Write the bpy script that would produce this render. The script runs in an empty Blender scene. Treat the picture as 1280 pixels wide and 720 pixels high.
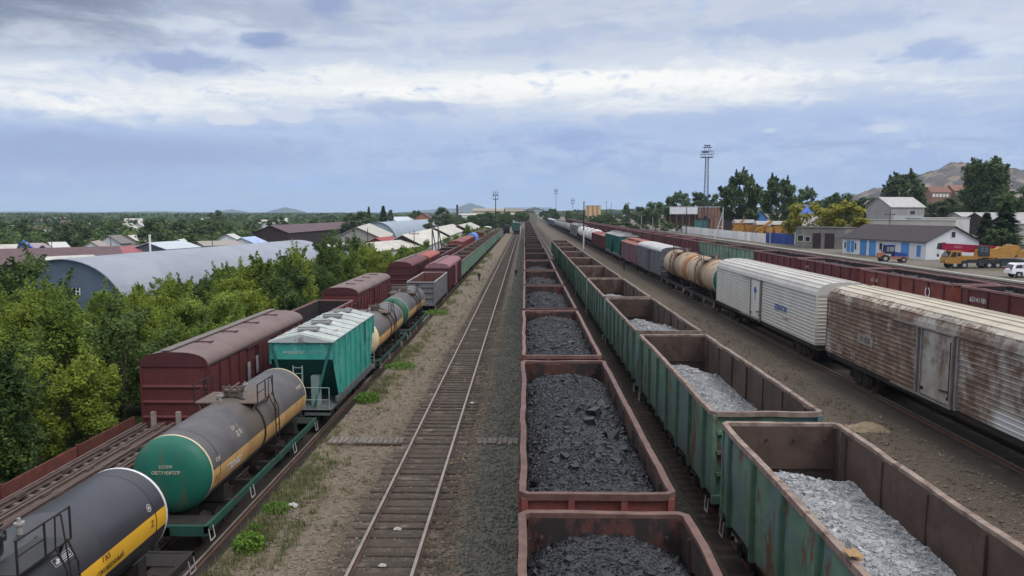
import bpy, math, random
import numpy as np
from mathutils import Vector, Matrix, noise

sc = bpy.context.scene
C = sc.collection
PI = math.pi
R = math.radians

# ------------------------------------------------------------------ camera
CZ = 9.0
FPX = 945.0                       # focal length in pixels of the 1280 wide photograph
TH = math.atan(95 / FPX)
YAW = math.atan(16 * math.cos(TH) / FPX)
cam_d = bpy.data.cameras.new("camera")
cam = bpy.data.objects.new("camera", cam_d)
C.objects.link(cam)
cam.location = (0, 0, CZ)
cam.rotation_euler = (PI / 2 - TH, 0, YAW)
cam_d.sensor_width = 36
cam_d.lens = FPX / 1280 * 36
cam_d.clip_start = 0.1
cam_d.clip_end = 30000
sc.camera = cam


def P(px, py, zc):
    """world point seen at a photograph pixel at depth zc (used at design time for distances)"""
    v = Vector(((px - 640) / FPX * zc, -(py - 360) / FPX * zc, -zc))
    return cam.rotation_euler.to_matrix() @ v + Vector((0, 0, CZ))


def srgb(r, g, b):
    def f(c):
        c /= 255
        return c / 12.92 if c <= .04045 else ((c + .055) / 1.055) ** 2.4
    return (f(r), f(g), f(b), 1)


# ------------------------------------------------------------------ sky, sun, exposure
SUN_EL, SUN_AZ = R(48), R(125)    # azimuth clockwise from +Y: behind the camera, to the right
w = bpy.data.worlds.new("World")
sc.world = w
w.use_nodes = True
wt = w.node_tree
wt.nodes.clear()


def wn(t, **k):
    n = wt.nodes.new(t)
    for a, b in k.items():
        setattr(n, a, b)
    return n


def wset(sock, v):
    if isinstance(v, (int, float, tuple)):
        sock.default_value = v
    else:
        wt.links.new(v, sock)


def mth(op, a, b=0.0, c=0.0):
    n = wn('ShaderNodeMath', operation=op)
    for i, v in enumerate((a, b, c)):
        wset(n.inputs[i], v)
    return n.outputs[0]


def sstep(v, a, b):
    n = wn('ShaderNodeMapRange', interpolation_type='SMOOTHSTEP')
    wset(n.inputs[0], v)
    n.inputs[1].default_value = a
    n.inputs[2].default_value = b
    return n.outputs[0]


def wmix(f, a, b):
    n = wn('ShaderNodeMix', data_type='RGBA')
    wset(n.inputs[0], f)
    wset(n.inputs[6], a)
    wset(n.inputs[7], b)
    return n.outputs[2]


def wnoise(x, y, z, scale, detail, rough=.55, dist=0.0):
    cb = wn('ShaderNodeCombineXYZ')
    for i, v in enumerate((x, y, z)):
        wset(cb.inputs[i], v)
    n = wn('ShaderNodeTexNoise')
    wt.links.new(cb.outputs[0], n.inputs['Vector'])
    n.inputs['Scale'].default_value = scale
    n.inputs['Detail'].default_value = detail
    n.inputs['Roughness'].default_value = rough
    n.inputs['Distortion'].default_value = dist
    return n.outputs['Fac']


tc = wn('ShaderNodeTexCoord')
sp = wn('ShaderNodeSeparateXYZ')
wt.links.new(tc.outputs['Generated'], sp.inputs[0])
AZ = mth('MULTIPLY', mth('ARCTAN2', sp.outputs[0], sp.outputs[1]), 180 / PI)      # degrees, 0 = along the tracks
EL = mth('MULTIPLY', mth('ARCTAN2', sp.outputs[2],
                         mth('SQRT', mth('ADD', mth('MULTIPLY', sp.outputs[0], sp.outputs[0]),
                                         mth('MULTIPLY', sp.outputs[1], sp.outputs[1])))), 180 / PI)
big = wnoise(mth('MULTIPLY', AZ, .085), mth('MULTIPLY', EL, .26), 1.3, 1.0, 10, .62, .6)
fine = wnoise(mth('MULTIPLY', AZ, .25), mth('MULTIPLY', EL, .66), 7.1, 1.0, 10, .6, .5)
streak = wnoise(mth('MULTIPLY', AZ, .115), mth('ADD', mth('MULTIPLY', EL, .7), mth('MULTIPLY', AZ, -.02)), 3.7, 1.0, 8, .6, .6)

ramp = wn('ShaderNodeValToRGB')
wt.links.new(mth('DIVIDE', mth('ADD', EL, mth('MULTIPLY', mth('SUBTRACT', big, .5), 7.0)), 40), ramp.inputs[0])
els = ramp.color_ramp
stops = [(0, (172, 198, 236)), (1.2, (160, 188, 232)), (3.0, (156, 179, 221)), (4.6, (158, 178, 219)), (6.2, (172, 189, 223)),
         (8.5, (192, 204, 225)), (11, (205, 213, 226)), (14, (196, 204, 219)), (18, (190, 199, 214)), (24, (236, 239, 244)), (40, (255, 255, 255))]
while len(els.elements) < len(stops):
    els.elements.new(.5)
for e, (p, c) in zip(els.elements, stops):
    e.position = p / 40
    e.color = srgb(*c)
col = ramp.outputs[0]


def blob(a0, e0, wa, we, jitter=0.0):
    a = mth('DIVIDE', mth('SUBTRACT', AZ, a0), wa)
    e = mth('DIVIDE', mth('SUBTRACT', EL, e0), we)
    if jitter:
        a = mth('ADD', a, mth('MULTIPLY', mth('SUBTRACT', fine, .5), jitter))
        e = mth('ADD', e, mth('MULTIPLY', mth('SUBTRACT', streak, .5), jitter))
    return mth('EXPONENT', mth('MULTIPLY', mth('ADD', mth('MULTIPLY', a, a), mth('MULTIPLY', e, e)), -1.0))


def layer(color, mask, lo, hi, amount):
    global col
    col = wmix(mth('MULTIPLY', sstep(mask, lo, hi), amount), col, srgb(*color))


def expand(v, k):
    return mth('ADD', mth('MULTIPLY', mth('SUBTRACT', v, .5), k), .5)


bigE, fineE, strE = expand(big, 2.4), expand(fine, 2.4), expand(streak, 2.6)
puff = expand(wnoise(mth('MULTIPLY', AZ, .6), mth('MULTIPLY', EL, 1.2), 11.4, 1.0, 10, .62, .4), 2.2)


def mix3(a, ka, b, kb, c, kc):
    return mth('ADD', mth('MULTIPLY', a, ka), mth('ADD', mth('MULTIPLY', b, kb), mth('MULTIPLY', c, kc)))


# grey blue mottling of the whole cloud deck
layer((158, 173, 206), mix3(strE, .6, fineE, .4, sstep(EL, 5.0, 9.0), .25), .55, 1.1, .55)
# dark grey mass at the upper left
layer((112, 123, 147), mix3(blob(-37, 15.2, 19, 4.8, .6), .85, bigE, .3, fineE, .25), .4, 1.0, .95)
layer((160, 170, 192), mix3(blob(-17, 13.6, 10, 2.8, 1.0), .6, strE, .25, fineE, .2), .45, .85, .6)
# bright broken band of cloud, lower on the left and higher on the right
band = mth('ADD', mth('MULTIPLY', blob(-30, 7.5, 15, 2.4), .95), mth('ADD', mth('MULTIPLY', blob(12, 9.0, 20, 2.5), 1.0), mth('MULTIPLY', blob(-10, 9.2, 11, 1.6), .75)))
layer((213, 219, 229), mix3(band, .75, strE, .4, fineE, .25), .48, .95, .95)
layer((240, 241, 240), mix3(band, .7, strE, .35, puff, .35), .7, 1.1, .95)
layer((250, 249, 246), mix3(mth('ADD', blob(-31, 6.9, 8, 1.3), mth('ADD', blob(-9, 8.6, 8, .8), mth('ADD', blob(14, 9.3, 12, 1.2), mth('MULTIPLY', blob(2, 9.8, 8, .9), .8)))), .75, puff, .4, strE, .3), .75, 1.15, .9)
# long pale wisps on the right
layer((210, 219, 233), mix3(blob(25, 10.2, 17, 6.5), .45, strE, .65, fineE, .2), .7, 1.1, .75)
layer((226, 231, 237), mix3(blob(22, 8.2, 15, 2.2), .6, strE, .6, puff, .2), .85, 1.2, .8)
# heavier blue rain cloud, centre, left and right
layer((146, 169, 214), mix3(blob(3, 4.6, 12, 2.3, .8), .75, fineE, .3, puff, .1), .4, .95, .85)
layer((149, 169, 211), mix3(blob(-18, 4.3, 16, 1.2, .8), .7, fineE, .3, puff, .1), .45, .95, .75)
layer((151, 164, 208), mix3(blob(-34, 2.6, 12, 2.4, .6), .6, fineE, .2, puff, .05), .3, .8, .6)
layer((176, 194, 226), mix3(blob(0, 4.6, 60, 3.0), .35, puff, .55, fineE, .6), .6, 1.1, .85)
layer((140, 158, 203), mix3(blob(0, 4.8, 60, 2.2), .35, expand(wnoise(mth('MULTIPLY', AZ, .17), mth('MULTIPLY', EL, .8), 21.0, 1.0, 9, .6, .5), 2.4), .7, puff, .2), .75, 1.15, .6)
layer((143, 161, 203), mix3(blob(-30, 4.0, 16, 1.5), .7, fineE, .5, puff, .2), .5, 1.05, .75)
# small dark scraps
for (c_, a0, e0, wa, we, am) in [((138, 155, 194), -18.4, 11.9, 2.3, .7, .9), ((142, 158, 196), -14.2, 14.5, 2.1, 1.3, .9), ((146, 162, 201), -23.5, 10.0, 5.0, 1.1, .85),
                                 ((158, 176, 215), 27.5, 10.4, 3.2, .9, .8), ((166, 182, 213), 20, 12.4, 10, 1.3, .75), ((172, 186, 213), -1, 12.0, 6, 1.2, .6),
                                 ((160, 178, 214), -9, 7.6, 6, .8, .7), ((166, 184, 220), 12, 6.6, 9, .9, .7)]:
    layer(c_, mix3(blob(a0, e0, wa, we, .7), .75, puff, .3, fineE, .25), .55, .95, am)
# small bright cumulus scraps
layer((213, 217, 228), mix3(blob(-21.0, 6.5, 2.0, .55, 1.0), .9, puff, .35, fineE, .1), .5, .8, .9)
layer((206, 213, 227), mix3(blob(-17.2, 6.7, 1.7, .45, 1.0), .9, puff, .35, fineE, .1), .5, .8, .85)
layer((192, 203, 223), mix3(blob(-12.8, 6.5, 4.0, .5, 1.0), .7, puff, .35, fineE, .1), .62, .95, .7)
layer((206, 215, 229), mix3(blob(17.6, 5.7, 1.0, .3, .8), .7, puff, .35, fineE, .1), .6, .95, .6)
layer((200, 211, 227), mix3(blob(26.8, 4.4, 1.0, .4, .8), .7, puff, .35, fineE, .1), .6, .95, .5)
layer((212, 219, 230), mix3(blob(25, 5.6, 1.6, .5, .8), .7, puff, .35, fineE, .1), .6, .95, .6)

sky = wn('ShaderNodeTexSky', sky_type='NISHITA')
sky.sun_disc = False
sky.sun_elevation = SUN_EL
sky.sun_rotation = SUN_AZ
sky.air_density = 1.2
sky.dust_density = 1.5
SKY_STR = .1
vm = wn('ShaderNodeVectorMath', operation='SCALE')
wt.links.new(col, vm.inputs[0])
wset(vm.inputs['Scale'], mth('ADD', 1 / SKY_STR, mth('MULTIPLY', sstep(EL, 22, 50), 6.0)))
skymix = wmix(.06, vm.outputs[0], sky.outputs[0])
bg = wn('ShaderNodeBackground')
bg.inputs['Strength'].default_value = SKY_STR
wt.links.new(skymix, bg.inputs['Color'])
wo = wn('ShaderNodeOutputWorld')
wt.links.new(bg.outputs[0], wo.inputs['Surface'])

sd = bpy.data.lights.new("sun", 'SUN')
sun = bpy.data.objects.new("sun", sd)
C.objects.link(sun)
sd.energy = 1.4
sd.angle = R(30)
sd.color = (1.0, .95, .88)
sdir = Vector((math.sin(SUN_AZ) * math.cos(SUN_EL), math.cos(SUN_AZ) * math.cos(SUN_EL), math.sin(SUN_EL)))
sun.rotation_euler = (-sdir).to_track_quat('-Z', 'Y').to_euler()
sun.location = (0, 0, 60)

sc.view_settings.view_transform = 'Standard'
sc.view_settings.look = 'None'
sc.view_settings.exposure = 0.16
sc.view_settings.gamma = 1.0
sc.view_settings.use_curve_mapping = False
sc.cycles.use_denoising = True
sc.cycles.max_bounces = 6
sc.cycles.diffuse_bounces = 3
sc.cycles.glossy_bounces = 2
sc.cycles.transparent_max_bounces = 4
sc.cycles.volume_bounces = 0

# ------------------------------------------------------------------ materials
MATS = {}


def mat(name, c1, c2=None, scale=3.0, rough=.75, bump=0.0, bscale=40.0, rust=None, rust_amt=.3, rust_scale=2.0,
        streak=1.0, spec=.35, metal=0.0, stretch=(1, 1, 1), spots=None, spot_amt=.3, spot_scale=9.0, coat=0.0, spill=None):
    """procedural weathered surface: two-tone noise, rust patches (vertically streaked), fine spots, bump"""
    if name in MATS:
        return MATS[name]
    m = bpy.data.materials.new(name)
    m.use_nodes = True
    t = m.node_tree
    b = t.nodes['Principled BSDF']
    N = t.nodes.new
    L = t.links.new
    co = N('ShaderNodeTexCoord')
    oi = N('ShaderNodeObjectInfo')
    mul = N('ShaderNodeMath')
    mul.operation = 'MULTIPLY'
    mul.inputs[1].default_value = 37.0
    L(oi.outputs['Random'], mul.inputs[0])

    def nz(sc_, detail, rgh, st=(1, 1, 1)):
        mp = N('ShaderNodeMapping')
        mp.inputs['Scale'].default_value = st
        L(co.outputs['Object'], mp.inputs[0])
        n = N('ShaderNodeTexNoise')
        n.noise_dimensions = '4D'
        L(mp.outputs[0], n.inputs['Vector'])
        L(mul.outputs[0], n.inputs['W'])
        n.inputs['Scale'].default_value = sc_
        n.inputs['Detail'].default_value = detail
        n.inputs['Roughness'].default_value = rgh
        return n.outputs['Fac']

    def thr(s, a, bb):
        r = N('ShaderNodeMapRange')
        r.interpolation_type = 'SMOOTHSTEP'
        L(s, r.inputs[0])
        r.inputs[1].default_value = a
        r.inputs[2].default_value = bb
        return r.outputs[0]

    def mx(f, a, bb):
        n = N('ShaderNodeMix')
        n.data_type = 'RGBA'
        L(f, n.inputs[0])
        for i, v in ((6, a), (7, bb)):
            if isinstance(v, tuple):
                n.inputs[i].default_value = v
            else:
                L(v, n.inputs[i])
        return n.outputs[2]
    c1 = tuple(c1[:3]) + (1,)
    if c2 is None:
        c2 = tuple(x * .72 for x in c1[:3])
    c2 = tuple(c2[:3]) + (1,)
    col = mx(thr(nz(scale, 6, .6, stretch), .32, .68), c1, c2)
    if spots:
        col = mx(thr(nz(spot_scale, 4, .6), .72 - spot_amt * .5, .8 - spot_amt * .5), col, tuple(spots[:3]) + (1,))
    if rust:
        e = .82 - rust_amt * .55
        col = mx(thr(nz(rust_scale, 10, .7, (1, 1, 1 / streak)), e - .03, e + .035), col, tuple(rust[:3]) + (1,))
    if spill:
        sxy = N('ShaderNodeSeparateXYZ')
        L(co.outputs['Object'], sxy.inputs[0])
        ab = N('ShaderNodeMath')
        ab.operation = 'ABSOLUTE'
        L(sxy.outputs[1], ab.inputs[0])
        f = N('ShaderNodeMath')
        f.operation = 'MULTIPLY'
        L(thr(ab.outputs[0], spill[0], spill[0] * .15), f.inputs[0])
        L(thr(nz(1.1, 8, .65, (.25, 3.2, .22)), .40, .58), f.inputs[1])
        col = mx(f.outputs[0], col, tuple(spill[1][:3]) + (1,))
    hv = N('ShaderNodeHueSaturation')
    vr = N('ShaderNodeMapRange')
    L(oi.outputs['Random'], vr.inputs[0])
    vr.inputs[3].default_value = .84
    vr.inputs[4].default_value = 1.14
    L(vr.outputs[0], hv.inputs['Value'])
    L(col, hv.inputs['Color'])
    col = hv.outputs[0]
    L(col, b.inputs['Base Color'])
    b.inputs['Roughness'].default_value = rough
    b.inputs['Metallic'].default_value = metal
    b.inputs['Specular IOR Level'].default_value = spec
    b.inputs['Coat Weight'].default_value = coat
    if bump:
        bp = N('ShaderNodeBump')
        bp.inputs['Strength'].default_value = bump
        bp.inputs['Distance'].default_value = .02
        L(nz(bscale, 5, .6), bp.inputs['Height'])
        L(bp.outputs[0], b.inputs['Normal'])
    MATS[name] = m
    return m


RUST = (.13, .055, .03)
RUST2 = (.2, .1, .06)
maroon = mat('maroon_paint', (.125, .03, .03), (.088, .023, .023), rust=(.085, .04, .03), rust_amt=.3, streak=4, rough=.6)
maroon_d = mat('dark_maroon_paint', (.088, .021, .024), (.06, .017, .019), rust=(.06, .025, .02), rust_amt=.3, streak=4, rough=.6)
redox = mat('red_oxide_paint', (.21, .055, .043), (.155, .04, .033), rust=(.12, .055, .04), rust_amt=.25, streak=4, rough=.6)
coalwag = mat('brown_red_paint', (.20, .062, .05), (.145, .045, .04), rust=(.12, .06, .05), rust_amt=.45, rough=.65, bump=.15)
coalin = mat('coal_wagon_inside', (.095, .036, .03), (.06, .028, .025), rust=(.025, .02, .02), rust_amt=.62, streak=2, rough=.8, bump=.2)
coalrim = mat('coal_wagon_rim', (.165, .092, .077), (.10, .05, .041), rust=(.14, .08, .07), rust_amt=.3, rough=.6, bump=.2)
greenpaint = mat('green_wagon_paint', (.125, .225, .16), (.075, .15, .11), scale=1.6, rust=(.115, .07, .05), rust_amt=.46, rust_scale=1.3, streak=2.6,
                 rough=.75, bump=.2, spots=(.10, .165, .165), spot_amt=.5, spot_scale=.7)
greenpost = mat('green_post_paint', (.065, .13, .095), (.04, .09, .066), rust=(.10, .06, .045), rust_amt=.28, streak=4, rough=.6)
rustin = mat('rusty_inside', (.084, .056, .045), (.053, .034, .028), scale=1.3, rust=(.16, .13, .118), rust_amt=.36, rust_scale=1.6, streak=6, rough=.85, bump=.2,
             spots=(.085, .055, .045), spot_amt=.45, spot_scale=1.6)
rustrim = mat('rusty_rim', (.255, .195, .16), (.145, .10, .08), scale=3.5, rust=(.10, .065, .05), rust_amt=.45, rough=.7, bump=.2)
palegreen = mat('pale_green_paint', (.20, .30, .235), (.13, .23, .175), scale=1.0, rust=(.12, .115, .085), rust_amt=.4, streak=4, rough=.7)
greypaint = mat('grey_wagon_paint', (.17, .17, .185), (.12, .12, .13), rust=(.12, .085, .08), rust_amt=.3, streak=4, rough=.6)
maroonin = mat('maroon_inside', (.14, .045, .045), (.10, .035, .035), rust=(.08, .04, .035), rust_amt=.4, streak=3, rough=.8)
shadein = mat('shaded_wagon_inside', (.03, .022, .024), (.02, .016, .018), rough=.9)  # near-black colour stands in for the shade on the inner walls
under = mat('dark_underframe', (.014, .0125, .0125), (.024, .019, .017), rough=.8, scale=6)
steel = mat('wheel_steel', (.06, .05, .045), (.10, .075, .06), rough=.55, metal=.6)
railtop = mat('rail_steel', (.28, .25, .23), (.2, .175, .155), rough=.5, metal=.2)
railside = mat('rusty_rail', (.12, .07, .05), (.09, .05, .04), rough=.8)
white = mat('white_paint', (.72, .72, .72), (.62, .62, .62), rough=.5)
lettering = mat('white_lettering', (.62, .62, .6), (.5, .5, .48), rough=.6)
cream_letter = mat('cream_lettering', (.55, .5, .4), (.45, .4, .3), rough=.6)
blackp = mat('black_paint', (.02, .02, .022), (.03, .03, .032), rough=.5)
glass = mat('dark_glass', (.02, .025, .03), (.03, .035, .04), rough=.12, spec=.6)
woodold = mat('weathered_timber', (.082, .062, .046), (.036, .027, .021), scale=6, stretch=(1, 8, 8), rough=.9, bump=.5, bscale=25,
              spots=(.13, .105, .085), spot_amt=.3, spot_scale=1.2)
woodgrey = mat('grey_planks', (.17, .145, .13), (.11, .095, .085), scale=5, rough=.9, bump=.3)
concrete = mat('concrete', (.38, .37, .35), (.3, .29, .27), rough=.9, bump=.1)
whitewash = mat('whitewash', (.70, .71, .74), (.60, .61, .64), scale=.6, rough=.9, rust=(.42, .41, .4), rust_amt=.14, streak=3)
brick = mat('red_brick', (.26, .12, .08), (.2, .09, .065), scale=8, rough=.9)
bluep = mat('blue_door_paint', (.07, .24, .55), (.06, .2, .46), rough=.6)
bluegate = mat('blue_gate_paint', (.02, .06, .27), (.018, .05, .22), rough=.6)
slate = mat('dark_slate_roof', (.062, .05, .055), (.048, .04, .044), scale=1.5, rough=.85, bump=.1, bscale=8)
brownroof = mat('brown_roof', (.125, .08, .088), (.10, .062, .07), scale=.8, rough=.85)
greyroof = mat('grey_sheet_roof', (.42, .41, .41), (.33, .32, .32), scale=.8, rough=.8, rust=(.2, .17, .15), rust_amt=.15)
paleroof = mat('pale_slate_roof', (.50, .48, .43), (.38, .36, .32), scale=.5, rough=.85, rust=(.28, .25, .22), rust_amt=.2)
blueroof = mat('blue_sheet_roof', (.04, .12, .48), (.035, .10, .4), rough=.6)
redroof = mat('red_sheet_roof', (.27, .05, .05), (.22, .045, .045), rough=.7)
zinc = mat('zinc_hangar_roof', (.265, .285, .33), (.22, .24, .285), scale=.25, rough=.55, metal=.15, rust=(.19, .20, .225), rust_amt=.36, streak=1)
zincend = mat('blue_grey_sheet', (.10, .135, .185), (.085, .115, .16), scale=.5, rough=.7)
zincpale = mat('pale_hangar_sheet', (.30, .36, .42), (.25, .3, .36), scale=.3, rough=.6)
plankdark = mat('dark_planking', (.05, .033, .036), (.035, .024, .026), stretch=(1, 1, 9), scale=2, rough=.9)

# ------------------------------------------------------------------ mesh building


class MB:
    def __init__(s):
        s.v, s.f, s.m, s.s = [], [], [], []

    def add(s, vs, fs, mi=0, smooth=False):
        o = len(s.v)
        s.v.extend(tuple(q) for q in vs)
        for f in fs:
            s.f.append(tuple(i + o for i in f))
            s.m.append(mi)
            s.s.append(smooth)
        return s

    def box(s, x0, x1, y0, y1, z0, z1, mi=0):
        vs = [(x0, y0, z0), (x1, y0, z0), (x1, y1, z0), (x0, y1, z0), (x0, y0, z1), (x1, y0, z1), (x1, y1, z1), (x0, y1, z1)]
        return s.add(vs, [(0, 3, 2, 1), (4, 5, 6, 7), (0, 1, 5, 4), (1, 2, 6, 5), (2, 3, 7, 6), (3, 0, 4, 7)], mi)

    def cbox(s, c, d, mi=0):
        return s.box(c[0] - d[0] / 2, c[0] + d[0] / 2, c[1] - d[1] / 2, c[1] + d[1] / 2, c[2] - d[2] / 2, c[2] + d[2] / 2, mi)

    def bar(s, a, b, w_, h_, mi=0):
        a, b = Vector(a), Vector(b)
        d = (b - a).normalized()
        up = Vector((0, 0, 1)) if abs(d.z) < .95 else Vector((0, 1, 0))
        x = d.cross(up).normalized() * (w_ / 2)
        u = x.cross(d).normalized() * (h_ / 2)
        vs = [a - x - u, a + x - u, a + x + u, a - x + u, b - x - u, b + x - u, b + x + u, b - x + u]
        return s.add(vs, [(3, 2, 1, 0), (4, 5, 6, 7), (0, 1, 5, 4), (1, 2, 6, 5), (2, 3, 7, 6), (3, 0, 4, 7)], mi)

    def cyl(s, a, b, r, n=8, mi=0, r2=None, cap=True):
        a, b = Vector(a), Vector(b)
        r2 = r if r2 is None else r2
        d = (b - a).normalized()
        up = Vector((0, 0, 1)) if abs(d.z) < .9 else Vector((1, 0, 0))
        x = d.cross(up).normalized()
        y = x.cross(d).normalized()
        vs = []
        for i in range(n):
            t = 2 * PI * i / n
            e = x * math.cos(t) + y * math.sin(t)
            vs += [a + e * r, b + e * r2]
        s.add(vs, [(2 * i, 2 * i + 1, (2 * i + 3) % (2 * n), (2 * i + 2) % (2 * n)) for i in range(n)], mi, True)
        if cap:
            s.add(vs, [tuple(2 * i for i in range(n)), tuple(2 * i + 1 for i in reversed(range(n)))], mi)
        return s

    def pipe(s, pts, r, n=6, mi=0):
        for a, b in zip(pts, pts[1:]):
            s.cyl(a, b, r, n, mi)
        return s

    def rope(s, pts, radii, n=7, mi=0):
        """one continuous tapered tube along points"""
        pts = [Vector(p) for p in pts]
        vs, fs = [], []
        for i, p in enumerate(pts):
            d = (pts[min(i + 1, len(pts) - 1)] - pts[max(i - 1, 0)]).normalized()
            up = Vector((0, 1, 0)) if abs(d.y) < .9 else Vector((1, 0, 0))
            x = d.cross(up).normalized()
            y = x.cross(d).normalized()
            for k in range(n):
                t = 2 * PI * k / n
                vs.append(p + (x * math.cos(t) + y * math.sin(t)) * radii[i])
        for i in range(len(pts) - 1):
            for k in range(n):
                fs.append((i * n + k, i * n + (k + 1) % n, (i + 1) * n + (k + 1) % n, (i + 1) * n + k))
        s.add(vs, fs, mi, True)
        s.add(vs[-n:], [tuple(range(n))], mi)
        return s

    def prism(s, prof, y0, y1, mi=0, caps=True, smooth=False, axis='y', capmi=None):
        n = len(prof)
        if axis == 'y':
            vs = [(p[0], y0, p[1]) for p in prof] + [(p[0], y1, p[1]) for p in prof]
        else:
            vs = [(y0, p[0], p[1]) for p in prof] + [(y1, p[0], p[1]) for p in prof]
        s.add(vs, [(i, (i + 1) % n, n + (i + 1) % n, n + i) for i in range(n)], mi, smooth)
        if caps:
            s.add(vs, [tuple(reversed(range(n))), tuple(range(n, 2 * n))], mi if capmi is None else capmi)
        return s

    def sheet(s, prof, y0, y1, mi=0, smooth=True, axis='y'):
        """open strip: profile extruded without closing"""
        n = len(prof)
        if axis == 'y':
            vs = [(p[0], y0, p[1]) for p in prof] + [(p[0], y1, p[1]) for p in prof]
        else:
            vs = [(y0, p[0], p[1]) for p in prof] + [(y1, p[0], p[1]) for p in prof]
        return s.add(vs, [(i, i + 1, n + i + 1, n + i) for i in range(n - 1)], mi, smooth)

    def grid(s, fn, nu, nv, mi=0, smooth=True, flip=False):
        vs = [fn(i / nu, j / nv) for j in range(nv + 1) for i in range(nu + 1)]
        fs = []
        for j in range(nv):
            for i in range(nu):
                a = j * (nu + 1) + i
                q = (a, a + 1, a + nu + 2, a + nu + 1)
                fs.append(q[::-1] if flip else q)
        return s.add(vs, fs, mi, smooth)

    def mesh(s, name, mats):
        me = bpy.data.meshes.new(name)
        me.from_pydata(s.v, [], s.f)
        for m in (mats if isinstance(mats, (list, tuple)) else [mats]):
            me.materials.append(m)
        me.polygons.foreach_set('material_index', s.m)
        me.polygons.foreach_set('use_smooth', s.s)
        me.update()
        return me

    def build(s, name, mats, parent=None, loc=(0, 0, 0)):
        return link(name, s.mesh(name, mats), parent, loc)


def link(name, data, parent=None, loc=(0, 0, 0), rz=0):
    o = bpy.data.objects.new(name, data)
    C.objects.link(o)
    if parent is not None:
        o.parent = parent
    o.location = loc
    if rz:
        o.rotation_euler = (0, 0, rz)
    return o


def tag(o, label=None, cat=None, group=None, kind=None):
    if label:
        o['label'] = label
    if cat:
        o['category'] = cat
    if group:
        o['group'] = group
    if kind:
        o['kind'] = kind
    return o


def thing(name, label, cat, loc=(0, 0, 0), rz=0, group=None):
    return tag(link(name, None, None, loc, rz), label, cat, group)


KIDS = {}


def dup(root, loc, label=None, group=None, rz=None, scale=None):
    """copy of a thing with copies of its parts and sub-parts"""
    def cp(o, par):
        c = o.copy()
        C.objects.link(c)
        if par is not None:
            c.parent = par
        for ch in o.children:
            cp(ch, c)
        return c
    r = cp(root, None)
    r.location = loc
    if rz is not None:
        r.rotation_euler = (0, 0, rz)
    if scale is not None:
        r.scale = scale if isinstance(scale, tuple) else (scale,) * 3
    return tag(r, label, None, group)


def text(name, body, size, m, parent, loc, rot, align='CENTER', ext=.004, sx=1.0):
    cu = bpy.data.curves.new(name, 'FONT')
    cu.body = body
    cu.size = size
    cu.align_x = align
    cu.align_y = 'CENTER'
    cu.extrude = ext
    cu.materials.append(m)
    o = link(name, cu, parent, loc)
    o.rotation_euler = rot
    o.scale = (sx, 1, 1)
    return o


def fast_mesh(name, V, Q, mats, tint=None, smooth=False):
    """numpy arrays to mesh: V (n,3), Q (m,k)"""
    me = bpy.data.meshes.new(name)
    k = Q.shape[1]
    me.vertices.add(len(V))
    me.vertices.foreach_set('co', np.ascontiguousarray(V, dtype=np.float32).ravel())
    me.loops.add(Q.size)
    me.loops.foreach_set('vertex_index', np.ascontiguousarray(Q, dtype=np.int32).ravel())
    me.polygons.add(len(Q))
    me.polygons.foreach_set('loop_start', np.arange(0, Q.size, k, dtype=np.int32))
    me.polygons.foreach_set('loop_total', np.full(len(Q), k, dtype=np.int32))
    for m in (mats if isinstance(mats, (list, tuple)) else [mats]):
        me.materials.append(m)
    me.polygons.foreach_set('use_smooth', np.full(len(Q), smooth, dtype=bool))
    if tint is not None:
        a = me.attributes.new('tint', 'FLOAT', 'FACE')
        a.data.foreach_set('value', np.ascontiguousarray(tint, dtype=np.float32))
    me.update()
    me.validate()
    return me


ORD = ['first', 'second', 'third', 'fourth', 'fifth', 'sixth', 'seventh', 'eighth', 'ninth', 'tenth', 'eleventh', 'twelfth', 'thirteenth',
       'fourteenth', 'fifteenth', 'sixteenth', 'seventeenth', 'eighteenth', 'nineteenth', 'twentieth', 'twenty-first', 'twenty-second',
       'twenty-third', 'twenty-fourth', 'twenty-fifth', 'twenty-sixth', 'twenty-seventh', 'twenty-eighth', 'twenty-ninth', 'thirtieth',
       'thirty-first', 'thirty-second', 'thirty-third', 'thirty-fourth']
# ------------------------------------------------------------------ terrain
GX = [-9000, -90, -60, -40, -24, -18.6, -17.6, -9.25, -7.95, 9.0, 13.5, 22.5, 25.0, 31, 60, 75, 110, 200, 420, 9000]
GZ = [-4.2, -4.2, -3.8, -3.1, -2.4, -1.95, -1.9, -1.9, 0.0, 0.0, .4, .42, .9, .92, 1.0, 1.3, 3.0, 5.0, 6.5, 6.5]
SIN, COS = math.sin(TH), math.cos(TH)


def gz(x, y=0):
    return float(np.interp(x, GX, GZ))


def yc(zc, h):
    return (zc - h * SIN) / COS


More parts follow.
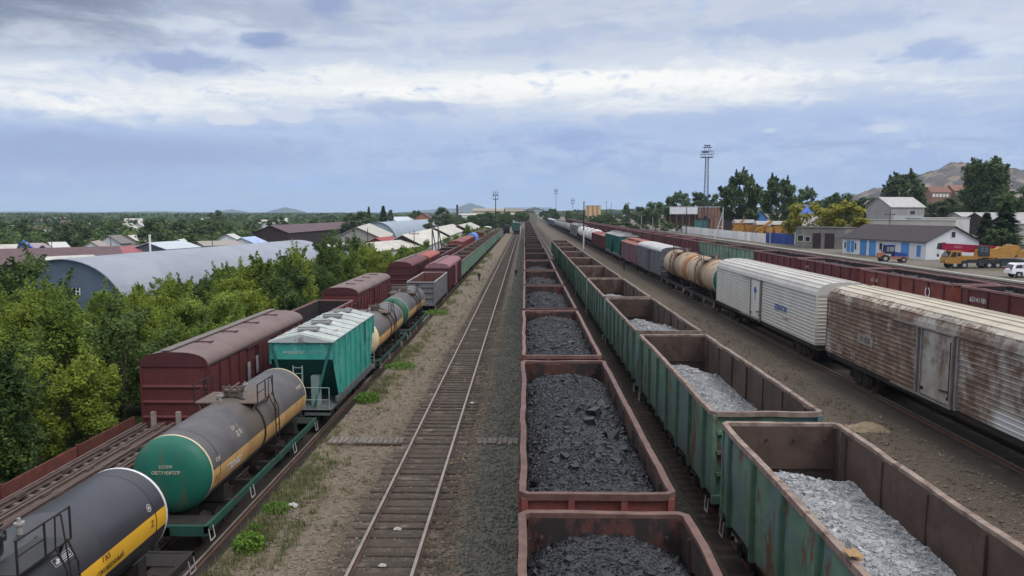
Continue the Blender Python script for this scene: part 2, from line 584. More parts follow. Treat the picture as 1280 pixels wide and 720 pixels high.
def ground_material():
    m = bpy.data.materials.new('gravel_ground')
    m.use_nodes = True
    t = m.node_tree
    N, L = t.nodes.new, t.links.new
    b = t.nodes['Principled BSDF']
    b.inputs['Roughness'].default_value = .95
    b.inputs['Specular IOR Level'].default_value = .2
    co = N('ShaderNodeTexCoord').outputs['Object']
    sx = N('ShaderNodeSeparateXYZ')
    L(co, sx.inputs[0])

    def nz(s, d, r=.6, st=(1, 1, 1)):
        mp = N('ShaderNodeMapping')
        mp.inputs['Scale'].default_value = st
        L(co, mp.inputs[0])
        n = N('ShaderNodeTexNoise')
        L(mp.outputs[0], n.inputs['Vector'])
        n.inputs['Scale'].default_value = s
        n.inputs['Detail'].default_value = d
        n.inputs['Roughness'].default_value = r
        return n.outputs['Fac']

    def rng(s, a, c):
        r = N('ShaderNodeMapRange')
        r.interpolation_type = 'SMOOTHSTEP'
        L(s, r.inputs[0])
        r.inputs[1].default_value = a
        r.inputs[2].default_value = c
        return r.outputs[0]

    def ma(op, a, c):
        n = N('ShaderNodeMath')
        n.operation = op
        for i, v in enumerate((a, c)):
            if isinstance(v, (int, float)):
                n.inputs[i].default_value = v
            else:
                L(v, n.inputs[i])
        return n.outputs[0]

    def mx(f, a, c):
        n = N('ShaderNodeMix')
        n.data_type = 'RGBA'
        L(f, n.inputs[0])
        for i, v in ((6, a), (7, c)):
            if isinstance(v, tuple):
                n.inputs[i].default_value = v + (1,)
            else:
                L(v, n.inputs[i])
        return n.outputs[2]
    vor = N('ShaderNodeTexVoronoi')
    L(co, vor.inputs['Vector'])
    vor.inputs['Scale'].default_value = 13
    vs = N('ShaderNodeSeparateColor')
    L(vor.outputs['Color'], vs.inputs[0])
    n1, n2, n3, n4 = nz(.35, 8), nz(2.2, 8, .65), nz(14, 6, .7), nz(.9, 9, .65, (1, .7, 1))
    X = sx.outputs[0]
    c = mx(rng(n2, .3, .7), (.165, .13, .094), (.108, .082, .058))
    c = mx(rng(n1, .42, .62), c, (.14, .113, .084))
    c = mx(ma('MULTIPLY', rng(vs.outputs[0], .55, 1.0), .6), c, (.22, .195, .16))       # paler pebbles
    c = mx(ma('MULTIPLY', rng(n3, .55, .7), .6), c, (.07, .058, .045))
    # grey green coal dusted ballast beside the coal train
    coal = ma('MULTIPLY', rng(ma('ADD', X, ma('MULTIPLY', n4, 1.4)), -1.2, -.5), rng(X, 11.0, 8.0))
    c = mx(ma('MULTIPLY', coal, .85), c, mx(rng(n3, .35, .65), (.075, .074, .06), (.13, .127, .105)))
    tr = ma('ABSOLUTE', ma('ADD', X, 3.54), 0)
    tm = rng(ma('ADD', tr, ma('MULTIPLY', n4, 1.7)), 2.9, 1.9)
    c = mx(ma('MULTIPLY', tm, .85), c, mx(rng(n2, .35, .65), (.052, .041, .032), (.09, .072, .056)))
    # dark oily soil between the loaded trains
    dk = ma('MULTIPLY', rng(X, 2.3, 2.9), rng(X, 9.5, 8.6))
    c = mx(ma('MULTIPLY', dk, .75), c, mx(rng(n2, .35, .65), (.045, .034, .027), (.08, .062, .05)))
    # dark oily soil under the tank wagons
    dl = ma('MULTIPLY', rng(X, -17.9, -17), rng(ma('ADD', X, ma('MULTIPLY', n4, 1.0)), -7.2, -7.9))
    c = mx(ma('MULTIPLY', dl, .85), c, mx(rng(n2, .35, .65), (.035, .026, .021), (.07, .05, .04)))
    # right hand aisle: greyer gravel
    dr = ma('MULTIPLY', rng(X, 8.8, 10.2), rng(X, 23, 16))
    c = mx(ma('MULTIPLY', dr, .8), c, mx(rng(n3, .35, .65), (.145, .115, .09), (.075, .058, .045)))
    dr2 = ma('MULTIPLY', rng(X, 14.6, 15.6), rng(X, 20, 19))
    c = mx(ma('MULTIPLY', dr2, .8), c, (.04, .033, .028))
    # thin dry grass on the bank
    gb = ma('MULTIPLY', ma('MULTIPLY', rng(X, -8.1, -7.8), rng(X, -6.2, -7.4)), rng(n4, .47, .6))
    c = mx(ma('MULTIPLY', gb, .45), c, mx(rng(n3, .35, .65), (.115, .125, .055), (.16, .145, .085)))
    # far fields and yards
    left = rng(X, -18.2, -19.5)
    c = mx(left, c, mx(rng(n1, .4, .6), (.035, .055, .02), (.065, .08, .033)))
    right = rng(X, 32, 36)
    c = mx(right, c, mx(rng(nz(.12, 7), .52, .66), mx(rng(n3, .3, .7), (.19, .165, .14), (.125, .108, .09)), (.10, .10, .055)))
    L(c, b.inputs['Base Color'])
    bp = N('ShaderNodeBump')
    bp.inputs['Strength'].default_value = .7
    bp.inputs['Distance'].default_value = .05
    hh = ma('ADD', ma('MULTIPLY', vor.outputs['Distance'], -.6), n3)
    L(hh, bp.inputs['Height'])
    L(bp.outputs[0], b.inputs['Normal'])
    return m


gmat = ground_material()
TRACKS = [-15.6, -10.85, -3.54, 1.4, 6.5, 17.15, 28.0, 33.4]


def build_ground():
    xs = sorted(set([-9000, -5000, -2500, -1200, -600, -300, -180, -120] + [round(q, 2) for q in GX if abs(q) < 9000] + list(np.arange(-24, 36, .35).round(2)) +
                    [40, 45, 50, 55, 65, 85, 95, 130, 160, 300, 600, 1200, 2500, 5000, 9000]))
    ys = sorted(set([-80, -30, 0] + list(np.arange(4, 90, .5)) + list(np.arange(90, 200, 3)) + list(np.arange(200, 600, 20)) + [700, 900, 1200, 1800, 3000, 5000, 9000]))
    V = np.zeros((len(ys), len(xs), 3))
    for i, x in enumerate(xs):
        z = gz(x)
        near = min(abs(x - t) for t in TRACKS)
        amp = 0 if abs(x) > 40 else min(1, max(0, (near - 1.7) / .6)) * .03
        for j, y in enumerate(ys):
            d = amp * (noise.noise(Vector((x * .9, y * .6, 0))) * 1.2 + noise.noise(Vector((x * 2.7, y * 2.7, 4))) * .5) if amp and y < 200 else 0
            V[j, i] = (x, y, z + d)
    nx, ny = len(xs), len(ys)
    idx = np.arange(nx * ny).reshape(ny, nx)
    Q = np.stack([idx[:-1, :-1], idx[:-1, 1:], idx[1:, 1:], idx[1:, :-1]], -1).reshape(-1, 4)
    tag(link('ground', fast_mesh('ground', V.reshape(-1, 3), Q, gmat, smooth=True)), kind='structure')


build_ground()

# ------------------------------------------------------------------ tracks
bedmat = mat('oily_ballast', (.045, .036, .028), (.085, .068, .053), scale=3, rough=.95, bump=1.0, bscale=16, spots=(.16, .14, .115), spot_amt=.28, spot_scale=14)
beddark = mat('black_oily_ballast', (.035, .028, .024), (.06, .048, .04), scale=3, rough=.95, bump=1.0, bscale=16)
rng0 = random.Random(5)
SLEEP = []
for k in range(4):
    b = MB()
    n = 10
    hw_ = .115 + .012 * k

    def fn(u, v, k=k, hw_=hw_):
        x = (u - .5) * (2.62 + .06 * k)
        a = v * 2 * PI
        yy = math.copysign(min(abs(math.cos(a)) * 1.6, 1), math.cos(a)) * hw_
        zz = math.copysign(min(abs(math.sin(a)) * 1.6, 1), math.sin(a)) * .075
        return (x, yy + .012 * noise.noise(Vector((x * 2, k, v * 3))), zz - .045 + .014 * noise.noise(Vector((x * 1.7, k * 3, 1))))
    b.grid(fn, n, 12, smooth=False)
    SLEEP.append(b.mesh('sleeper', woodold))


def rail_mb(xo, y0, y1):
    b = MB()
    h = .17
    prof = [(-.07, 0), (.07, 0), (.07, .015), (.012, .035), (.012, h - .045), (.036, h - .035), (.042, h), (-.042, h), (-.036, h - .035), (-.012, h - .045), (-.012, .035), (-.07, .015)]
    n = len(prof)
    vs = [(xo + p[0], y0, p[1] - h) for p in prof] + [(xo + p[0], y1, p[1] - h) for p in prof]
    for i in range(n):
        b.add([vs[i], vs[(i + 1) % n], vs[n + (i + 1) % n], vs[n + i]], [(0, 1, 2, 3)], 1 if i == 6 else 0)
    return b


def track(xc, zt, y0, y1, nvis, label, first=None, bed=None, gap=.56, sink=0.0):
    t = thing('railway_track', label, 'railway track', (xc, 0, zt))
    for s in (-1, 1):
        rail_mb(s * .795, y0, y1).build('rail', [railside, railtop], t)
    first = y0 if first is None else first
    y, n = first, 0
    rest = MB()
    while y < min(y1, 420):
        jx, jr = rng0.uniform(-.06, .06), rng0.uniform(-.02, .02)
        if n < nvis:
            o = link('sleeper', SLEEP[rng0.randrange(4)], t, (jx, y, -.17 - sink + rng0.uniform(-.022, .012)))
            o.rotation_euler = (0, 0, jr)
        else:
            rest.cbox((jx, y, -.215 - sink), (2.66, .24, .13))
        y += gap * rng0.uniform(.93, 1.07)
        n += 1
    if rest.v:
        tag(rest.build('sleepers', woodold, t), kind='stuff')
    zb = zt - .2
    b = MB()
    b.sheet([(xc - 1.6, zb - .02), (xc - 1.3, zb + .012), (xc + 1.3, zb + .012), (xc + 1.6, zb - .02)], y0, y1, 0, False)
    tag(b.build('ballast_bed', bed or bedmat), kind='structure')
    return t


track(-3.54, .2, 4, 900, 100, 'empty track of two shiny rails on old dark wooden sleepers', first=14.5)
track(1.4, .2, -8, 900, 8, 'track under the coal filled open wagons', first=13, bed=beddark, sink=.03)
track(6.5, .2, -2, 900, 12, 'dark track under the green open wagons', first=14, bed=beddark, sink=.035)
track(-10.85, -1.7, 2, 800, 16, 'oily track under the black and green tank wagons', first=18, bed=beddark, sink=.13)
track(-15.6, -1.7, 2, 700, 4, 'track at the foot of the trees under maroon covered wagons', first=30, bed=beddark, sink=.13)
track(17.15, .6, 6, 900, 12, 'track under the white and rusty refrigerator vans', first=24, bed=beddark, sink=.04)
track(28.0, 1.1, 20, 700, 4, 'track under the far maroon open wagons beyond the vans', first=40, bed=beddark)
track(53.6, 1.2, 60, 420, 60, 'bare track along the edge of the crane yard beyond the maroon open wagons', first=78)

# ------------------------------------------------------------------ loose stones and grass (nobody could count them)
nr = np.random.default_rng(11)


def stones(name, regs, m, kind='stuff'):
    """regs: list of (x0,x1,y0,y1,n,size_lo,size_hi)"""
    Vs, Fs = [], []
    oct_ = np.array([(1, 0, 0), (0, 1, 0), (-1, 0, 0), (0, -1, 0), (0, 0, .8), (0, 0, -.5)], float)
    tri = np.array([(0, 1, 4), (1, 2, 4), (2, 3, 4), (3, 0, 4), (1, 0, 5), (2, 1, 5), (3, 2, 5), (0, 3, 5)])
    off = 0
    for (x0, x1, y0, y1, n, s0, s1) in regs:
        px_ = nr.uniform(x0, x1, n)
        py_ = y0 + (y1 - y0) * nr.random(n) ** 1.7
        s = s0 + (s1 - s0) * nr.random(n) ** 3
        zz = np.interp(px_, GX, GZ)
        a = nr.uniform(0, 2 * PI, n)
        v = oct_[None] * nr.uniform(.6, 1.35, (n, 6, 3))
        ca, sa = np.cos(a)[:, None], np.sin(a)[:, None]
        x = v[..., 0] * ca - v[..., 1] * sa
        y = v[..., 0] * sa + v[..., 1] * ca
        v = np.stack([x, y * nr.uniform(.6, 1, (n, 1)), v[..., 2]], -1) * s[:, None, None]
        v += np.stack([px_, py_, zz + s * .2 + .01], -1)[:, None]
        Vs.append(v.reshape(-1, 3))
        Fs.append((tri[None] + (np.arange(n) * 6)[:, None, None] + off).reshape(-1, 3))
        off += n * 6
    return tag(link(name, fast_mesh(name, np.concatenate(Vs), np.concatenate(Fs), m)), kind=kind)


pebble = mat('pebble_stone', (.25, .20, .15), (.11, .085, .063), scale=1.7, rough=.95)
darkpeb = mat('coal_dusted_stone', (.14, .142, .122), (.075, .075, .064), scale=2.5, rough=.95)
tag(stones('loose_stones', [(-7.9, -4.4, 15, 75, 9000, .02, .075), (-2.7, -1.5, 15, 70, 4500, .025, .09), (9, 15.2, 14, 70, 10000, .025, .085),
                            (-5.2, -1.9, 15, 60, 2500, .02, .06), (-7.9, -6.4, 15, 60, 1500, .02, .06)], pebble),
    'loose pale brown ballast stones strewn along the tracks', 'gravel')
tag(stones('dark_ballast_stones', [(-1.75, .1, 14, 80, 8000, .03, .085), (-1.5, .1, 60, 260, 6000, .04, .1), (-2.3, -1.2, 14, 90, 1800, .03, .07), (2.9, 5.0, 14, 50, 1600, .02, .07)], darkpeb),
    'grey green coal dusted ballast stones beside the coal wagons', 'gravel')


def leafmat(name, dark, light, trans=.25):
    m = bpy.data.materials.new(name)
    m.use_nodes = True
    t = m.node_tree
    N, L = t.nodes.new, t.links.new
    b = t.nodes['Principled BSDF']
    at = N('ShaderNodeAttribute')
    at.attribute_name = 'tint'
    oi = N('ShaderNodeObjectInfo')
    mm = N('ShaderNodeMath')
    mm.operation = 'MULTIPLY_ADD'
    L(oi.outputs['Random'], mm.inputs[0])
    mm.inputs[1].default_value = .3
    L(at.outputs['Fac'], mm.inputs[2])
    sb = N('ShaderNodeMath')
    sb.operation = 'SUBTRACT'
    L(mm.outputs[0], sb.inputs[0])
    sb.inputs[1].default_value = .15
    mx = N('ShaderNodeMix')
    mx.data_type = 'RGBA'
    L(sb.outputs[0], mx.inputs[0])
    mx.inputs[6].default_value = dark + (1,)
    mx.inputs[7].default_value = light + (1,)
    L(mx.outputs[2], b.inputs['Base Color'])
    b.inputs['Roughness'].default_value = .6
    b.inputs['Specular IOR Level'].default_value = .25
    tr = N('ShaderNodeBsdfTranslucent')
    L(mx.outputs[2], tr.inputs['Color'])
    ms = N('ShaderNodeMixShader')
    ms.inputs[0].default_value = trans
    L(b.outputs[0], ms.inputs[1])
    L(tr.outputs[0], ms.inputs[2])
    L(ms.outputs[0], t.nodes['Material Output'].inputs['Surface'])
    return m


grassmat = leafmat('grass_blades', (.06, .085, .025), (.19, .19, .085), .2)
weedmat = leafmat('weed_leaves', (.06, .13, .02), (.16, .27, .04), .3)


def blades(n, pts, h0, h1, wd, lean=.5):
    """triangular blades around given points"""
    k = len(pts)
    i = nr.integers(0, k, n)
    p = pts[i] + np.concatenate([nr.normal(0, .07, (n, 2)), np.zeros((n, 1))], 1)
    p[:, 2] = np.interp(p[:, 0], GX, GZ) if True else p[:, 2]
    a = nr.uniform(0, 2 * PI, n)
    h = nr.uniform(h0, h1, n)
    d = np.stack([np.cos(a), np.sin(a), np.zeros(n)], -1)
    s = np.stack([-np.sin(a), np.cos(a), np.zeros(n)], -1) * wd
    tip = p + d * (h * nr.uniform(.1, lean, n))[:, None] + np.array([0, 0, 1.0]) * h[:, None]
    V = np.stack([p - s, p + s, tip], 1).reshape(-1, 3)
    Q = np.arange(n * 3).reshape(-1, 3)
    t = np.repeat(nr.random(k), 1)[i] * .7 + nr.random(n) * .3
    return V, Q, t


pts = []
for _ in range(4200):
    y = 14 + 150 * nr.random() ** 1.5
    x = nr.normal(-7.5, .4)
    if noise.noise(Vector((x * .5, y * .16, 2))) + nr.normal(0, .12) > .08 and -8.3 < x < -6.0:
        pts.append((x, y, 0))
for _ in range(900):
    y = 25 + 90 * nr.random()
    x = nr.normal(8.7, .22) if nr.random() < .8 else nr.uniform(10, 14)
    if noise.noise(Vector((x * .5, y * .2, 7))) > .0:
        pts.append((x, y, 0))
for _ in range(250):
    pts.append((nr.uniform(-7, -5.2), 20 + 130 * nr.random(), 0))
for _ in range(330):
    x, y = nr.uniform(-8.0, -6.2), 14 + 13 * nr.random()
    if noise.noise(Vector((x * .8, y * .5, 12))) > -.05:
        pts.append((x, y, 0))
pts = np.array(pts)
V, Q, tn = blades(len(pts) * 11, pts, .06, .26, .014)
tag(link('grass', fast_mesh('grass', V, Q, grassmat, tn)), 'sparse dry grass along the bank beside the tank wagons', 'grass', kind='stuff')


def weed(loc, rad, h, n, label):
    a = nr.uniform(0, 2 * PI, n)
    r = rad * np.sqrt(nr.random(n))
    z = h * nr.random(n) ** .7 * np.sqrt(np.maximum(0, 1 - (r / rad) ** 2 * .8))
    p = np.stack([r * np.cos(a), r * np.sin(a), z], -1)
    u = nr.normal(size=(n, 3))
    u /= np.linalg.norm(u, axis=1)[:, None]
    v_ = np.cross(u, nr.normal(size=(n, 3)))
    v_ /= np.linalg.norm(v_, axis=1)[:, None]
    s = .06
    V = np.stack([p - u * s, p + v_ * s * .5, p + u * s, p - v_ * s * .5], 1).reshape(-1, 3)
    o = link('weed_clump', fast_mesh('weed_clump', V, np.arange(n * 4).reshape(-1, 4), weedmat, nr.random(n)), None, loc)
    return tag(o, label, 'plant')


for (px_, py_, zc_, rad, h, n, lab) in [
        (311, 678, 22.0, .42, .5, 900, 'bright green round weed clump at the bank foot nearest the camera'),
        (345, 630, 25.5, .4, .22, 500, 'low green weed patch beside the green tank wagon frame'),
        (318, 655, 23.4, .2, .22, 260, 'small green weed tuft just behind the bright round clump'),
        (459, 497, 38.5, .62, .5, 1000, 'dark green weed clump opposite the teal hopper wagon'),
        (500, 455, 50, .9, .3, 700, 'green weed patch beside the second pair of tank wagons'),
        (545, 390, 79, 1.1, .45, 700, 'green weed patch beside the grey open wagon')]:
    q = P(px_, py_, FPX * 8.85 / (py_ - 265))
    weed((max(q.x, -7.85), q.y, -.02), rad, h, n, lab)

# plank crossing between the tracks
for (xa, xb, lab) in [(-7.6, -4.75, 'worn plank footway left of the empty track'), (-1.75, -.25, 'short plank footway beside the coal wagons')]:
    t = thing('plank_footway', lab, 'footway', (0, 28.9, 0))
    x = xa
    while x < xb:
        b = MB()
        w_ = rng0.uniform(.15, .19)
        z0 = gz(x)
        b.cbox((0, 0, 0), (w_, rng0.uniform(.62, .85), .06))
        o = b.build('plank', woodgrey, t, (x, rng0.uniform(-.06, .06), z0 + .055))
        o.rotation_euler = (0, rng0.uniform(-.05, .05), rng0.uniform(-.05, .05))
        x += w_ + .03
b = MB()
b.bar((-7.2, 0, .05), (-4.75, 0, .04), .12, .12)
tag(b.build('timber_baulk', woodold, None, (0, 28.4, 0)), 'dark timber edging the near side of the plank footway', 'timber')
for (px_, py_, zc_, lab, sx_) in [(1085, 533, 30.2, 'small tan heap of spilled sand on gravel behind the near green wagon', 1.3)]:
    q = P(px_, py_, zc_)
    b = MB()
    b.grid(lambda u, v: ((u - .5) * 1.5, (v - .5) * 1.1, -.08 + .24 * math.sin(PI * u) * math.sin(PI * v) * (1 + .5 * noise.noise(Vector((u * 4, v * 3, 1)))) + .05 * noise.noise(Vector((u * 9, v * 8, 3)))), 18, 14)
    tag(b.build('sand_heap', mat('tan_sand', (.27, .205, .13), (.18, .135, .085), bump=.5), None, (q.x, q.y, gz(q.x) + .06)), lab, 'sand heap')

# ------------------------------------------------------------------ hills


def hill(name, cx, cy, sx_, sy_, nx_, ny_, hf, m, z0):
    b = MB()

    def fn(u, v):
        x, y = (u - .5) * 2 * sx_, (v - .5) * 2 * sy_
        return (cx + x, cy + y, z0 + hf(x, y))
    b.grid(fn, nx_, ny_)
    return tag(b.build(name, m), kind='structure')


rockhill = mat('rocky_hillside', (.12, .095, .09), (.06, .058, .06), scale=.014, rough=.95, bump=1.0, bscale=.05, rust=(.055, .066, .036), rust_amt=.5, rust_scale=.011,
               spots=(.23, .175, .14), spot_amt=.42, spot_scale=.04)
farhill = mat('far_hillside', (.045, .055, .05), (.035, .045, .04), scale=.004, rough=.95)
SIL = ([-300, -210, -180, -150, -115, -80, -55, -30, 0, 20, 45, 80, 120, 160, 240], [-10, 2, 18, 33, 46, 52, 66, 73, 84, 79, 74, 70, 72, 64, 54])


def hf(x, y):
    s = np.interp(x, SIL[0], SIL[1]) * math.exp(-(y / 190) ** 2)
    return s + (noise.fractal(Vector((x * .02, y * .02, 3)), 1.0, 2.0, 5) * 7 + noise.ridged_multi_fractal(Vector((x * .03, y * .03, 1)), 1, 2, 4, 1, 2) * 2.2) * min(1, max(0, s / 30)) - 6


hill('rocky_hill', 706, 1250, 300, 330, 150, 110, hf, rockhill, 8)
for (px_, pk, zc_, sx_, seed, m) in [(358, 6.6, 7000, 330, 1, farhill), (290, 4.2, 7400, 300, 4, farhill), (589, 12, 7600, 420, 2, farhill), (560, 5, 7800, 900, 5, farhill), (640, 5.2, 5200, 300, 7, farhill), (668, 7.2, 4600, 190, 3, farhill), (690, 3.5, 4800, 260, 6, farhill), (40, 1.5, 8000, 1500, 9, farhill), (200, 1.6, 8000, 1500, 10, farhill)]:
    q = P(px_, 265, zc_)
    H = pk * zc_ / FPX + 6

    def h2(x, y, H=H, s=sx_, seed=seed):
        r = math.hypot(x / s, y / s) * 1.7
        return H * max(0, 1 - r) ** .8 * 1.0 + noise.fractal(Vector((x * 3 / s, y * 3 / s, seed)), 1, 2, 4) * H * .13 * max(0, 1 - r) - 4
    hill('far_hill', q.x, q.y, sx_, sx_, 40, 24, h2, m, 3)
# ------------------------------------------------------------------ wagon running gear (origin of every wagon: rail top, middle of the wagon)
def wheel_mb(b, y):
    for s in (-1, 1):
        b.cyl((s * .73, y, .475), (s * .86, y, .475), .475, 18, 0)
        b.cyl((s * .71, y, .475), (s * .74, y, .475), .505, 18, 0)
        b.cyl((s * .86, y, .475), (s * 1.02, y, .475), .13, 10, 0)
    b.cyl((-.75, y, .475), (.75, y, .475), .085, 8, 0)


def sideframe_mb(b):
    for s in (-1, 1):
        x0, x1 = s * .97, s * 1.09
        if x0 > x1:
            x0, x1 = x1, x0
        prof = [(-1.2, .42), (-1.2, .66), (-.75, .72), (-.35, .86), (.35, .86), (.75, .72), (1.2, .66), (1.2, .42), (.85, .42), (.55, .26), (-.55, .26), (-.85, .42)]
        b.prism(prof, x0, x1, 0, axis='x')
        b.box(min(s * .94, s * 1.13), max(s * .94, s * 1.13), -.22, .22, .3, .8, 0)
        for yy in (-.92, .92):
            b.cyl((s * 1.08, yy, .5), (s * 1.17, yy, .5), .13, 8, 0)
    b.box(-1.1, 1.1, -.2, .2, .5, .92, 0)


_b = MB(); sideframe_mb(_b); BOGIE = _b.mesh('bogie', under)
_b = MB(); wheel_mb(_b, 0); WHEEL = _b.mesh('wheelset', steel)
_b = MB(); sideframe_mb(_b); wheel_mb(_b, -.925); wheel_mb(_b, .925); BOGIEFAR = _b.mesh('bogie', under)
_b = MB()
_b.box(-.12, .12, -.35, .25, .82, 1.02); _b.box(-.2, .2, .2, .46, .76, 1.1); _b.box(-.2, -.05, .46, .6, .78, 1.08)
COUPLER = _b.mesh('coupler', under)


def gear(t, half, near=True):
    for s in (-1, 1):
        if near:
            bo = link('bogie', BOGIE, t, (0, s * half, 0))
            for q in (-.925, .925):
                link('wheelset', WHEEL, bo, (0, q, 0))
        else:
            link('bogie', BOGIEFAR, t, (0, s * half, 0))


def couplers(t, half):
    for s in (-1, 1):
        link('coupler', COUPLER, t, (0, s * half, 0), 0 if s > 0 else PI)


# ------------------------------------------------------------------ open wagons (gondolas)
GL, GT = 6.4, 3.48


def wob(y, z, seed, a):
    return a * noise.noise(Vector((y * .55, z * .9, seed))) + a * .5 * noise.noise(Vector((y * 1.7, z * 2.0, seed + 9)))


def gondola(key, outer, inner, rim, post, near=True, seed=1, hgt=GT, ends='vertical', cat='open wagon'):
    t = thing('open_wagon', None, cat, (0, -500, 0))
    b = MB()
    nu, nv, A = (48, 6, .045) if near else (1, 1, 0)
    for s in (-1, 1):
        def fo(u, v, s=s):
            y, z = (u - .5) * 2 * GL, 1.15 + v * (hgt - .08 - 1.15)
            return (s * (1.395 + (abs(math.sin((y + .93) / 1.87 * PI)) * .04 + wob(y, z, seed + s, A) if near else 0)), y, z)

        def fi(u, v, s=s):
            y, z = (u - .5) * 2 * (GL - .05), 1.15 + v * (hgt - .08 - 1.15)
            return (s * (1.35 + (wob(y, z, seed + s, A) if near else 0)), y, z)
        b.grid(fo, nu, nv, 0, near, flip=s < 0)
        b.grid(fi, nu, nv, 1, near, flip=s > 0)

        def eo(u, v, s=s):
            x, z = (u - .5) * 2.79, 1.15 + v * (hgt - .08 - 1.15)
            return (x, s * (GL + (wob(x * 2, z, seed + 4 * s, .02) if near else 0)), z)

        def ei(u, v, s=s):
            x, z = (u - .5) * 2.70, 1.15 + v * (hgt - .08 - 1.15)
            return (x, s * (GL - .05 + (wob(x * 2, z, seed + 4 * s, .03) if near else 0)), z)
        b.grid(eo, 10 if near else 1, nv, 0, near, flip=s > 0)
        b.grid(ei, 10 if near else 1, nv, 1, near, flip=s < 0)
    b.box(-1.36, 1.36, -GL + .04, GL - .04, 1.22, 1.3, 1)
    if near:
        for s in (-1, 1):
            for k in range(7):
                y = -5.61 + 1.87 * k
                b.box(min(s * 1.3, s * 1.36), max(s * 1.3, s * 1.36), y - .013, y + .013, 1.3, hgt - .12, 3)
            b.box(-1.33, 1.33, min(s * (GL - .1), s * (GL - .02)), max(s * (GL - .1), s * (GL - .02)), 2.3, 2.34, 3)
            for x in (-1.1, -.35, .35, 1.1):
                b.cyl((x, s * (GL - .13), hgt - .42), (x, s * (GL - .02), hgt - .42), .035, 6, 3)
    # end stiffeners
    em = MB()
    for s in (-1, 1):
        y0, y1 = sorted((s * (GL + .005), s * (GL + .1)))
        if ends == 'vertical':
            for x in (-.5, .5):
                em.box(x - .06, x + .06, y0, y1, 1.2, hgt - .1)
        else:
            for z in (1.75, 2.35, 2.9):
                em.box(-1.36, 1.36, y0, y1, z - .05, z + .05)
        for x in (-1.39, 1.39):
            em.box(x - .06, x + .06, y0, y1, 1.1, hgt - .1)
        em.box(-1.45, 1.45, min(s * GL, s * (GL + .16)), max(s * GL, s * (GL + .16)), .95, 1.18)
    b.m += [0] * len(em.m)
    o = len(b.v)
    b.v += em.v
    b.f += [tuple(i + o for i in f) for f in em.f]
    b.s += em.s
    if not near:
        for s in (-1, 1):
            for k in range(7):
                y = -5.61 + 1.87 * k
                b.box(min(s * 1.4, s * 1.475), max(s * 1.4, s * 1.475), y - .07, y + .07, 1.1, hgt - .09, 2)
    b.build('body', [outer, inner, post, mat('seam_dark_rust', (.06, .04, .034), (.04, .027, .023))], t)  # last slot: dark rust of the inside seam strips
    # rim
    b = MB()
    xo, yo, c = 1.5, GL + .1, .16 if near else .05
    ring = [(-xo, -yo + c), (-xo + c, -yo), (xo - c, -yo), (xo, -yo + c), (xo, yo - c), (xo - c, yo), (-xo + c, yo), (-xo, yo - c)]
    pts = []
    for i, p in enumerate(ring):
        q = ring[(i + 1) % 8]
        d = math.hypot(q[0] - p[0], q[1] - p[1])
        n = max(1, int(d / .3)) if near else 1
        for k in range(n):
            f = k / n
            pts.append((p[0] + (q[0] - p[0]) * f, p[1] + (q[1] - p[1]) * f))
    n = len(pts)
    vs = []
    for i, p in enumerate(pts):
        a, q = Vector(pts[i - 1]), Vector(pts[(i + 1) % n])
        d = (q - a).normalized()
        nrm = Vector((-d.y, d.x))          # inward for this winding
        pin = Vector(p) + nrm * (.135 if near else .12)
        if near:
            jx = .034 * noise.noise(Vector((p[0], p[1] * .8, seed * 3.1))) + .012 * noise.noise(Vector((p[0] * 3, p[1] * 3, seed)))
            jz = .024 * noise.noise(Vector((p[0] + 5, p[1] * .9, seed * 2.3))) + .01 * noise.noise(Vector((p[0] * 4, p[1] * 4, seed + 7)))
        else:
            jx = jz = 0
        vs += [(p[0] + nrm.x * jx, p[1] + nrm.y * jx, hgt - .13 + jz), (p[0] + nrm.x * jx, p[1] + nrm.y * jx, hgt + jz),
               (pin.x + nrm.x * jx, pin.y + nrm.y * jx, hgt + jz - .004), (pin.x + nrm.x * jx, pin.y + nrm.y * jx, hgt - .13 + jz)]
    fs = []
    for i in range(n):
        j = (i + 1) % n
        for k in range(4):
            fs.append((4 * i + k, 4 * i + (k + 1) % 4, 4 * j + (k + 1) % 4, 4 * j + k))
    b.add(vs, fs, 0)
    b.build('top_rim', rim, t)
    if near:
        pm = MB()
        pm.prism([(0, -.085), (.085, -.055), (.085, .055), (0, .085)], 0, 1)     # placeholder profile turned upright below
        pv = []
        for (dx, dy) in ((-.03, -.1), (.11, -.065), (.11, .065), (-.03, .1)):
            pv += [(dx, dy, 1.08), (dx, dy, hgt - .1)]
        pm = MB()
        pm.add(pv, [(0, 2, 3, 1), (2, 4, 5, 3), (4, 6, 7, 5), (0, 1, 7, 6), (1, 3, 5, 7), (0, 6, 4, 2)])
        me = pm.mesh('side_post', post)
        for s in (-1, 1):
            for k in range(7):
                link('side_post', me, t, (s * 1.41, -5.61 + 1.87 * k, 0), 0 if s > 0 else PI)
    u = MB()
    u.box(-1.4, 1.4, -GL, GL, 1.0, 1.149)
    u.box(-.2, .2, -GL, GL, .78, 1.0)
    if near:
        for s in (-1, 1):
            for k in range(13):
                y = -5.6 + .935 * k
                u.box(min(s * 1.4, s * 1.5), max(s * 1.4, s * 1.5), y - .05, y + .05, .8, 1.1)
                u.bar((s * 1.46, y - .1, .82), (s * 1.3, y + .12, .72), .06, .1)
            for k in range(5):
                y = -4.6 + 2.3 * k
                u.box(min(s * 1.05, s * 1.32), max(s * 1.05, s * 1.32), y - .35, y + .35, .62, .98)
    u.build('underframe', under, t)
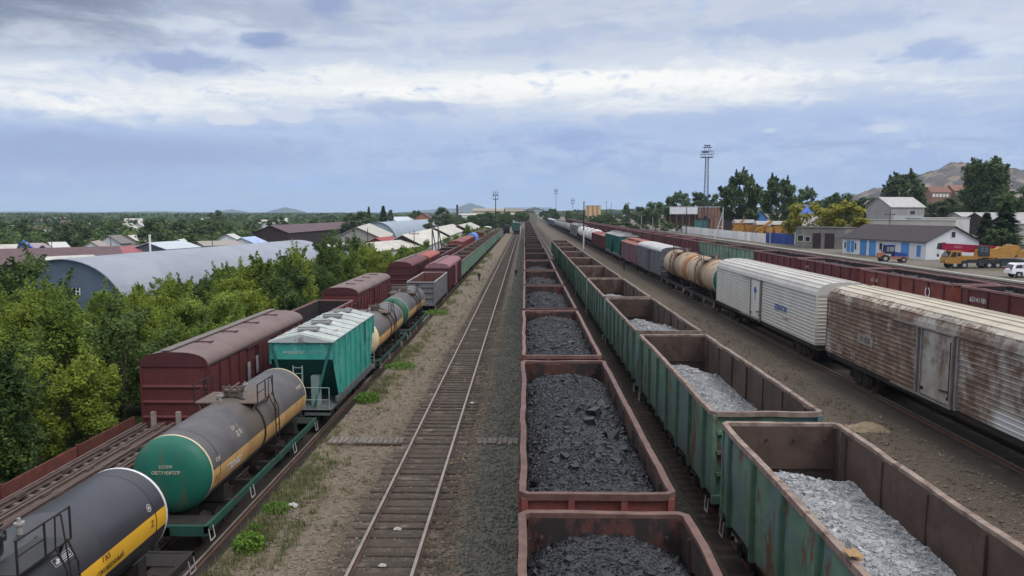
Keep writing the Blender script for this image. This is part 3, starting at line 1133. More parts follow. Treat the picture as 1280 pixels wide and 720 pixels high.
    if near:
        h = MB()
        for s in (-1, 1):
            for y in (-6.15, 6.15):
                h.pipe([(s * 1.47, y - .14, 1.0), (s * 1.5, y - .14, .62), (s * 1.5, y + .14, .62), (s * 1.47, y + .14, 1.0)], .018, 5)
        h.build('step', mat('grubby_white', (.4, .4, .39), (.22, .21, .2)), t)
        couplers(t, GL + .1)
    gear(t, 4.33, near)
    return t


# ------------------------------------------------------------------ bulk loads
coalmat = mat('coal', (.0135, .0145, .02), (.0075, .008, .011), scale=6, rough=.5, spec=.5, spots=(.036, .038, .046), spot_amt=.2, spot_scale=3)
rockmat = mat('grey_ore', (.30, .305, .315), (.20, .205, .215), scale=4, rough=.9, spots=(.38, .38, .385), spot_amt=.3, spot_scale=3, spec=.25)


def lumps(rg, px_, py_, pz_, s, flat, jit=(.55, .35)):
    n = len(px_)
    cube = np.array([(-1, -1, -1), (1, -1, -1), (1, 1, -1), (-1, 1, -1), (-1, -1, 1), (1, -1, 1), (1, 1, 1), (-1, 1, 1)], float) * .5
    q = np.array([(0, 3, 2, 1), (4, 5, 6, 7), (0, 1, 5, 4), (1, 2, 6, 5), (2, 3, 7, 6), (3, 0, 4, 7)])
    v = cube[None] * (1 + rg.uniform(-jit[0], jit[1], (n, 8, 3)))
    v *= (np.stack([rg.uniform(.7, 1.5, n), rg.uniform(.6, 1.2, n), rg.uniform(flat, 1.0, n)], -1) * s[:, None])[:, None]
    # random rotation, mostly about z with a tilt
    a, tl, ta = rg.uniform(0, 2 * PI, n), np.abs(rg.normal(0, .5, n)), rg.uniform(0, 2 * PI, n)
    ca, sa = np.cos(a)[:, None], np.sin(a)[:, None]
    x, y, z = v[..., 0] * ca - v[..., 1] * sa, v[..., 0] * sa + v[..., 1] * ca, v[..., 2]
    ct, st = np.cos(tl)[:, None], np.sin(tl)[:, None]
    kx, ky = np.cos(ta)[:, None], np.sin(ta)[:, None]
    d = kx * x + ky * y
    cx, cy, cz = ky * z, -kx * z, kx * y - ky * x
    x, y, z = x * ct + cx * st + kx * d * (1 - ct), y * ct + cy * st + ky * d * (1 - ct), z * ct + cz * st
    v = np.stack([x + px_[:, None], y + py_[:, None], z + pz_[:, None]], -1)
    return v.reshape(-1, 3), (q[None] + (np.arange(n) * 8)[:, None, None]).reshape(-1, 4)


def heap_mesh(name, m, prof, n, seed, s0, s1, smax, flat=.4, hw=1.34, hl=6.33, big=(), fine=True):
    """prof(x, y) -> surface height above rail top (arrays); lumps lie half sunk in the heap"""
    rg = np.random.default_rng(seed)
    nx, ny = (28, 120) if fine else (8, 24)
    X, Y = np.meshgrid(np.linspace(-hw, hw, nx + 1), np.linspace(-hl, hl, ny + 1))
    Z = prof(X, Y)
    if fine:
        Z = Z + rg.normal(0, .018, Z.shape)
    V = np.stack([X, Y, np.maximum(Z, 1.29)], -1).reshape(-1, 3)
    idx = np.arange((nx + 1) * (ny + 1)).reshape(ny + 1, nx + 1)
    Q = np.stack([idx[:-1, :-1], idx[:-1, 1:], idx[1:, 1:], idx[1:, :-1]], -1).reshape(-1, 4)
    zc_ = V[Q].mean(1)
    keep = prof(zc_[:, 0], zc_[:, 1]) > 1.27
    Q = Q[keep]
    px_, py_ = rg.uniform(-hw + .03, hw - .03, n), rg.uniform(-hl + .03, hl - .03, n)
    s = np.minimum(smax, s0 + (s1 - s0) * rg.pareto(3.0, n))
    for (bx, by, bs) in big:
        px_, py_, s = np.append(px_, bx), np.append(py_, by), np.append(s, bs)
    px_ = np.clip(px_, -hw + s * .4, hw - s * .4)
    pz_ = prof(px_, py_)
    k = pz_ > 1.3
    px_, py_, pz_, s = px_[k], py_[k], pz_[k], s[k]
    lv, lq = lumps(rg, px_, py_, pz_ + s * .08, s, flat, (.42, .05) if m is rockmat else (.5, .15))
    return fast_mesh(name, np.concatenate([V, lv]), np.concatenate([Q, lq + len(V)]), m)


def wn2(x, y, seed, sc_):
    """cheap smooth undulation"""
    r = np.random.default_rng(seed)
    z = 0
    for k in range(7):
        a, f, p = r.uniform(0, 2 * PI), r.uniform(.5, 1.6) * sc_, r.uniform(0, 6.28)
        z = z + np.sin((x * np.cos(a) + y * np.sin(a)) * f + p) / 7
    return z


def coalprof(top, edge, fardrop, nearrise, seed):
    def f(x, y):
        z = top - edge * (np.abs(x) / 1.34) ** 2.2 + .10 * wn2(x, y, seed, 1.3) + .05 * wn2(x, y, seed + 5, 3)
        z = z - fardrop * np.clip((y - 4.2) / 2.2, 0, 1) ** 1.5 - nearrise * np.clip((-y - 5.2) / 1.2, 0, 1)
        return np.minimum(z, GT - .06)
    return f


# coal train: the camera looks along it
coalp = gondola('coal', coalwag, coalin, coalrim, coalwag, True, 3)
coalp2 = gondola('coal2', coalwag, coalin, coalrim, coalwag, True, 8)
coalf = gondola('coalfar', maroon, mat('dark_brown_inside', (.045, .026, .026), (.03, .02, .02)), mat('dark_brown_rim', (.125, .075, .07), (.085, .05, .046)), maroon, False)  # far coal wagons: darker brown inside and rim
Y0 = 13.99 + 6.4
heaps = [heap_mesh('coal_load', coalmat, coalprof(3.40, .40, .30, .0, 3), 32000, 1, .036, .052, .2, .5),
         heap_mesh('coal_load', coalmat, coalprof(3.32, .36, .40, -.05, 8), 32000, 2, .035, .05, .19, .5,
                   big=((.75, -2.2, .34), (.8, 1.2, .38), (.35, -.9, .36), (.5, -.1, .4), (1.0, -3.0, .3), (.55, .3, .3))),
         heap_mesh('coal_load', coalmat, coalprof(3.36, .3, .5, .1, 12), 14000, 3, .05, .07, .24, .35),
         heap_mesh('coal_load', coalmat, coalprof(3.22, .3, .65, .2, 15), 6000, 4, .07, .09, .26, .4),
         heap_mesh('coal_load', coalmat, coalprof(2.95, .3, .7, .2, 21), 1500, 5, .1, .14, .32, .4, fine=False)]
used = set()
for i in range(-1, 30):
    y = Y0 + 13.92 * i
    near = i < 5
    src = (coalp2 if i in (-1, 2) else coalp) if near else coalf
    n = i + 1
    lab = f'{ORD[n]} wagon of the coal train counted from the camera, brown red open wagon' if near else f'maroon open wagon of the coal train, {ORD[n]} from the camera'
    if i == -1:
        lab = 'nearest coal wagon at the bottom edge, dented brown red rim'
    x, z = 1.40, .2
    if not near:
        x += random.Random(i).uniform(-.03, .03)
    hz = [1, 1, 1, 1.0, 1.015][i % 5] if near else random.Random(i * 7).choice([.96, 1.0, 1.03])
    o = src if src not in used else dup(src, (x, y, z))
    used.add(src)
    o.location = (x, y, z)
    o.scale = (1, 1, hz)
    tag(o, lab, None, 'open wagons of the coal train')
    me = heaps[min(i + 1, 3)] if i < 5 else heaps[4]
    c = link('coal_load', me, None, (x, y, z - [0, 0, .0, .18, .25, .25][min(max(i, 0), 5)] * (1 if i > 1 else 0)))
    tag(c, ('coal heap with small lumps in the nearest wagon at the bottom edge' if i == -1 else
            f'black coal heap lying in the {ORD[n]} wagon of the coal train'), 'coal', 'coal heaps in the coal train')

# green train carrying grey ore
grp = gondola('green', greenpaint, rustin, rustrim, greenpost, True, 21, ends='horizontal')
grp2 = gondola('green2', greenpaint, rustin, rustrim, greenpost, True, 33, ends='horizontal')
grf = gondola('greenfar', greenpaint, rustin, rustrim, greenpost, False, ends='horizontal')
GY = 6.05 + 6.4


def rp(lo, ridge, far0, far1, near0, near1, seed, xk=0.0):
    def f(x, y):
        z = lo + ridge * np.exp(-((x + .35 + xk) / .95) ** 2) + .13 * wn2(x, y, seed, 1.4) + .06 * wn2(x, y, seed + 3, 3.5)
        k = np.clip((far1 - y + .3 * wn2(x, y, seed + 1, 2)) / (far1 - far0), 0, 1) * np.clip((y - near1) / (near0 - near1), 0, 1)
        return 1.0 + (z - 1.0) * (k * k * (3 - 2 * k))
    return f


rocks = [heap_mesh('ore_load', rockmat, rp(2.3, .28, 5.0, 7.0, -7, -8, 4), 30000, 11, .034, .052, .17, .75, big=((-.2, 3.9, .24), (.1, 3.0, .26), (-.6, 4.6, .2), (-.4, 1.2, .2), (.4, 3.4, .2))),
         heap_mesh('ore_load', rockmat, rp(2.15, .5, 3.6, 5.8, -7, -8, 9), 22000, 12, .042, .06, .18, .75, big=((.1, 2.2, .22), (-.5, 3.0, .22))),
         heap_mesh('ore_load', rockmat, rp(2.75, .32, -.3, 2.4, -7, -8, 14, .1), 7000, 13, .06, .08, .25, .5),
         heap_mesh('ore_load', rockmat, rp(2.7, .3, -1.6, .6, -7, -8, 17, .1), 1600, 14, .1, .14, .4, .5)]
for i in range(10):
    y = GY + 13.92 * i
    src = grp if i in (0, 2, 3) else grp2 if i < 5 else grf
    o = src if src not in used else dup(src, (6.5, y, .2))
    used.add(src)
    o.location = (6.5, y, .2)
    lab = ['nearest green open wagon with peeling paint, ore heap inside', 'second green open wagon, its rim just behind the nearest one',
           'third green open wagon with a small ore heap at its near end'][i] if i < 3 else f'green open wagon with rusty inside, {ORD[i]} from the camera in the ore train'
    if i == 9:
        lab = 'last green open wagon at the far end of the ore train'
    tag(o, lab, None, 'open wagons of the ore train')
    if i < 4:
        tag(link('ore_load', rocks[i], None, (6.5, y, .2)), ['pale grey ore heap in the nearest green wagon', 'pale grey ore heap in the second green wagon',
            'small pale ore heap at the near end of the third green wagon', 'low remnant of pale ore in the fourth green wagon'][i], 'ore', 'ore heaps in the green train')
b = MB()
b.grid(lambda u, v: ((u - .5) * .22, (v - .5) * .3, .05 + .05 * noise.noise(Vector((u * 3, v * 3, 5)))), 5, 5)
b.grid(lambda u, v: ((u - .5) * .22, (v - .5) * .3, -.02), 5, 5, flip=True)
tag(b.build('orange_scrap', mat('orange_scrap', (.36, .23, .10), (.28, .18, .08)), None, (5.1, 11.35, .2 + 3.49)), 'small orange scrap lying on the left rim of the nearest green wagon', 'scrap')

# far right: maroon open wagons, two green ones among them
rr = gondola('rr', maroon, shadein, mat('maroon_rim', (.28, .15, .15), (.2, .1, .1), rough=.6), maroon_d, True, 41)
rr2 = gondola('rr2', redox, shadein, MATS['maroon_rim'], maroon, True, 47)
rrg = gondola('rrg', palegreen, rustin, rustrim, palegreen, False)
rrf = gondola('rrf', maroon, maroonin, MATS['maroon_rim'], maroon_d, False)
RY = yc(47.1, 6) + .56 - 13.92 + 6.4
darkheap = heap_mesh('coal_load', coalmat, coalprof(3.2, .25, .3, .2, 31), 2500, 7, .08, .12, .3, .4)
for i in range(33):
    y = RY + 13.92 * i
    src = {0: rr, 1: rr2, 2: rr, 3: rr, 4: rrg, 5: rrg}.get(i, rrf)
    o = src if src not in used else dup(src, (28, y, 1.1))
    used.add(src)
    o.location = (28, y, 1.1)
    lab = {0: 'maroon open wagon nearest the right edge, white number on its side', 1: 'bright red open wagon with a white ring mark, beyond the rusty van',
           2: 'dull maroon open wagon just beyond the bright red one', 3: 'maroon open wagon between the green pair and the dull maroon one',
           4: 'pale green open wagon nearer the camera of the green pair', 5: 'pale green open wagon farther from the camera of the green pair'}.get(
        i, f'maroon open wagon beyond the green pair, {ORD[i - 6]} counted away from the camera')
    tag(o, lab, None, 'open wagons on the far right track')
    if i in (0, 1, 2):
        tag(link('coal_load', darkheap, None, (28, y, 1.1)), ['dark load in the maroon wagon nearest the right edge', 'dark load in the bright red open wagon', 'dark load in the dull maroon open wagon'][i], 'coal', 'dark loads on the far right track')
for (i, txt, yy, s_) in [(0, '65141181', 4.6, .42), (1, '61794', 3.85, .42), (2, '5371', 3.7, .4)]:
    o = [q for q in bpy.data.objects if q.get('group') == 'open wagons on the far right track'][0]
    par = [q for q in bpy.data.objects if q.get('group') == 'open wagons on the far right track' and abs(q.location.y - (RY + 13.92 * i)) < .1][0]
    text('lettering', txt, s_, lettering, par, (-1.49, yy, 2.75), (PI / 2, 0, -PI / 2))
par = [q for q in bpy.data.objects if q.get('group') == 'open wagons on the far right track' and abs(q.location.y - (RY + 13.92)) < .1][0]
b = MB()
n = 20
for k in range(n):
    a0, a1 = 2 * PI * k / n, 2 * PI * (k + 1) / n
    if k in (4, 5):
        continue
    b.add([(0, math.cos(a0) * .32, math.sin(a0) * .36), (0, math.cos(a1) * .32, math.sin(a1) * .36), (0, math.cos(a1) * .22, math.sin(a1) * .25), (0, math.cos(a0) * .22, math.sin(a0) * .25)], [(0, 1, 2, 3)])
b.box(-.003, .003, -.03, .05, -.2, .2)
b.build('ring_mark', lettering, par, (-1.5, -3.75, 2.65))

# left train, far part: long rake of pale green open wagons
lgn = gondola('lgn', palegreen, rustin, rustrim, palegreen, False)
LZ = -1.7
for i in range(14):
    y = 112.5 + 6.4 + 13.92 * i
    o = lgn if i == 0 else dup(lgn, (0, 0, 0))
    o.location = (-10.85, y, LZ)
    tag(o, f'pale green open wagon of the left train, {ORD[i]} beyond the maroon covered wagon', None, 'pale green open wagons of the left train')
gg = gondola('gg', greypaint, maroonin, mat('grey_rim', (.36, .33, .33), (.26, .24, .24)), greypaint, True, 55, ends='horizontal')
gg.location = (-10.85, 79 - .6 + 6.4, LZ)
tag(gg, 'grey open wagon with maroon inside, just beyond the tank wagons')
mo = gondola('mo', redox, shadein, MATS['maroon_rim'], maroon, False)
mo.location = (-15.65, 48.9 + 6.4, LZ)
tag(mo, 'empty red open wagon between the two maroon covered wagons by the trees')

# pale station dirt wagons left-left, farther
moo = gondola('moo', maroon, shadein, MATS['maroon_rim'], maroon_d, False)
for i in range(3):
    o = moo if i == 0 else dup(moo, (0, 0, 0))
    o.location = (-15.6, 127.5 + 6.4 + 13.92 * i, LZ)
    tag(o, f'maroon open wagon with dark inside by the bushes, {ORD[i]} beyond the orange roofed wagon', None, 'maroon open wagons by the bushes')
# ------------------------------------------------------------------ tank wagons
def tank_wagon(label, loc, L=10.3, r=1.28, ax=2.35, body=None, end=None, stripe=None, ring=None, band=None, framem=None, stripe_a=(-24, 2), near=True,
               platform=True, fit=None, bands=(-3.3, 3.3), deck=1.05, cat='tank wagon', group=None, white_top=False):
    t = thing('tank_wagon', label, cat, loc, 0, group)
    prof = []
    h = L / 2
    dome = [(h + .42, 0), (h + .41, .3 * r), (h + .36, .6 * r), (h + .26, .82 * r), (h + .12, .95 * r), (h, r)]
    prof = [(-y, q) for y, q in dome] + [(-h + .09, r)] + [(-h + .6, r)] + ([(-h + .65, r)]) + [q for y_ in (-h * .4, h * .4) for q in ((y_ - .05, r), (y_ - .03, r + .012), (y_ + .03, r + .012), (y_ + .05, r))] + [(h - .65, r), (h - .6, r), (h - .09, r)] + list(reversed(dome))
    b = MB()
    n = 48
    vs = []
    for (y, q) in prof:
        for k in range(n):
            a = 2 * PI * (k + .5) / n
            vs.append((q * math.cos(a), y, ax + q * math.sin(a)))
    m_ = len(prof)
    for i in range(m_ - 1):
        for k in range(n):
            j = (k + 1) % n
            deg = math.degrees(2 * PI * (k + 1) / n)
            d = (deg + 180) % 360 - 180
            d2 = (180 - deg + 180) % 360 - 180
            ym = (prof[i][0] + prof[i + 1][0]) / 2
            mi = 0
            if abs(ym) > h:
                mi = 1
            elif abs(ym) > h - .1:
                mi = 2
            elif abs(abs(ym) - (h - .625)) < .03:
                mi = 4
            elif stripe_a[0] <= d <= stripe_a[1] or stripe_a[0] <= d2 <= stripe_a[1]:
                mi = 3
            b.add([vs[i * n + k], vs[i * n + j], vs[(i + 1) * n + j], vs[(i + 1) * n + k]], [(0, 1, 2, 3)], mi, True)
    # weld the smooth barrel: one shared-vertex mesh
    bm_ = MB()
    bm_.v = vs
    bm_.f = [tuple(q) for q in [(i * n + k, (i + 1) * n + k, (i + 1) * n + (k + 1) % n, i * n + (k + 1) % n) for i in range(m_ - 1) for k in range(n)]]
    bm_.m = b.m
    bm_.s = [True] * len(bm_.f)
    bm_.build('barrel', [body, end or body, ring or body, stripe or body, blackp], t)
    framem = framem or under
    f = MB()
    fl = h + 1.0
    for s in (-1, 1):
        x0, x1 = sorted((s * 1.36, s * 1.46))
        f.box(x0, x1, -fl, fl, deck - .24, deck)
        f.box(-1.46, 1.46, min(s * fl, s * (fl - .12)), max(s * fl, s * (fl - .12)), deck - .32, deck + .003)
    for y in (-3.9, -2.0, 0, 2.0, 3.9):
        f.box(-1.36, 1.36, y - .09, y + .09, deck - .2, deck - .02, 1)
    f.box(-.3, .3, -fl, fl, deck - .4, deck - .06, 1)
    for s in (-1, 1):
        f.box(-1.36, 1.36, min(s * (fl - .12), s * (fl - .9)), max(s * (fl - .12), s * (fl - .9)), deck - .05, deck - .015, 1)
    f.build('frame', [framem, under], t)
    for s in (-1, 1):
        sd_ = MB()
        prof2 = [(-1.15, deck - .02), (1.15, deck - .02)] + [(1.12 * r * math.cos(a), ax + (r - .02) * math.sin(a) * 1.0) for a in [R(-35), R(-50), R(-65), R(-80), R(-90), R(-100), R(-115), R(-130), R(-145)]]
        sd_.prism(prof2, s * 3.9 - .2, s * 3.9 + .2)
        sd_.build('saddle', under, t)
    if not near:
        if platform:
            q = MB()
            q.cyl((0, 0, ax + r - .05), (0, 0, ax + r + .3), .35, 12)
            q.build('manhole', under, t)
            q = MB()
            q.box(-1.1, 1.1, -.5, .5, ax + r * .86, ax + r * .86 + .05)
            q.build('platform', under, t)
        for y in bands:
            q = MB()
            q.rope([((r + .015) * math.cos(a), y, ax + (r + .015) * math.sin(a)) for a in [R(-35 + 250 * k / 16) for k in range(17)]], [.05] * 17, 5)
            q.build('strap', band or under, t)
        gear(t, 3.9, True)
        return t
    for y in bands:
        q = MB()
        q.rope([((r + .02) * math.cos(a), y, ax + (r + .02) * math.sin(a)) for a in [R(-38 + 256 * k / 24) for k in range(25)]], [.045] * 25, 6)
        q.build('strap', band or under, t)
    zt = ax + r
    # dome hatch, valves, platform with railings
    q = MB()
    q.cyl((0, 0, zt - .08), (0, 0, zt + .22), .34, 20)
    q.cyl((0, 0, zt + .22), (0, 0, zt + .3), .38, 20)
    for k in range(8):
        a = 2 * PI * k / 8
        q.cyl((.38 * math.cos(a), .38 * math.sin(a), zt + .16), (.38 * math.cos(a), .38 * math.sin(a), zt + .38), .03, 6)
    q.bar((-.45, 0, zt + .34), (.45, 0, zt + .34), .07, .05)
    q.bar((0, -.3, zt + .32), (.05, .5, zt + .4), .06, .05)
    mat('rusty_fittings', (.14, .105, .085), (.09, .065, .055), scale=9, rough=.85, bump=.4)
    q.build('hatch', fit or MATS['rusty_fittings'], t)
    for (vx, vy) in ((.1, .95), (-.15, -.95)):
        q = MB()
        q.cyl((vx, vy, zt - .06), (vx, vy, zt + .2), .07, 8)
        q.cyl((vx, vy, zt + .2), (vx, vy, zt + .25), .11, 8)
        q.cyl((vx, vy, zt + .25), (vx, vy, zt + .34), .04, 6, 0)
        q.build('valve', mat('pale_valve', (.35, .34, .33), (.2, .19, .18)), t)
    q = MB()
    for s in (-1, 1):
        x0, x1 = sorted((s * .45, s * 1.2))
        q.box(x0, x1, -.75, .95, zt - .13, zt - .08)
    q.bar((-.45, -.75, zt - .1), (.45, -.75, zt - .1), .1, .06)
    q.bar((-.45, .95, zt - .1), (.45, .95, zt - .1), .1, .06)
    for s in (-1, 1):
        for y in (-.65, .85):
            q.bar((s * 1.1, y, zt - .12), (s * .95, y, zt - .5), .05, .05)
    q.build('platform', fit or MATS['rusty_fittings'], t)
    for s in (-1, 1):
        q = MB()
        for y in (-.75, .1, .95):
            q.cyl((s * 1.2, y, zt - .1), (s * 1.2, y, zt + .62), .024, 6)
        q.cyl((s * 1.2, -.75, zt + .6), (s * 1.2, .1, zt + .6), .02, 6)
        q.cyl((s * 1.2, -.75, zt + .28), (s * 1.2, .1, zt + .28), .016, 6)
        q.cyl((s * 1.2, .1, zt + .6), (s * 1.2, .95, zt + .6), .018, 6)
        q.build('railing', under, t)
        # ladder follows the barrel
        q = MB()
        for y in (.42, .82):
            q.pipe([(s * 1.2, y, zt - .05), (s * (r + .16), y, ax + .7), (s * (r + .2), y, ax - .1), (s * (r + .12), y, deck)], .022, 6)
        for k in range(8):
            z = deck + .15 + (zt - .3 - deck) * k / 8
            x = r + .2 if z < ax + .4 else r + .2 - (z - ax - .4) * .25
            q.cyl((s * x, .42, z), (s * x, .82, z), .016, 5)
        q.pipe([(s * 1.2, .42, zt - .08), (s * 1.22, .42, zt + .6), (s * 1.3, .5, zt + .62), (s * (r + .22), .5, ax + .3)], .018, 5)
        q.build('ladder', under, t)
    for s in (-1, 1):
        q = MB()
        for y in (fl - .25, -fl + .25, 2.6, -2.4):
            q.pipe([(s * 1.47, y - .16, deck - .12), (s * 1.53, y - .16, deck - .5), (s * 1.53, y + .16, deck - .5), (s * 1.47, y + .16, deck - .12)], .02, 5)
        q.build('step', MATS['grubby_white'], t)
    q = MB()
    q.cyl((-.6, -1.2, deck - .55), (-.6, .6, deck - .55), .17, 10)
    q.cyl((.5, .4, deck - .55), (.5, 1.0, deck - .55), .2, 10)
    q.bar((.9, -3, deck - .5), (.9, 3, deck - .5), .04, .04)
    q.build('brake_gear', under, t)
    couplers(t, fl)
    gear(t, 3.9, True)
    return t


tankgrey = mat('dirty_grey_tank', (.105, .10, .105), (.075, .07, .073), scale=.8, rough=.55, rust=(.12, .085, .06), rust_amt=.22, rust_scale=.9, streak=1, bump=.05,
               spots=(.065, .066, .075), spot_amt=.35, spot_scale=.9, spill=(3.0, (.10, .078, .06)))
tankblack = mat('glossy_black_tank', (.042, .042, .052), (.03, .03, .037), scale=.7, rough=.38, spec=.5, rust=(.065, .062, .066), rust_amt=.25, rust_scale=.9, streak=1)
greenend = mat('green_tank_end', (.012, .125, .085), (.012, .095, .07), scale=1.0, rough=.5, rust=(.07, .095, .055), rust_amt=.5, rust_scale=1.6, streak=4)
stripey = mat('ochre_stripe', (.50, .31, .12), (.40, .235, .09), scale=1.0, rough=.65, rust=(.2, .14, .08), rust_amt=.36, streak=.4)
stripeb = mat('yellow_stripe', (.72, .40, .03), (.66, .36, .03), rough=.5)
creamring = mat('cream_ring', (.62, .52, .34), (.52, .42, .26), rough=.6)
framegreen = mat('green_frame', (.022, .078, .06), (.016, .055, .043), rust=(.06, .045, .036), rust_amt=.42, rough=.6)
beige = mat('rust_stained_cream_tank', (.46, .36, .26), (.33, .235, .15), scale=.9, rough=.65, rust=(.22, .105, .055), rust_amt=.5, rust_scale=.8, streak=2.5, spill=(3.5, (.17, .085, .045)))
whitetank = mat('off_white_tank', (.68, .66, .62), (.58, .56, .52), scale=1, rough=.6, rust=(.35, .28, .22), rust_amt=.2)
greytank = mat('mid_grey_tank', (.25, .25, .25), (.18, .18, .18), rough=.6)
LX = -10.9
tb = tank_wagon('glossy black tank wagon with a yellow stripe, nearest the camera', (LX, 14.45, LZ), 10.3, 1.25, 2.6, tankblack, tankblack, stripeb, white, framem=under, bands=(), stripe_a=(-9, 12), fit=blackp)
tg = tank_wagon('grimy grey tank wagon with green end and ochre stripe behind the black one', (LX - .35, 28.5, LZ), 10.4, 1.28, 2.35, tankgrey, greenend, stripey, creamring, framem=framegreen, bands=(-.3,), stripe_a=(-24, 1))
tank_wagon('grey tank wagon with ochre stripe just beyond the teal hopper wagon', (LX, 54.2, LZ), 9.9, 1.28, 2.35, tankgrey, creamring, stripey, creamring, framem=framegreen, bands=(-.3, .9))
tank_wagon('grey tank wagon with green near end in front of the grey open wagon', (LX, 67.2, LZ), 10.3, 1.28, 2.35, tankgrey, greenend, stripey, creamring, framem=framegreen, bands=(-.3, .9))


def on_barrel(par, body, size, m, ax, r, y, deg, sx=1.0):
    """lettering tangent to the camera side (+x) of a barrel; reads along the wagon"""
    a = R(deg)
    n = Vector((math.cos(a), 0, math.sin(a)))
    u = Vector((-math.sin(a), 0, math.cos(a)))
    right = Vector((0, 1, 0))
    M = Matrix((right, u, n)).transposed()
    o = text('lettering', body, size, m, par, n * (r + .012) + Vector((0, y, ax)), M.to_euler(), sx=sx)
    return o


on_barrel(tb, 'ГАЗ', .17, mat('thin_black_letter', (.12, .07, .012), (.09, .055, .012)), 2.6, 1.25, 2.15, 7)
on_barrel(tb, 'СЖИЖЕННЫЙ', .16, MATS['thin_black_letter'], 2.6, 1.25, 2.3, -4)
on_barrel(tb, 'Z', .24, mat('faded_black', (.16, .10, .02), (.12, .08, .02)), 2.6, 1.25, 4.3, 2)
b = MB()
for (y0, y1, z0, z1) in [(-.5, .5, .13, .145), (-.5, .5, -.145, -.13), (-.5, -.485, -.13, .13), (.485, .5, -.13, .13), (-.4, -.2, -.08, .0), (-.3, -.15, -.02, .09),
                         (-.05, .4, .05, .075), (-.05, .36, -.01, .015), (-.05, .42, -.075, -.05)]:
    b.box(y0 * .62, y1 * .62, z0 * .62, z1 * .62, 0, .004)
o = b.build('data_panel', lettering, tb)
a = R(36)
o.matrix_local = Matrix.Translation(Vector((1.262 * math.cos(a), .9, 2.6 + 1.262 * math.sin(a)))) @ Matrix((Vector((0, 1, 0)), Vector((-math.sin(a), 0, math.cos(a))), Vector((math.cos(a), 0, math.sin(a))))).transposed().to_4x4()
b = MB()
for k in range(14):
    a0, a1 = 2 * PI * k / 14, 2 * PI * (k + 1) / 14
    b.add([(math.cos(q) * rr_, math.sin(q) * rr_, 0) for q, rr_ in ((a0, .105), (a1, .105), (a1, .09), (a0, .09))], [(0, 1, 2, 3)])
for k in range(5):
    a0 = PI / 2 + 2 * PI * k / 5
    b.add([(0, 0, .001), (math.cos(a0 - .5) * .032, math.sin(a0 - .5) * .032, .001), (math.cos(a0) * .078, math.sin(a0) * .078, .001), (math.cos(a0 + .5) * .032, math.sin(a0 + .5) * .032, .001)], [(0, 1, 2, 3)])
o = b.build('round_emblem', lettering, tb)
a = R(22)
o.matrix_local = Matrix.Translation(Vector((1.264 * math.cos(a), 4.3, 2.6 + 1.264 * math.sin(a)))) @ Matrix((Vector((0, 1, 0)), Vector((-math.sin(a), 0, math.cos(a))), Vector((math.cos(a), 0, math.sin(a))))).transposed().to_4x4()
on_barrel(tg, '77056821', .36, lettering, 2.35, 1.28, -3.35, -11)
on_barrel(tg, '11', .3, mat('dark_stencil', (.16, .09, .03), (.12, .07, .03)), 2.35, 1.28, -4.85, -11)
on_barrel(tg, 'К2К', .2, cream_letter, 2.35, 1.28, -4.65, 14)
on_barrel(tg, 'БН  1', .22, cream_letter, 2.35, 1.28, -2.6, 38)
on_barrel(tg, 'Д В', .26, cream_letter, 2.35, 1.28, -2.55, 27)
on_barrel(tg, 'КОЖС', .22, cream_letter, 2.35, 1.28, 4.5, 25)
text('lettering', 'БЕНЗИН', .15, cream_letter, tg, (-.02, -5.63, 2.72), (PI / 2, 0, 0), sx=.7)
text('lettering', 'СВЕТЛ НЕФТЕПР', .15, cream_letter, tg, (-.02, -5.63, 2.53), (PI / 2, 0, 0), sx=.72)

# ------------------------------------------------------------------ teal cement hopper wagon
teal = mat('teal_hopper_paint', (.05, .33, .275), (.032, .24, .20), scale=1.4, rough=.6, rust=(.045, .13, .115), rust_amt=.42, rust_scale=1.8, streak=5, spots=(.14, .33, .29), spot_amt=.35, spot_scale=2.2)
teald = mat('dull_teal_paint', (.02, .13, .11), (.018, .10, .09), rough=.6, rust=(.06, .07, .06), rust_amt=.2)
hoproof = mat('pale_hopper_roof', (.40, .425, .41), (.30, .325, .312), scale=1.2, rough=.8, rust=(.19, .18, .175), rust_amt=.42, streak=1)


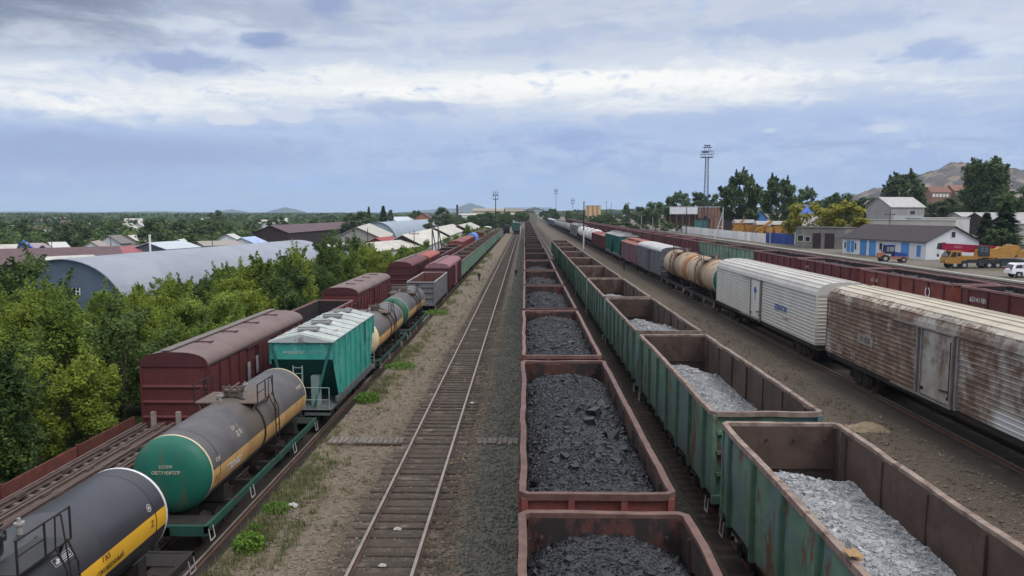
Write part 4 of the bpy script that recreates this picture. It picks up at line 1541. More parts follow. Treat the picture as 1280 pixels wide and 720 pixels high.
def hopper(label, loc, paint, dark, roofm, L=5.0, near=True, group=None, hw=1.52):
    t = thing('hopper_wagon', label, 'hopper wagon', loc, 0, group)
    e, zt, zb = L, 4.35, 1.45
    b = MB()
    for s in (-1, 1):
        q = [(s * hw, -e, zt), (s * hw, e, zt), (s * hw, e, 3.55), (s * hw, e - 1.1, zb), (s * hw, -e + 1.1, zb), (s * hw, -e, 3.55)]
        b.add(q, [tuple(range(6)) if s < 0 else tuple(reversed(range(6)))], 0)
        q = [(s * (hw - .05), y, z) for _, y, z in q]
        b.add(q, [tuple(range(6)) if s > 0 else tuple(reversed(range(6)))], 1)
    for s in (-1, 1):
        b.add([(-hw, s * e, 3.5), (hw, s * e, 3.5), (hw, s * e, zt), (-hw, s * e, zt)], [(0, 1, 2, 3)], 0)
        b.add([(-hw + .02, s * e, 3.5), (hw - .02, s * e, 3.5), (hw - .02, s * (e - 2.6), .9), (-hw + .02, s * (e - 2.6), .9)], [(0, 1, 2, 3)], 1)
        b.add([(-hw + .02, s * .3, 2.3), (hw - .02, s * .3, 2.3), (hw - .02, s * 1.2, .9), (-hw + .02, s * 1.2, .9)], [(0, 1, 2, 3)], 1)
    b.build('body', [paint, dark], t)
    b = MB()
    prof = [(-hw - .08, zt), (hw + .08, zt), (hw + .08, zt + .05), (0, zt + .42), (-hw - .08, zt + .05)]
    b.prism(prof, -e - .12, e + .12)
    for k in range(9):
        y = -e + .1 + (2 * e - .2) * k / 8
        for s in (-1, 1):
            b.bar((s * (hw + .07), y, zt + .075), (0, y, zt + .445), .05, .03)
    rf = b.build('roof', roofm, t)
    for k in range(4):
        b = MB()
        y = -e + 1.4 + k * (2 * e - 2.8) / 3
        b.box(-.5, .5, y - .33, y + .33, zt + .4, zt + .5)
        b.box(-.56, .56, y - .04, y + .04, zt + .5, zt + .56)
        b.build('hatch', mat('grey_hatch', (.25, .25, .25), (.2, .2, .2)), rf)
    b = MB()
    me = None
    for s in (-1, 1):
        for k in range(9):
            y = -e + .18 + (2 * e - .36) * k / 8
            zlo = zb + .1 if abs(y) < e - 1.0 else zb + .1 + (abs(y) - e + 1.1) * 1.85
            q = MB()
            q.prism([(0, -.07), (.09, -.05), (.09, .05), (0, .07)], 0, 1)
            q = MB()
            x0, x1 = sorted((s * (hw + .001), s * (hw + .1)))
            q.box(x0, x1, y - .055, y + .055, zlo, zt - .02)
            q.build('side_rib', paint, t)
    b = MB()
    b.box(-1.5, 1.5, -5.6, 5.6, 1.0, 1.12)
    b.box(-.25, .25, -5.6, 5.6, .8, 1.0)
    for s in (-1, 1):
        b.box(min(s * 1.45, s * 1.57), max(s * 1.45, s * 1.57), -4.3, 4.3, 1.2, 1.46)
        b.box(-1.5, 1.5, min(s * 5.45, s * 5.6), max(s * 5.45, s * 5.6), .85, 1.13)
    b.build('frame', mat('hopper_frame', (.14, .15, .15), (.08, .09, .09), rust=(.1, .07, .05), rust_amt=.3), t)
    if near:
        for s in (-1, 1):
            for x in (-1, 1):
                q = MB()
                q.bar((x * (hw - .06), s * (e + .03), zt - .1), (x * .62, s * (e + .12), 1.13), .11, .1)
                q.build('end_brace', teald, t)
            q = MB()
            q.box(-.42, -.36, s * (e + .1) - .02, s * (e + .1) + .02, 1.13, 3.2)
            q.box(.02, .08, s * (e + .1) - .02, s * (e + .1) + .02, 1.13, 3.2)
            for k in range(7):
                q.box(-.36, .02, s * (e + .1) - .015, s * (e + .1) + .015, 1.35 + k * .29, 1.38 + k * .29)
            q.build('ladder', mat('pale_ladder', (.25, .33, .31), (.2, .26, .25)), t)
            for xs in ((-1.45, -.9), (.25, .9, 1.45)):
                q = MB()
                for x in xs:
                    q.cyl((x, s * 5.5, 1.12), (x, s * 5.5, 2.2), .024, 6)
                for z in (1.6, 2.2):
                    q.cyl((xs[0], s * 5.5, z), (xs[-1], s * 5.5, z), .02, 6)
                q.build('railing', MATS['pale_ladder'], t)
            q = MB()
            q.box(.35, .75, s * 4.5 - .2, s * 4.5 + .2, 1.12, 2.6)
            q.build('end_post', MATS['pale_ladder'], t)
        couplers(t, 5.6)
    gear(t, 3.9, True)
    return t


hp = hopper('bright teal cement hopper wagon with pale roof behind the grey tank wagon', (LX - .05, 41.4, LZ), teal, teald, hoproof)
text('lettering', 'АККУЛАТЕС', .19, lettering, hp, (-.36, -5.012, 3.84), (PI / 2, 0, 0), sx=.95)
text('lettering', 'ЦЕМЕНТ', .2, mat('faded_lettering', (.2, .42, .38), (.16, .36, .32)), hp, (.76, -5.012, 3.86), (PI / 2, 0, 0), sx=1.0)


# ------------------------------------------------------------------ covered wagons
def arch(hw, z0, rise, n=12, square=.0):
    out = []
    for k in range(n + 1):
        a = PI * k / n
        c, s = math.cos(a), math.sin(a)
        p = 2 / (2.6 + square)
        out.append((hw * math.copysign(abs(c) ** p, c), z0 + rise * abs(s) ** p))
    return out


def boxcar(label, loc, paint, roofm, L=14.0, hw=1.48, zb=1.1, ze=3.75, rise=.62, near=True, hooks=False, door=True, group=None, trim=None, rib=None, flat=False, sheets=0, walk=False, vents=0):
    t = thing('covered_wagon', label, 'covered wagon', loc, 0, group)
    h = L / 2
    b = MB()
    b.box(-hw, hw, -h, h, zb, ze, 0)
    # end bars and side ribs belong to the wall pressing
    for s in (-1, 1):
        for z in (zb + .45, zb + 1.15, zb + 1.85):
            b.prism([(s * h, z - .09), (s * (h + .07), z - .03), (s * (h + .07), z + .03), (s * h, z + .09)], -hw + .02, hw - .02, 0, axis='x')
        for x in (-hw, hw):
            b.box(x - .05, x + .05, min(s * (h - .1), s * (h + .05)), max(s * (h - .1), s * (h + .05)), zb - .05, ze)
    nr_ = max(8, int(L / 1.15))
    for s in (-1, 1):
        for k in range(nr_ + 1):
            y = -h + .1 + (L - .2) * k / nr_
            if door and abs(y) < 1.1:
                continue
            b.box(min(s * hw, s * (hw + .07)), max(s * hw, s * (hw + .07)), y - .05, y + .05, zb, ze - .04, 1)
    b.build('walls', [paint, rib or paint], t)
    b = MB()
    if flat:
        prof = [(hw + .05, ze), (hw + .05, ze + .06), (0, ze + rise), (-hw - .05, ze + .06), (-hw - .05, ze)]
    else:
        prof = arch(hw + .05, ze - .02, rise, 16)
    b.prism(prof, -h - .06, h + .06, 0, True, not flat, capmi=1)
    if sheets:
        for k in range(sheets + 1):
            y = -h + L * k / sheets
            pts = [(x, y, z + .012) for x, z in prof[1:-1]]
            for p_, q_ in zip(pts, pts[1:]):
                b.bar(p_, q_, .05, .02, 0)
    rf = b.build('roof', [roofm, trim or paint], t)
    if walk:
        q = MB()
        q.box(-.62, -.2, -h - .05, h + .05, ze + rise + .02, ze + rise + .06)
        for k in range(10):
            y = -h + .5 + (L - 1) * k / 9
            q.box(-.6, -.22, y - .03, y + .03, ze + rise - .12, ze + rise + .02)
        q.build('roof_walkway', mat('grey_walkway', (.17, .145, .135), (.13, .11, .10)), rf)
    if hooks:
        for k in range(4):
            y = -h + L * (.17 + .22 * k)
            q = MB()
            q.bar((-.1, y, ze + rise + .05), (.62, y, ze + rise + .02), .07, .05)
            q.bar((.6, y - .03, ze + rise - .02), (.6, y + .38, ze + rise), .07, .06)
            q.bar((-.08, y - .02, ze + rise + .04), (-.08, y + .3, ze + rise + .04), .07, .06)
            q.build('hatch_bar', maroon_d, rf)
    for k in range(vents):
        q = MB()
        y = -h + L * (k + .5) / vents
        q.box(-.75, .75, y - L / vents * .42, y + L / vents * .42, ze + rise - .02, ze + rise + .06)
        q.build('roof_hatch', roofm, rf)
    if door:
        for s in (-1, 1):
            q = MB()
            x0, x1 = sorted((s * hw, s * (hw + .09)))
            q.box(x0, x1, -1.0, 1.0, zb + .02, ze - .1)
            for y in (-1.0, -.33, .33, 1.0):
                q.box(min(s * (hw + .09), s * (hw + .13)), max(s * (hw + .09), s * (hw + .13)), y - .05, y + .05, zb + .04, ze - .14)
            q.bar((s * (hw + .07), -2.6, ze - .05), (s * (hw + .07), 2.6, ze - .05), .06, .07)
            q.bar((s * (hw + .07), -2.6, zb - .02), (s * (hw + .07), 2.6, zb - .02), .06, .07)
            q.build('door', trim or paint, t)
    u = MB()
    u.box(-1.4, 1.4, -h, h, .92, zb - .005)
    u.box(-.25, .25, -h - .1, h + .1, .75, .92)
    u.build('underframe', under, t)
    if near:
        couplers(t, h + .1)
    gear(t, h - 2.2, near)
    return t


brownarch = mat('brown_arched_roof', (.19, .135, .128), (.15, .105, .10), scale=.7, rough=.75, rust=(.14, .085, .08), rust_amt=.3, rust_scale=.5, streak=1)
bc = boxcar('long maroon covered wagon with brown arched roof beside the trees, nearest the camera', (-15.65, 40.2, LZ), maroon, brownarch, 14.4, 1.5, 1.05, 3.85, .66, hooks=True, trim=maroon_d, walk=True, rib=maroon_d)
for (y, z, hh) in ((-2.4, 2.55, 1.1), (-1.2, 2.75, .9), (.6, 3.0, .28)):
    q = MB()
    q.grid(lambda u, v: (1.585, y + (u - .5) * .42, z + (v - .5) * hh), 1, 1)
    q.build('paper_notice', mat('pale_notice', (.42, .38, .42), (.26, .2, .24), scale=5), bc)
boxcar('maroon covered wagon with pale brown roof behind the empty red open wagon', (-15.65, 71.2, LZ), maroon, brownarch, 15.4, 1.5, 1.05, 3.75, .62, hooks=True, trim=maroon_d, rib=maroon_d)
boxcar('maroon covered wagon with a pale roof hatch, third by the trees', (-15.65, 102.0, LZ), maroon_d, mat('maroon_roof', (.13, .03, .035), (.10, .025, .03), rough=.6), 15.2, 1.5, 1.05, 3.8, .7, hooks=False, vents=0, walk=True, trim=maroon_d)
boxcar('orange red roofed covered wagon behind the maroon one by the bushes', (-15.65, 118.5, LZ), maroon, mat('orange_red_roof', (.30, .07, .045), (.24, .055, .04), rough=.6), 14.6, 1.5, 1.05, 3.8, .6, walk=True)
boxcar('dark pink maroon covered wagon with a white door stripe beyond the grey open wagon', (LX, 102.3, LZ), maroon_d, mat('pinkish_roof', (.25, .10, .115), (.2, .08, .09), rough=.55), 17.2, 1.5, 1.1, 3.75, .6, walk=True, sheets=8, trim=mat('pink_door', (.25, .13, .15), (.2, .1, .12)))
boxcar('first of the red roofed hopper vans far along the left siding', (-15.6, 178, LZ), redox, redox, 14, 1.5, 1.1, 3.9, .35, flat=True, near=False, door=False)
boxcar('second of the red roofed hopper vans far along the left siding', (-15.6, 193, LZ), redox, redox, 14, 1.5, 1.1, 3.9, .35, flat=True, near=False, door=False)
boxcar('third of the red roofed hopper vans, next to the blue tarpaulin', (-15.6, 208, LZ), redox, redox, 14, 1.5, 1.1, 3.9, .35, flat=True, near=False, door=False)
for i in range(3):
    boxcar(f'{["first", "second", "third"][i]} maroon covered wagon beyond the blue tarpaulin', (-15.6, 250 + 15 * i, LZ), maroon, maroon_d, 14, 1.5, 1.1, 3.9, .5, near=False)
boxcar('pale roofed covered wagon at the far end of the left siding', (-15.2, 305, LZ), greypaint, whitetank, 14, 1.5, 1.1, 4.3, .6, near=False)

# flat wagon with track panels, nearest on the left siding
t = thing('flat_wagon', 'flat wagon with a rusty side board beside the trees', 'flat wagon', (-15.65, 23.6, LZ))
b = MB()
b.box(-1.45, 1.45, -8.6, 8.6, 1.05, 1.22)
b.build('deck', maroon_d, t)
boardm = mat('rusty_board', (.13, .042, .032), (.09, .03, .025), rust=(.1, .045, .035), rust_amt=.4)
for k in range(4):
    b = MB()
    b.box(-1.52, -1.46, -8.55 + 4.3 * k, -4.35 + 4.3 * k, 1.22, 1.78)
    b.box(-1.56, -1.42, -8.58 + 4.3 * k, -8.5 + 4.3 * k, 1.1, 1.84)
    b.build('side_board', boardm, t)
for x in (-.6, .5):
    b = MB()
    b.box(x - .09, x + .09, 8.45, 8.6, 1.22, 2.0)
    b.build('stake', mat('pale_stake', (.3, .26, .24), (.22, .19, .18)), t)
u = MB()
u.box(-.3, .3, -8.6, 8.6, .7, 1.05)
u.build('underframe', under, t)
couplers(t, 8.6)
gear(t, 6.2, True)
t = thing('track_panels', 'stacked track panels of long rusty rails on cross timbers, on the flat wagon', 'track panels', (-15.65, 23.6, LZ + 1.22))
ties = MB()
rnd = random.Random(4)
for k in range(26):
    y = -8.0 + .635 * k
    q = MB()
    q.cbox((0, 0, 0), (2.4, .2, .14))
    q.build('cross_timber', woodgrey, t, (.15 + rnd.uniform(-.06, .06), y + rnd.uniform(-.05, .05), .11))
oldrail = mat('old_rail', (.12, .085, .078), (.09, .062, .056), scale=3, rough=.7)
for x in (-.95, -.78, -.2, -.02, .32, .5, 1.0, 1.15):
    q = MB()
    prof = [(-.065, 0), (.065, 0), (.02, .04), (.02, .11), (.04, .12), (.04, .16), (-.04, .16), (-.04, .12), (-.02, .11), (-.02, .04)]
    q.prism(prof, -8.3, 8.25)
    for k in range(7):
        q.cbox((0, -7.5 + 2.5 * k, .09), (.13, .5, .1))
    o = q.build('old_rail', oldrail, t, (x, rnd.uniform(-.15, .15), .19 + rnd.uniform(0, .07)))
    o.rotation_euler = (0, 0, rnd.uniform(-.004, .004))

# low flat wagon between covered wagons
t = thing('flat_wagon', 'low flat wagon with dark timber load between the second and third covered wagons', 'flat wagon', (-15.65, 86.6, LZ))
b = MB()
b.box(-1.45, 1.45, -6.6, 6.6, 1.05, 1.25)
for k in range(9):
    b.box(-1.2 + .05 * (k % 3), 1.2 - .07 * (k % 2), -6.1 + 1.4 * k, -5.2 + 1.4 * k, 1.25, 1.6 + .12 * (k % 3))
b.build('deck', mat('dark_brown_deck', (.08, .05, .045), (.06, .04, .035)), t)
gear(t, 4.3, False)

# blue tarpaulin covered load
t = thing('flat_wagon', 'flat wagon under the blue tarpaulin load', 'flat wagon', (-15.6, 226, LZ))
b = MB(); b.box(-1.45, 1.45, -6.6, 6.6, 1.05, 1.3); b.build('deck', maroon_d, t); gear(t, 4.3, False)
b = MB()
b.prism([(p[0], p[1] + .06 * math.sin(i * 3)) for i, p in enumerate(arch(1.6, 0, 3.2, 14))], -6.2, 6.2, 0, True, True)
tag(b.build('tarpaulin', mat('blue_tarpaulin', (.07, .2, .62), (.05, .15, .5), rough=.5, bump=.4, bscale=2), None, (-15.6, 226, LZ + 1.3)), 'bright blue tarpaulin over a tall load on the left siding', 'tarpaulin')

# ------------------------------------------------------------------ right hand train: refrigerator vans, tanks, covered wagons
vanwhite = mat('white_van_paint', (.54, .515, .47), (.45, .425, .385), scale=.8, rough=.5, rust=(.3, .25, .22), rust_amt=.2, streak=6, stretch=(1, 1, .5))
vanroof = mat('cream_van_roof', (.58, .54, .47), (.5, .46, .40), scale=.5, rough=.7, rust=(.36, .31, .26), rust_amt=.25, streak=1)


def rust_van_material():
    m = bpy.data.materials.new('rust_eaten_white_paint')
    m.use_nodes = True
    t = m.node_tree
    N, L = t.nodes.new, t.links.new
    b = t.nodes['Principled BSDF']
    b.inputs['Roughness'].default_value = .75
    co = N('ShaderNodeTexCoord').outputs['Object']
    sp_ = N('ShaderNodeSeparateXYZ')
    L(co, sp_.inputs[0])

    def nz(s, d, st, r=.65):
        mp = N('ShaderNodeMapping')
        mp.inputs['Scale'].default_value = st
        L(co, mp.inputs[0])
        n = N('ShaderNodeTexNoise')
        L(mp.outputs[0], n.inputs['Vector'])
        n.inputs['Scale'].default_value = s
        n.inputs['Detail'].default_value = d
        n.inputs['Roughness'].default_value = r
        return n.outputs['Fac']

    def rg(s, a, c):
        r = N('ShaderNodeMapRange')
        r.interpolation_type = 'SMOOTHSTEP'
        L(s, r.inputs[0])
        r.inputs[1].default_value = a
        r.inputs[2].default_value = c
        return r.outputs[0]

    def ma(op, a, c, cl=False):
        n = N('ShaderNodeMath')
        n.operation = op
        n.use_clamp = cl
        for i, v in enumerate((a, c)):
            if isinstance(v, (int, float)):
                n.inputs[i].default_value = v
            else:
                L(v, n.inputs[i])
        return n.outputs[0]

    def mx(f, a, c):
        n = N('ShaderNodeMix')
        n.data_type = 'RGBA'
        L(f, n.inputs[0])
        for i, v in ((6, a), (7, c)):
            if isinstance(v, tuple):
                n.inputs[i].default_value = v + (1,)
            else:
                L(v, n.inputs[i])
        return n.outputs[2]
    Y, Z = sp_.outputs[1], sp_.outputs[2]
    patch = nz(.55, 9, (1, 1, .8))
    fine_ = nz(3.2, 9, (1, .6, .35))
    # the far half (+y) is rusted through, paint survives in patches at the near half
    ay = N('ShaderNodeMath')
    ay.operation = 'ABSOLUTE'
    L(Y, ay.inputs[0])
    bias = ma('ADD', ma('ADD', ma('MULTIPLY', rg(Y, -8.5, 1.0), .13), -.012), ma('MULTIPLY', rg(ay.outputs[0], 1.75, 1.4), -.13))
    r1 = ma('ADD', ma('ADD', ma('MULTIPLY', patch, .62), ma('MULTIPLY', fine_, .38)), bias)
    streaks = nz(2.0, 9, (1, .5, 5.0), .7)
    rustc = mx(rg(fine_, .35, .62), (.185, .115, .077), (.095, .056, .038))
    rustc = mx(ma('MULTIPLY', rg(streaks, .52, .62), .75), rustc, (.26, .20, .155))
    paint = mx(rg(nz(1.3, 6, (1, 1, 1)), .35, .65), (.34, .315, .29), (.23, .20, .175))
    c = mx(rg(r1, .47, .61), paint, rustc)
    low = ma('MULTIPLY', rg(Z, 2.0, 1.7), rg(Y, -3.4, -3.9))
    c = mx(ma('MULTIPLY', low, rg(patch, .62, .55)), c, (.46, .455, .46))          # surviving pale lower panels near the left end
    # roof: cream, with a ragged fringe of rust along the eave
    edge = ma('ADD', ma('MULTIPLY', nz(4.2, 8, (1, .8, .4)), .9), ma('MULTIPLY', nz(.5, 3, (1, 1, 1)), .5))
    zr = ma('ADD', 3.55, ma('MULTIPLY', edge, 1.2))
    roofmask = rg(ma('SUBTRACT', Z, zr), -.06, .08)
    roofc = mx(rg(nz(.5, 6, (1, 1, 1)), .35, .65), (.50, .445, .36), (.41, .36, .285))
    c = mx(roofmask, c, roofc)
    L(c, b.inputs['Base Color'])
    bp = N('ShaderNodeBump')
    bp.inputs['Strength'].default_value = .25
    bp.inputs['Distance'].default_value = .02
    L(nz(20, 5, (1, 1, 1)), bp.inputs['Height'])
    L(bp.outputs[0], b.inputs['Normal'])
    return m


vanrust = rust_van_material()


def reefer(label, loc, bodym, roofm, L=21.0, seed=0, rusty=False):
    t = thing('refrigerator_van', label, 'refrigerator van', loc)
    h, hw, zb, ze = L / 2, 1.5, 1.25, 3.95
    side = []
    nrib = 14
    for k in range(nrib):
        z0 = zb + (ze - zb) * k / nrib
        dz = (ze - zb) / nrib
        side += [(hw, z0), (hw, z0 + dz * .62), (hw + .028, z0 + dz * .72), (hw + .028, z0 + dz * .86), (hw, z0 + dz * .98)]
    roofp = [(hw + .02, ze), (hw + .0, ze + .16), (hw - .12, ze + .36), (hw - .36, ze + .54), (hw - .75, ze + .66), (0, ze + .72)]
    full = side + roofp + [(-x, z) for x, z in reversed(roofp[:-1])] + [(-x, z) for x, z in reversed(side)]
    b = MB()
    segs = [(-h, -1.42), (1.42, h)]
    # corrugated walls either side of the door bay
    for (y0, y1) in segs:
        b.sheet(side, y0, y1, 0, False)
        b.sheet([(-x, z) for x, z in reversed(side)], y0, y1, 0, False)
    for s in (-1, 1):
        b.box(min(s * 1.40, s * 1.47), max(s * 1.40, s * 1.47), -1.42, 1.42, zb, ze)
        # ribbed ends
        ends = [(q[0] - hw, q[1]) for q in side]
        vs = []
        for (d, z) in ends:
            vs += [(-hw, s * (h + d), z), (hw, s * (h + d), z)]
        b.add(vs, [(2 * i, 2 * i + 1, 2 * i + 3, 2 * i + 2) if s < 0 else (2 * i, 2 * i + 2, 2 * i + 3, 2 * i + 1) for i in range(len(ends) - 1)], 0)
        b.box(-hw - .03, -hw + .08, min(s * h, s * (h + .035)), max(s * h, s * (h + .035)), zb, ze)
        b.box(hw - .08, hw + .03, min(s * h, s * (h + .035)), max(s * h, s * (h + .035)), zb, ze)
    b.build('walls', bodym, t)
    b = MB()
    rp_ = roofp + [(-x, z) for x, z in reversed(roofp[:-1])]
    b.prism(rp_, -h - .03, h + .03, 0, True, False)
    for s in (-1, 1):
        for (x, z) in ((hw - .13, ze + .365), (hw - .37, ze + .545), (hw - .76, ze + .665), (.25, ze + .71)):
            b.box(s * x - .03, s * x + .03, -h - .02, h + .02, z - .02, z + .03)
    rf = b.build('roof', roofm, t)
    q = MB()
    for s in (-1, 1):
        x0, x1 = sorted((s * (hw + .03), s * (hw + .06)))
        q.box(x0, x1, -h, h, ze - .03, ze + .02)
    q.build('gutter', roofm, t)
    for s in (-1, 1):
        q = MB()
        x0, x1 = sorted((s * 1.47, s * 1.548))
        q.box(x0, x1, -1.05, 1.05, zb + .06, ze - .12)
        if rusty:
            for k in range(5):
                q.box(min(s * 1.535, s * 1.55), max(s * 1.535, s * 1.55), -1.0, 1.0, zb + .3 + k * .45, zb + .33 + k * .45)
        d = q.build('door', bodym, t)
        q = MB()
        for y in (-1.4, -1.08, 1.08, 1.4) if rusty else (-1.08, 1.08):
            q.box(min(s * 1.5, s * 1.6), max(s * 1.5, s * 1.6), y - .05, y + .05, zb - .02, ze - .06)
        q.build('door_frame', mat('grey_door_frame', (.22, .2, .19), (.15, .13, .12)), t)
        q = MB()
        q.cyl((s * 1.57, -.95, zb + .3), (s * 1.57, -.95, ze - .3), .022, 6)
        q.bar((s * 1.58, -.95, zb + .55), (s * 1.6, -.35, zb + .5), .05, .05)
        q.cbox((s * 1.57, -.95, zb + .3), (.08, .12, .12))
        q.cbox((s * 1.57, .9, zb + .3), (.08, .12, .12))
        q.build('handle', under, d)
        q = MB()
        q.bar((s * 1.58, -1.2, ze - .04), (s * 1.58, 3.4, ze - .04), .06, .06)
        q.build('door_rail', MATS['grey_door_frame'], t)
        q = MB()
        q.bar((s * 1.58, -1.2, zb - .02), (s * 1.58, 3.4, zb - .02), .06, .07)
        q.build('door_rail', MATS['grey_door_frame'], t)
    q = MB()
    q.box(-1.45, 1.45, -h, h, 1.0, 1.24)
    for k in range(8):
        y = -h + 3 + k * (L - 6) / 7
        q.cbox((.9, y, .8), (.7, .9, .4))
    q.box(-.3, .3, -h, h, .7, 1.0)
    q.build('underframe', under, t)
    for y in (-h + .7, h - .7, 0):
        q = MB()
        q.pipe([(-1.5, y - .18, 1.2), (-1.55, y - .18, .7), (-1.55, y + .18, .7), (-1.5, y + .18, 1.2)], .02, 5)
        q.build('step', under, t)
    couplers(t, h + .05)
    gear(t, h - 3.2, True)
    return t


VX, VZ = 17.15, .6
rw = reefer('clean white refrigerator van with blue lettering on its ribbed side', (VX, 51.05, VZ), vanwhite, vanwhite)
rr_van = reefer('rust streaked refrigerator van with a cream roof at the right edge', (VX, 28.5, VZ), vanrust, vanrust, rusty=True)
bluelet = mat('blue_lettering', (.03, .10, .38), (.025, .085, .32))
text('lettering', 'IZENTOR', .5, bluelet, rw, (-1.552, -5.0, 2.55), (PI / 2, 0, -PI / 2), sx=1.05, ext=.008)
text('lettering', 'транс', .3, mat('faint_red_lettering', (.45, .28, .23), (.5, .36, .31)), rw, (-1.552, -5.9, 2.1), (PI / 2, 0, -PI / 2), sx=1.3, ext=.008)
b = MB()
b.prism([(-.32, .1), (-.1, .34), (.1, .34), (.32, .1), (.2, -.06), (.07, -.12), (.05, -.62), (-.05, -.62), (-.07, -.12), (-.2, -.06)], -.004, .004, axis='x')
b.build('blue_emblem', bluelet, rw, (-1.556, .1, 3.05))
for (y, z, txt, s_) in ((6.0, 2.55, '91800', .42), (9.6, 2.4, '01', .3), (8.75, 1.62, '2КЖ', .34), (7.2, 1.6, '83', .3), (5.4, 1.4, '18', .22), (-8.9, 3.1, 'РЕФ 80', .32)):
    b = MB()
    wd = len(txt) * s_ * .36
    b.box(-.003, .003, -wd, wd, -s_ * .5, s_ * .5)
    if y > -5 and y != 9.6:
        pl = b.build('number_plate', mat('worn_plate', (.36, .345, .33), (.22, .17, .14), scale=6), rr_van, (-1.55, y, z))
        text('lettering', txt, s_, mat('rust_lettering', (.11, .07, .055), (.09, .06, .05)), rr_van, (-1.558, y, z), (PI / 2, 0, -PI / 2))
    else:
        text('lettering', txt, s_, MATS['worn_plate'] if y > 0 else MATS['rust_lettering'], rr_van, (-1.555, y, z), (PI / 2, 0, -PI / 2))

tank_wagon('rust stained cream tank wagon with green end beside the white van', (VX, 68.3, VZ), 10.4, 1.45, 2.75, beige, greenend, beige, whitetank, band=mat('brown_band', (.12, .06, .045), (.09, .045, .035)), bands=(0, -.5), framem=under)
tank_wagon('rust stained cream tank wagon with an orange ring, farther of the two', (VX, 80.4, VZ), 10.4, 1.45, 2.75, beige, mat('orange_end', (.38, .17, .07), (.3, .13, .06)), beige, MATS['orange_end'], band=MATS['brown_band'], bands=(0, -.5), framem=under)
boxcar('long dark grey covered wagon with a pale roof beyond the cream tanks', (VX, 96.0, VZ), mat('slate_grey_paint', (.105, .105, .125), (.08, .08, .095), rust=(.14, .12, .12), rust_amt=.2, streak=5), greyroof, 18, 1.5, 1.1, 3.8, .6, rib=greypaint)
boxcar('mauve covered wagon with a rusty red roof beyond the grey one', (VX, 114.5, VZ), mat('mauve_paint', (.19, .10, .115), (.15, .075, .085), rust=(.3, .2, .2), rust_amt=.25, streak=5), mat('rusty_red_roof', (.28, .10, .07), (.22, .08, .06)), 16.6, 1.5, 1.1, 3.7, .55, vents=2, flat=True)
hopper('teal hopper wagon with grey roof behind the mauve wagon, nearer one', (VX, 129.5, VZ), teald, teald, greyroof, near=False, hw=1.5)
hopper('teal hopper wagon with grey roof in front of the red brown wagons', (VX, 141.6, VZ), teald, teald, greyroof, near=False, hw=1.5)
boxcar('red brown covered wagon beyond the teal hoppers, nearer one', (VX, 156, VZ), maroon_d, redox, 13.4, 1.5, 1.1, 3.6, .4, near=False, flat=True, door=False)
boxcar('red brown covered wagon in front of the white tanks', (VX, 170.4, VZ), maroon_d, redox, 13.4, 1.5, 1.1, 3.6, .4, near=False, flat=True, door=False)
for i in range(4):
    tank_wagon(f'off white tank wagon in the right train, {ORD[i]} beyond the red brown wagons', (VX, 184 + 12.1 * i, VZ), 10.4, 1.5, 2.8, whitetank, whitetank, whitetank, whitetank, near=False, bands=(-2.6, 0, 2.6), band=greypaint, group='white tank wagons of the right train')
for i in range(3):
    hopper(f'grey hopper wagon beyond the white tanks, {ORD[i]} in line', (VX, 232 + 12.1 * i, VZ), greytank, under, greyroof, near=False, group='grey hoppers of the right train', hw=1.5)
for i in range(12):
    tank_wagon(f'small grey tank wagon far down the right train, {ORD[i]} beyond the hoppers', (VX, 268.5 + 12.1 * i, VZ), 10.4, 1.45, 2.7, greytank, greytank, greytank, greytank, near=False, bands=(0,), group='grey tank wagons of the right train')
for i in range(8):
    boxcar(f'blue grey covered wagon at the far end of the right train, {ORD[i]} beyond the tanks', (VX, 416 + 15 * i, VZ), mat('blue_grey_paint', (.12, .16, .2), (.1, .13, .165)), greyroof, 14, 1.5, 1.1, 3.7, .5, near=False, group='blue grey wagons of the right train')

# end of the empty track: a green shunting wagon, and a dark tank beside it
t = boxcar('small dark green wagon standing on the empty track far away', (-3.54, 316, .2), mat('dark_green_paint', (.03, .085, .075), (.025, .07, .06)), mat('blue_green_roof', (.07, .13, .13), (.06, .1, .1)), 13, 1.7, 1.1, 4.0, .4, near=False)
tank_wagon('dark tank wagon beside the small green wagon far away', (-7.9, 330, -.6), 10.4, 1.5, 2.8, under, under, under, under, near=False, bands=())
track(-7.9, -.6, 318, 700, 0, 'short far siding under the dark tank wagon', first=500)
# ------------------------------------------------------------------ trees
bark = mat('grey_bark', (.10, .085, .07), (.06, .05, .042), scale=5, stretch=(1, 1, .3), rough=.95, bump=.4)
leaf_light = leafmat('light_maple_leaves', (.07, .122, .02), (.25, .335, .06), .42)
leaf_mid = leafmat('mid_green_leaves', (.032, .065, .016), (.11, .165, .036), .28)
leaf_dark = leafmat('dark_green_leaves', (.036, .068, .026), (.11, .16, .055), .28)
leaf_yel = leafmat('yellow_green_leaves', (.14, .15, .02), (.38, .34, .045), .35)
needle = leafmat('spruce_needles', (.022, .046, .022), (.06, .095, .042), .15)


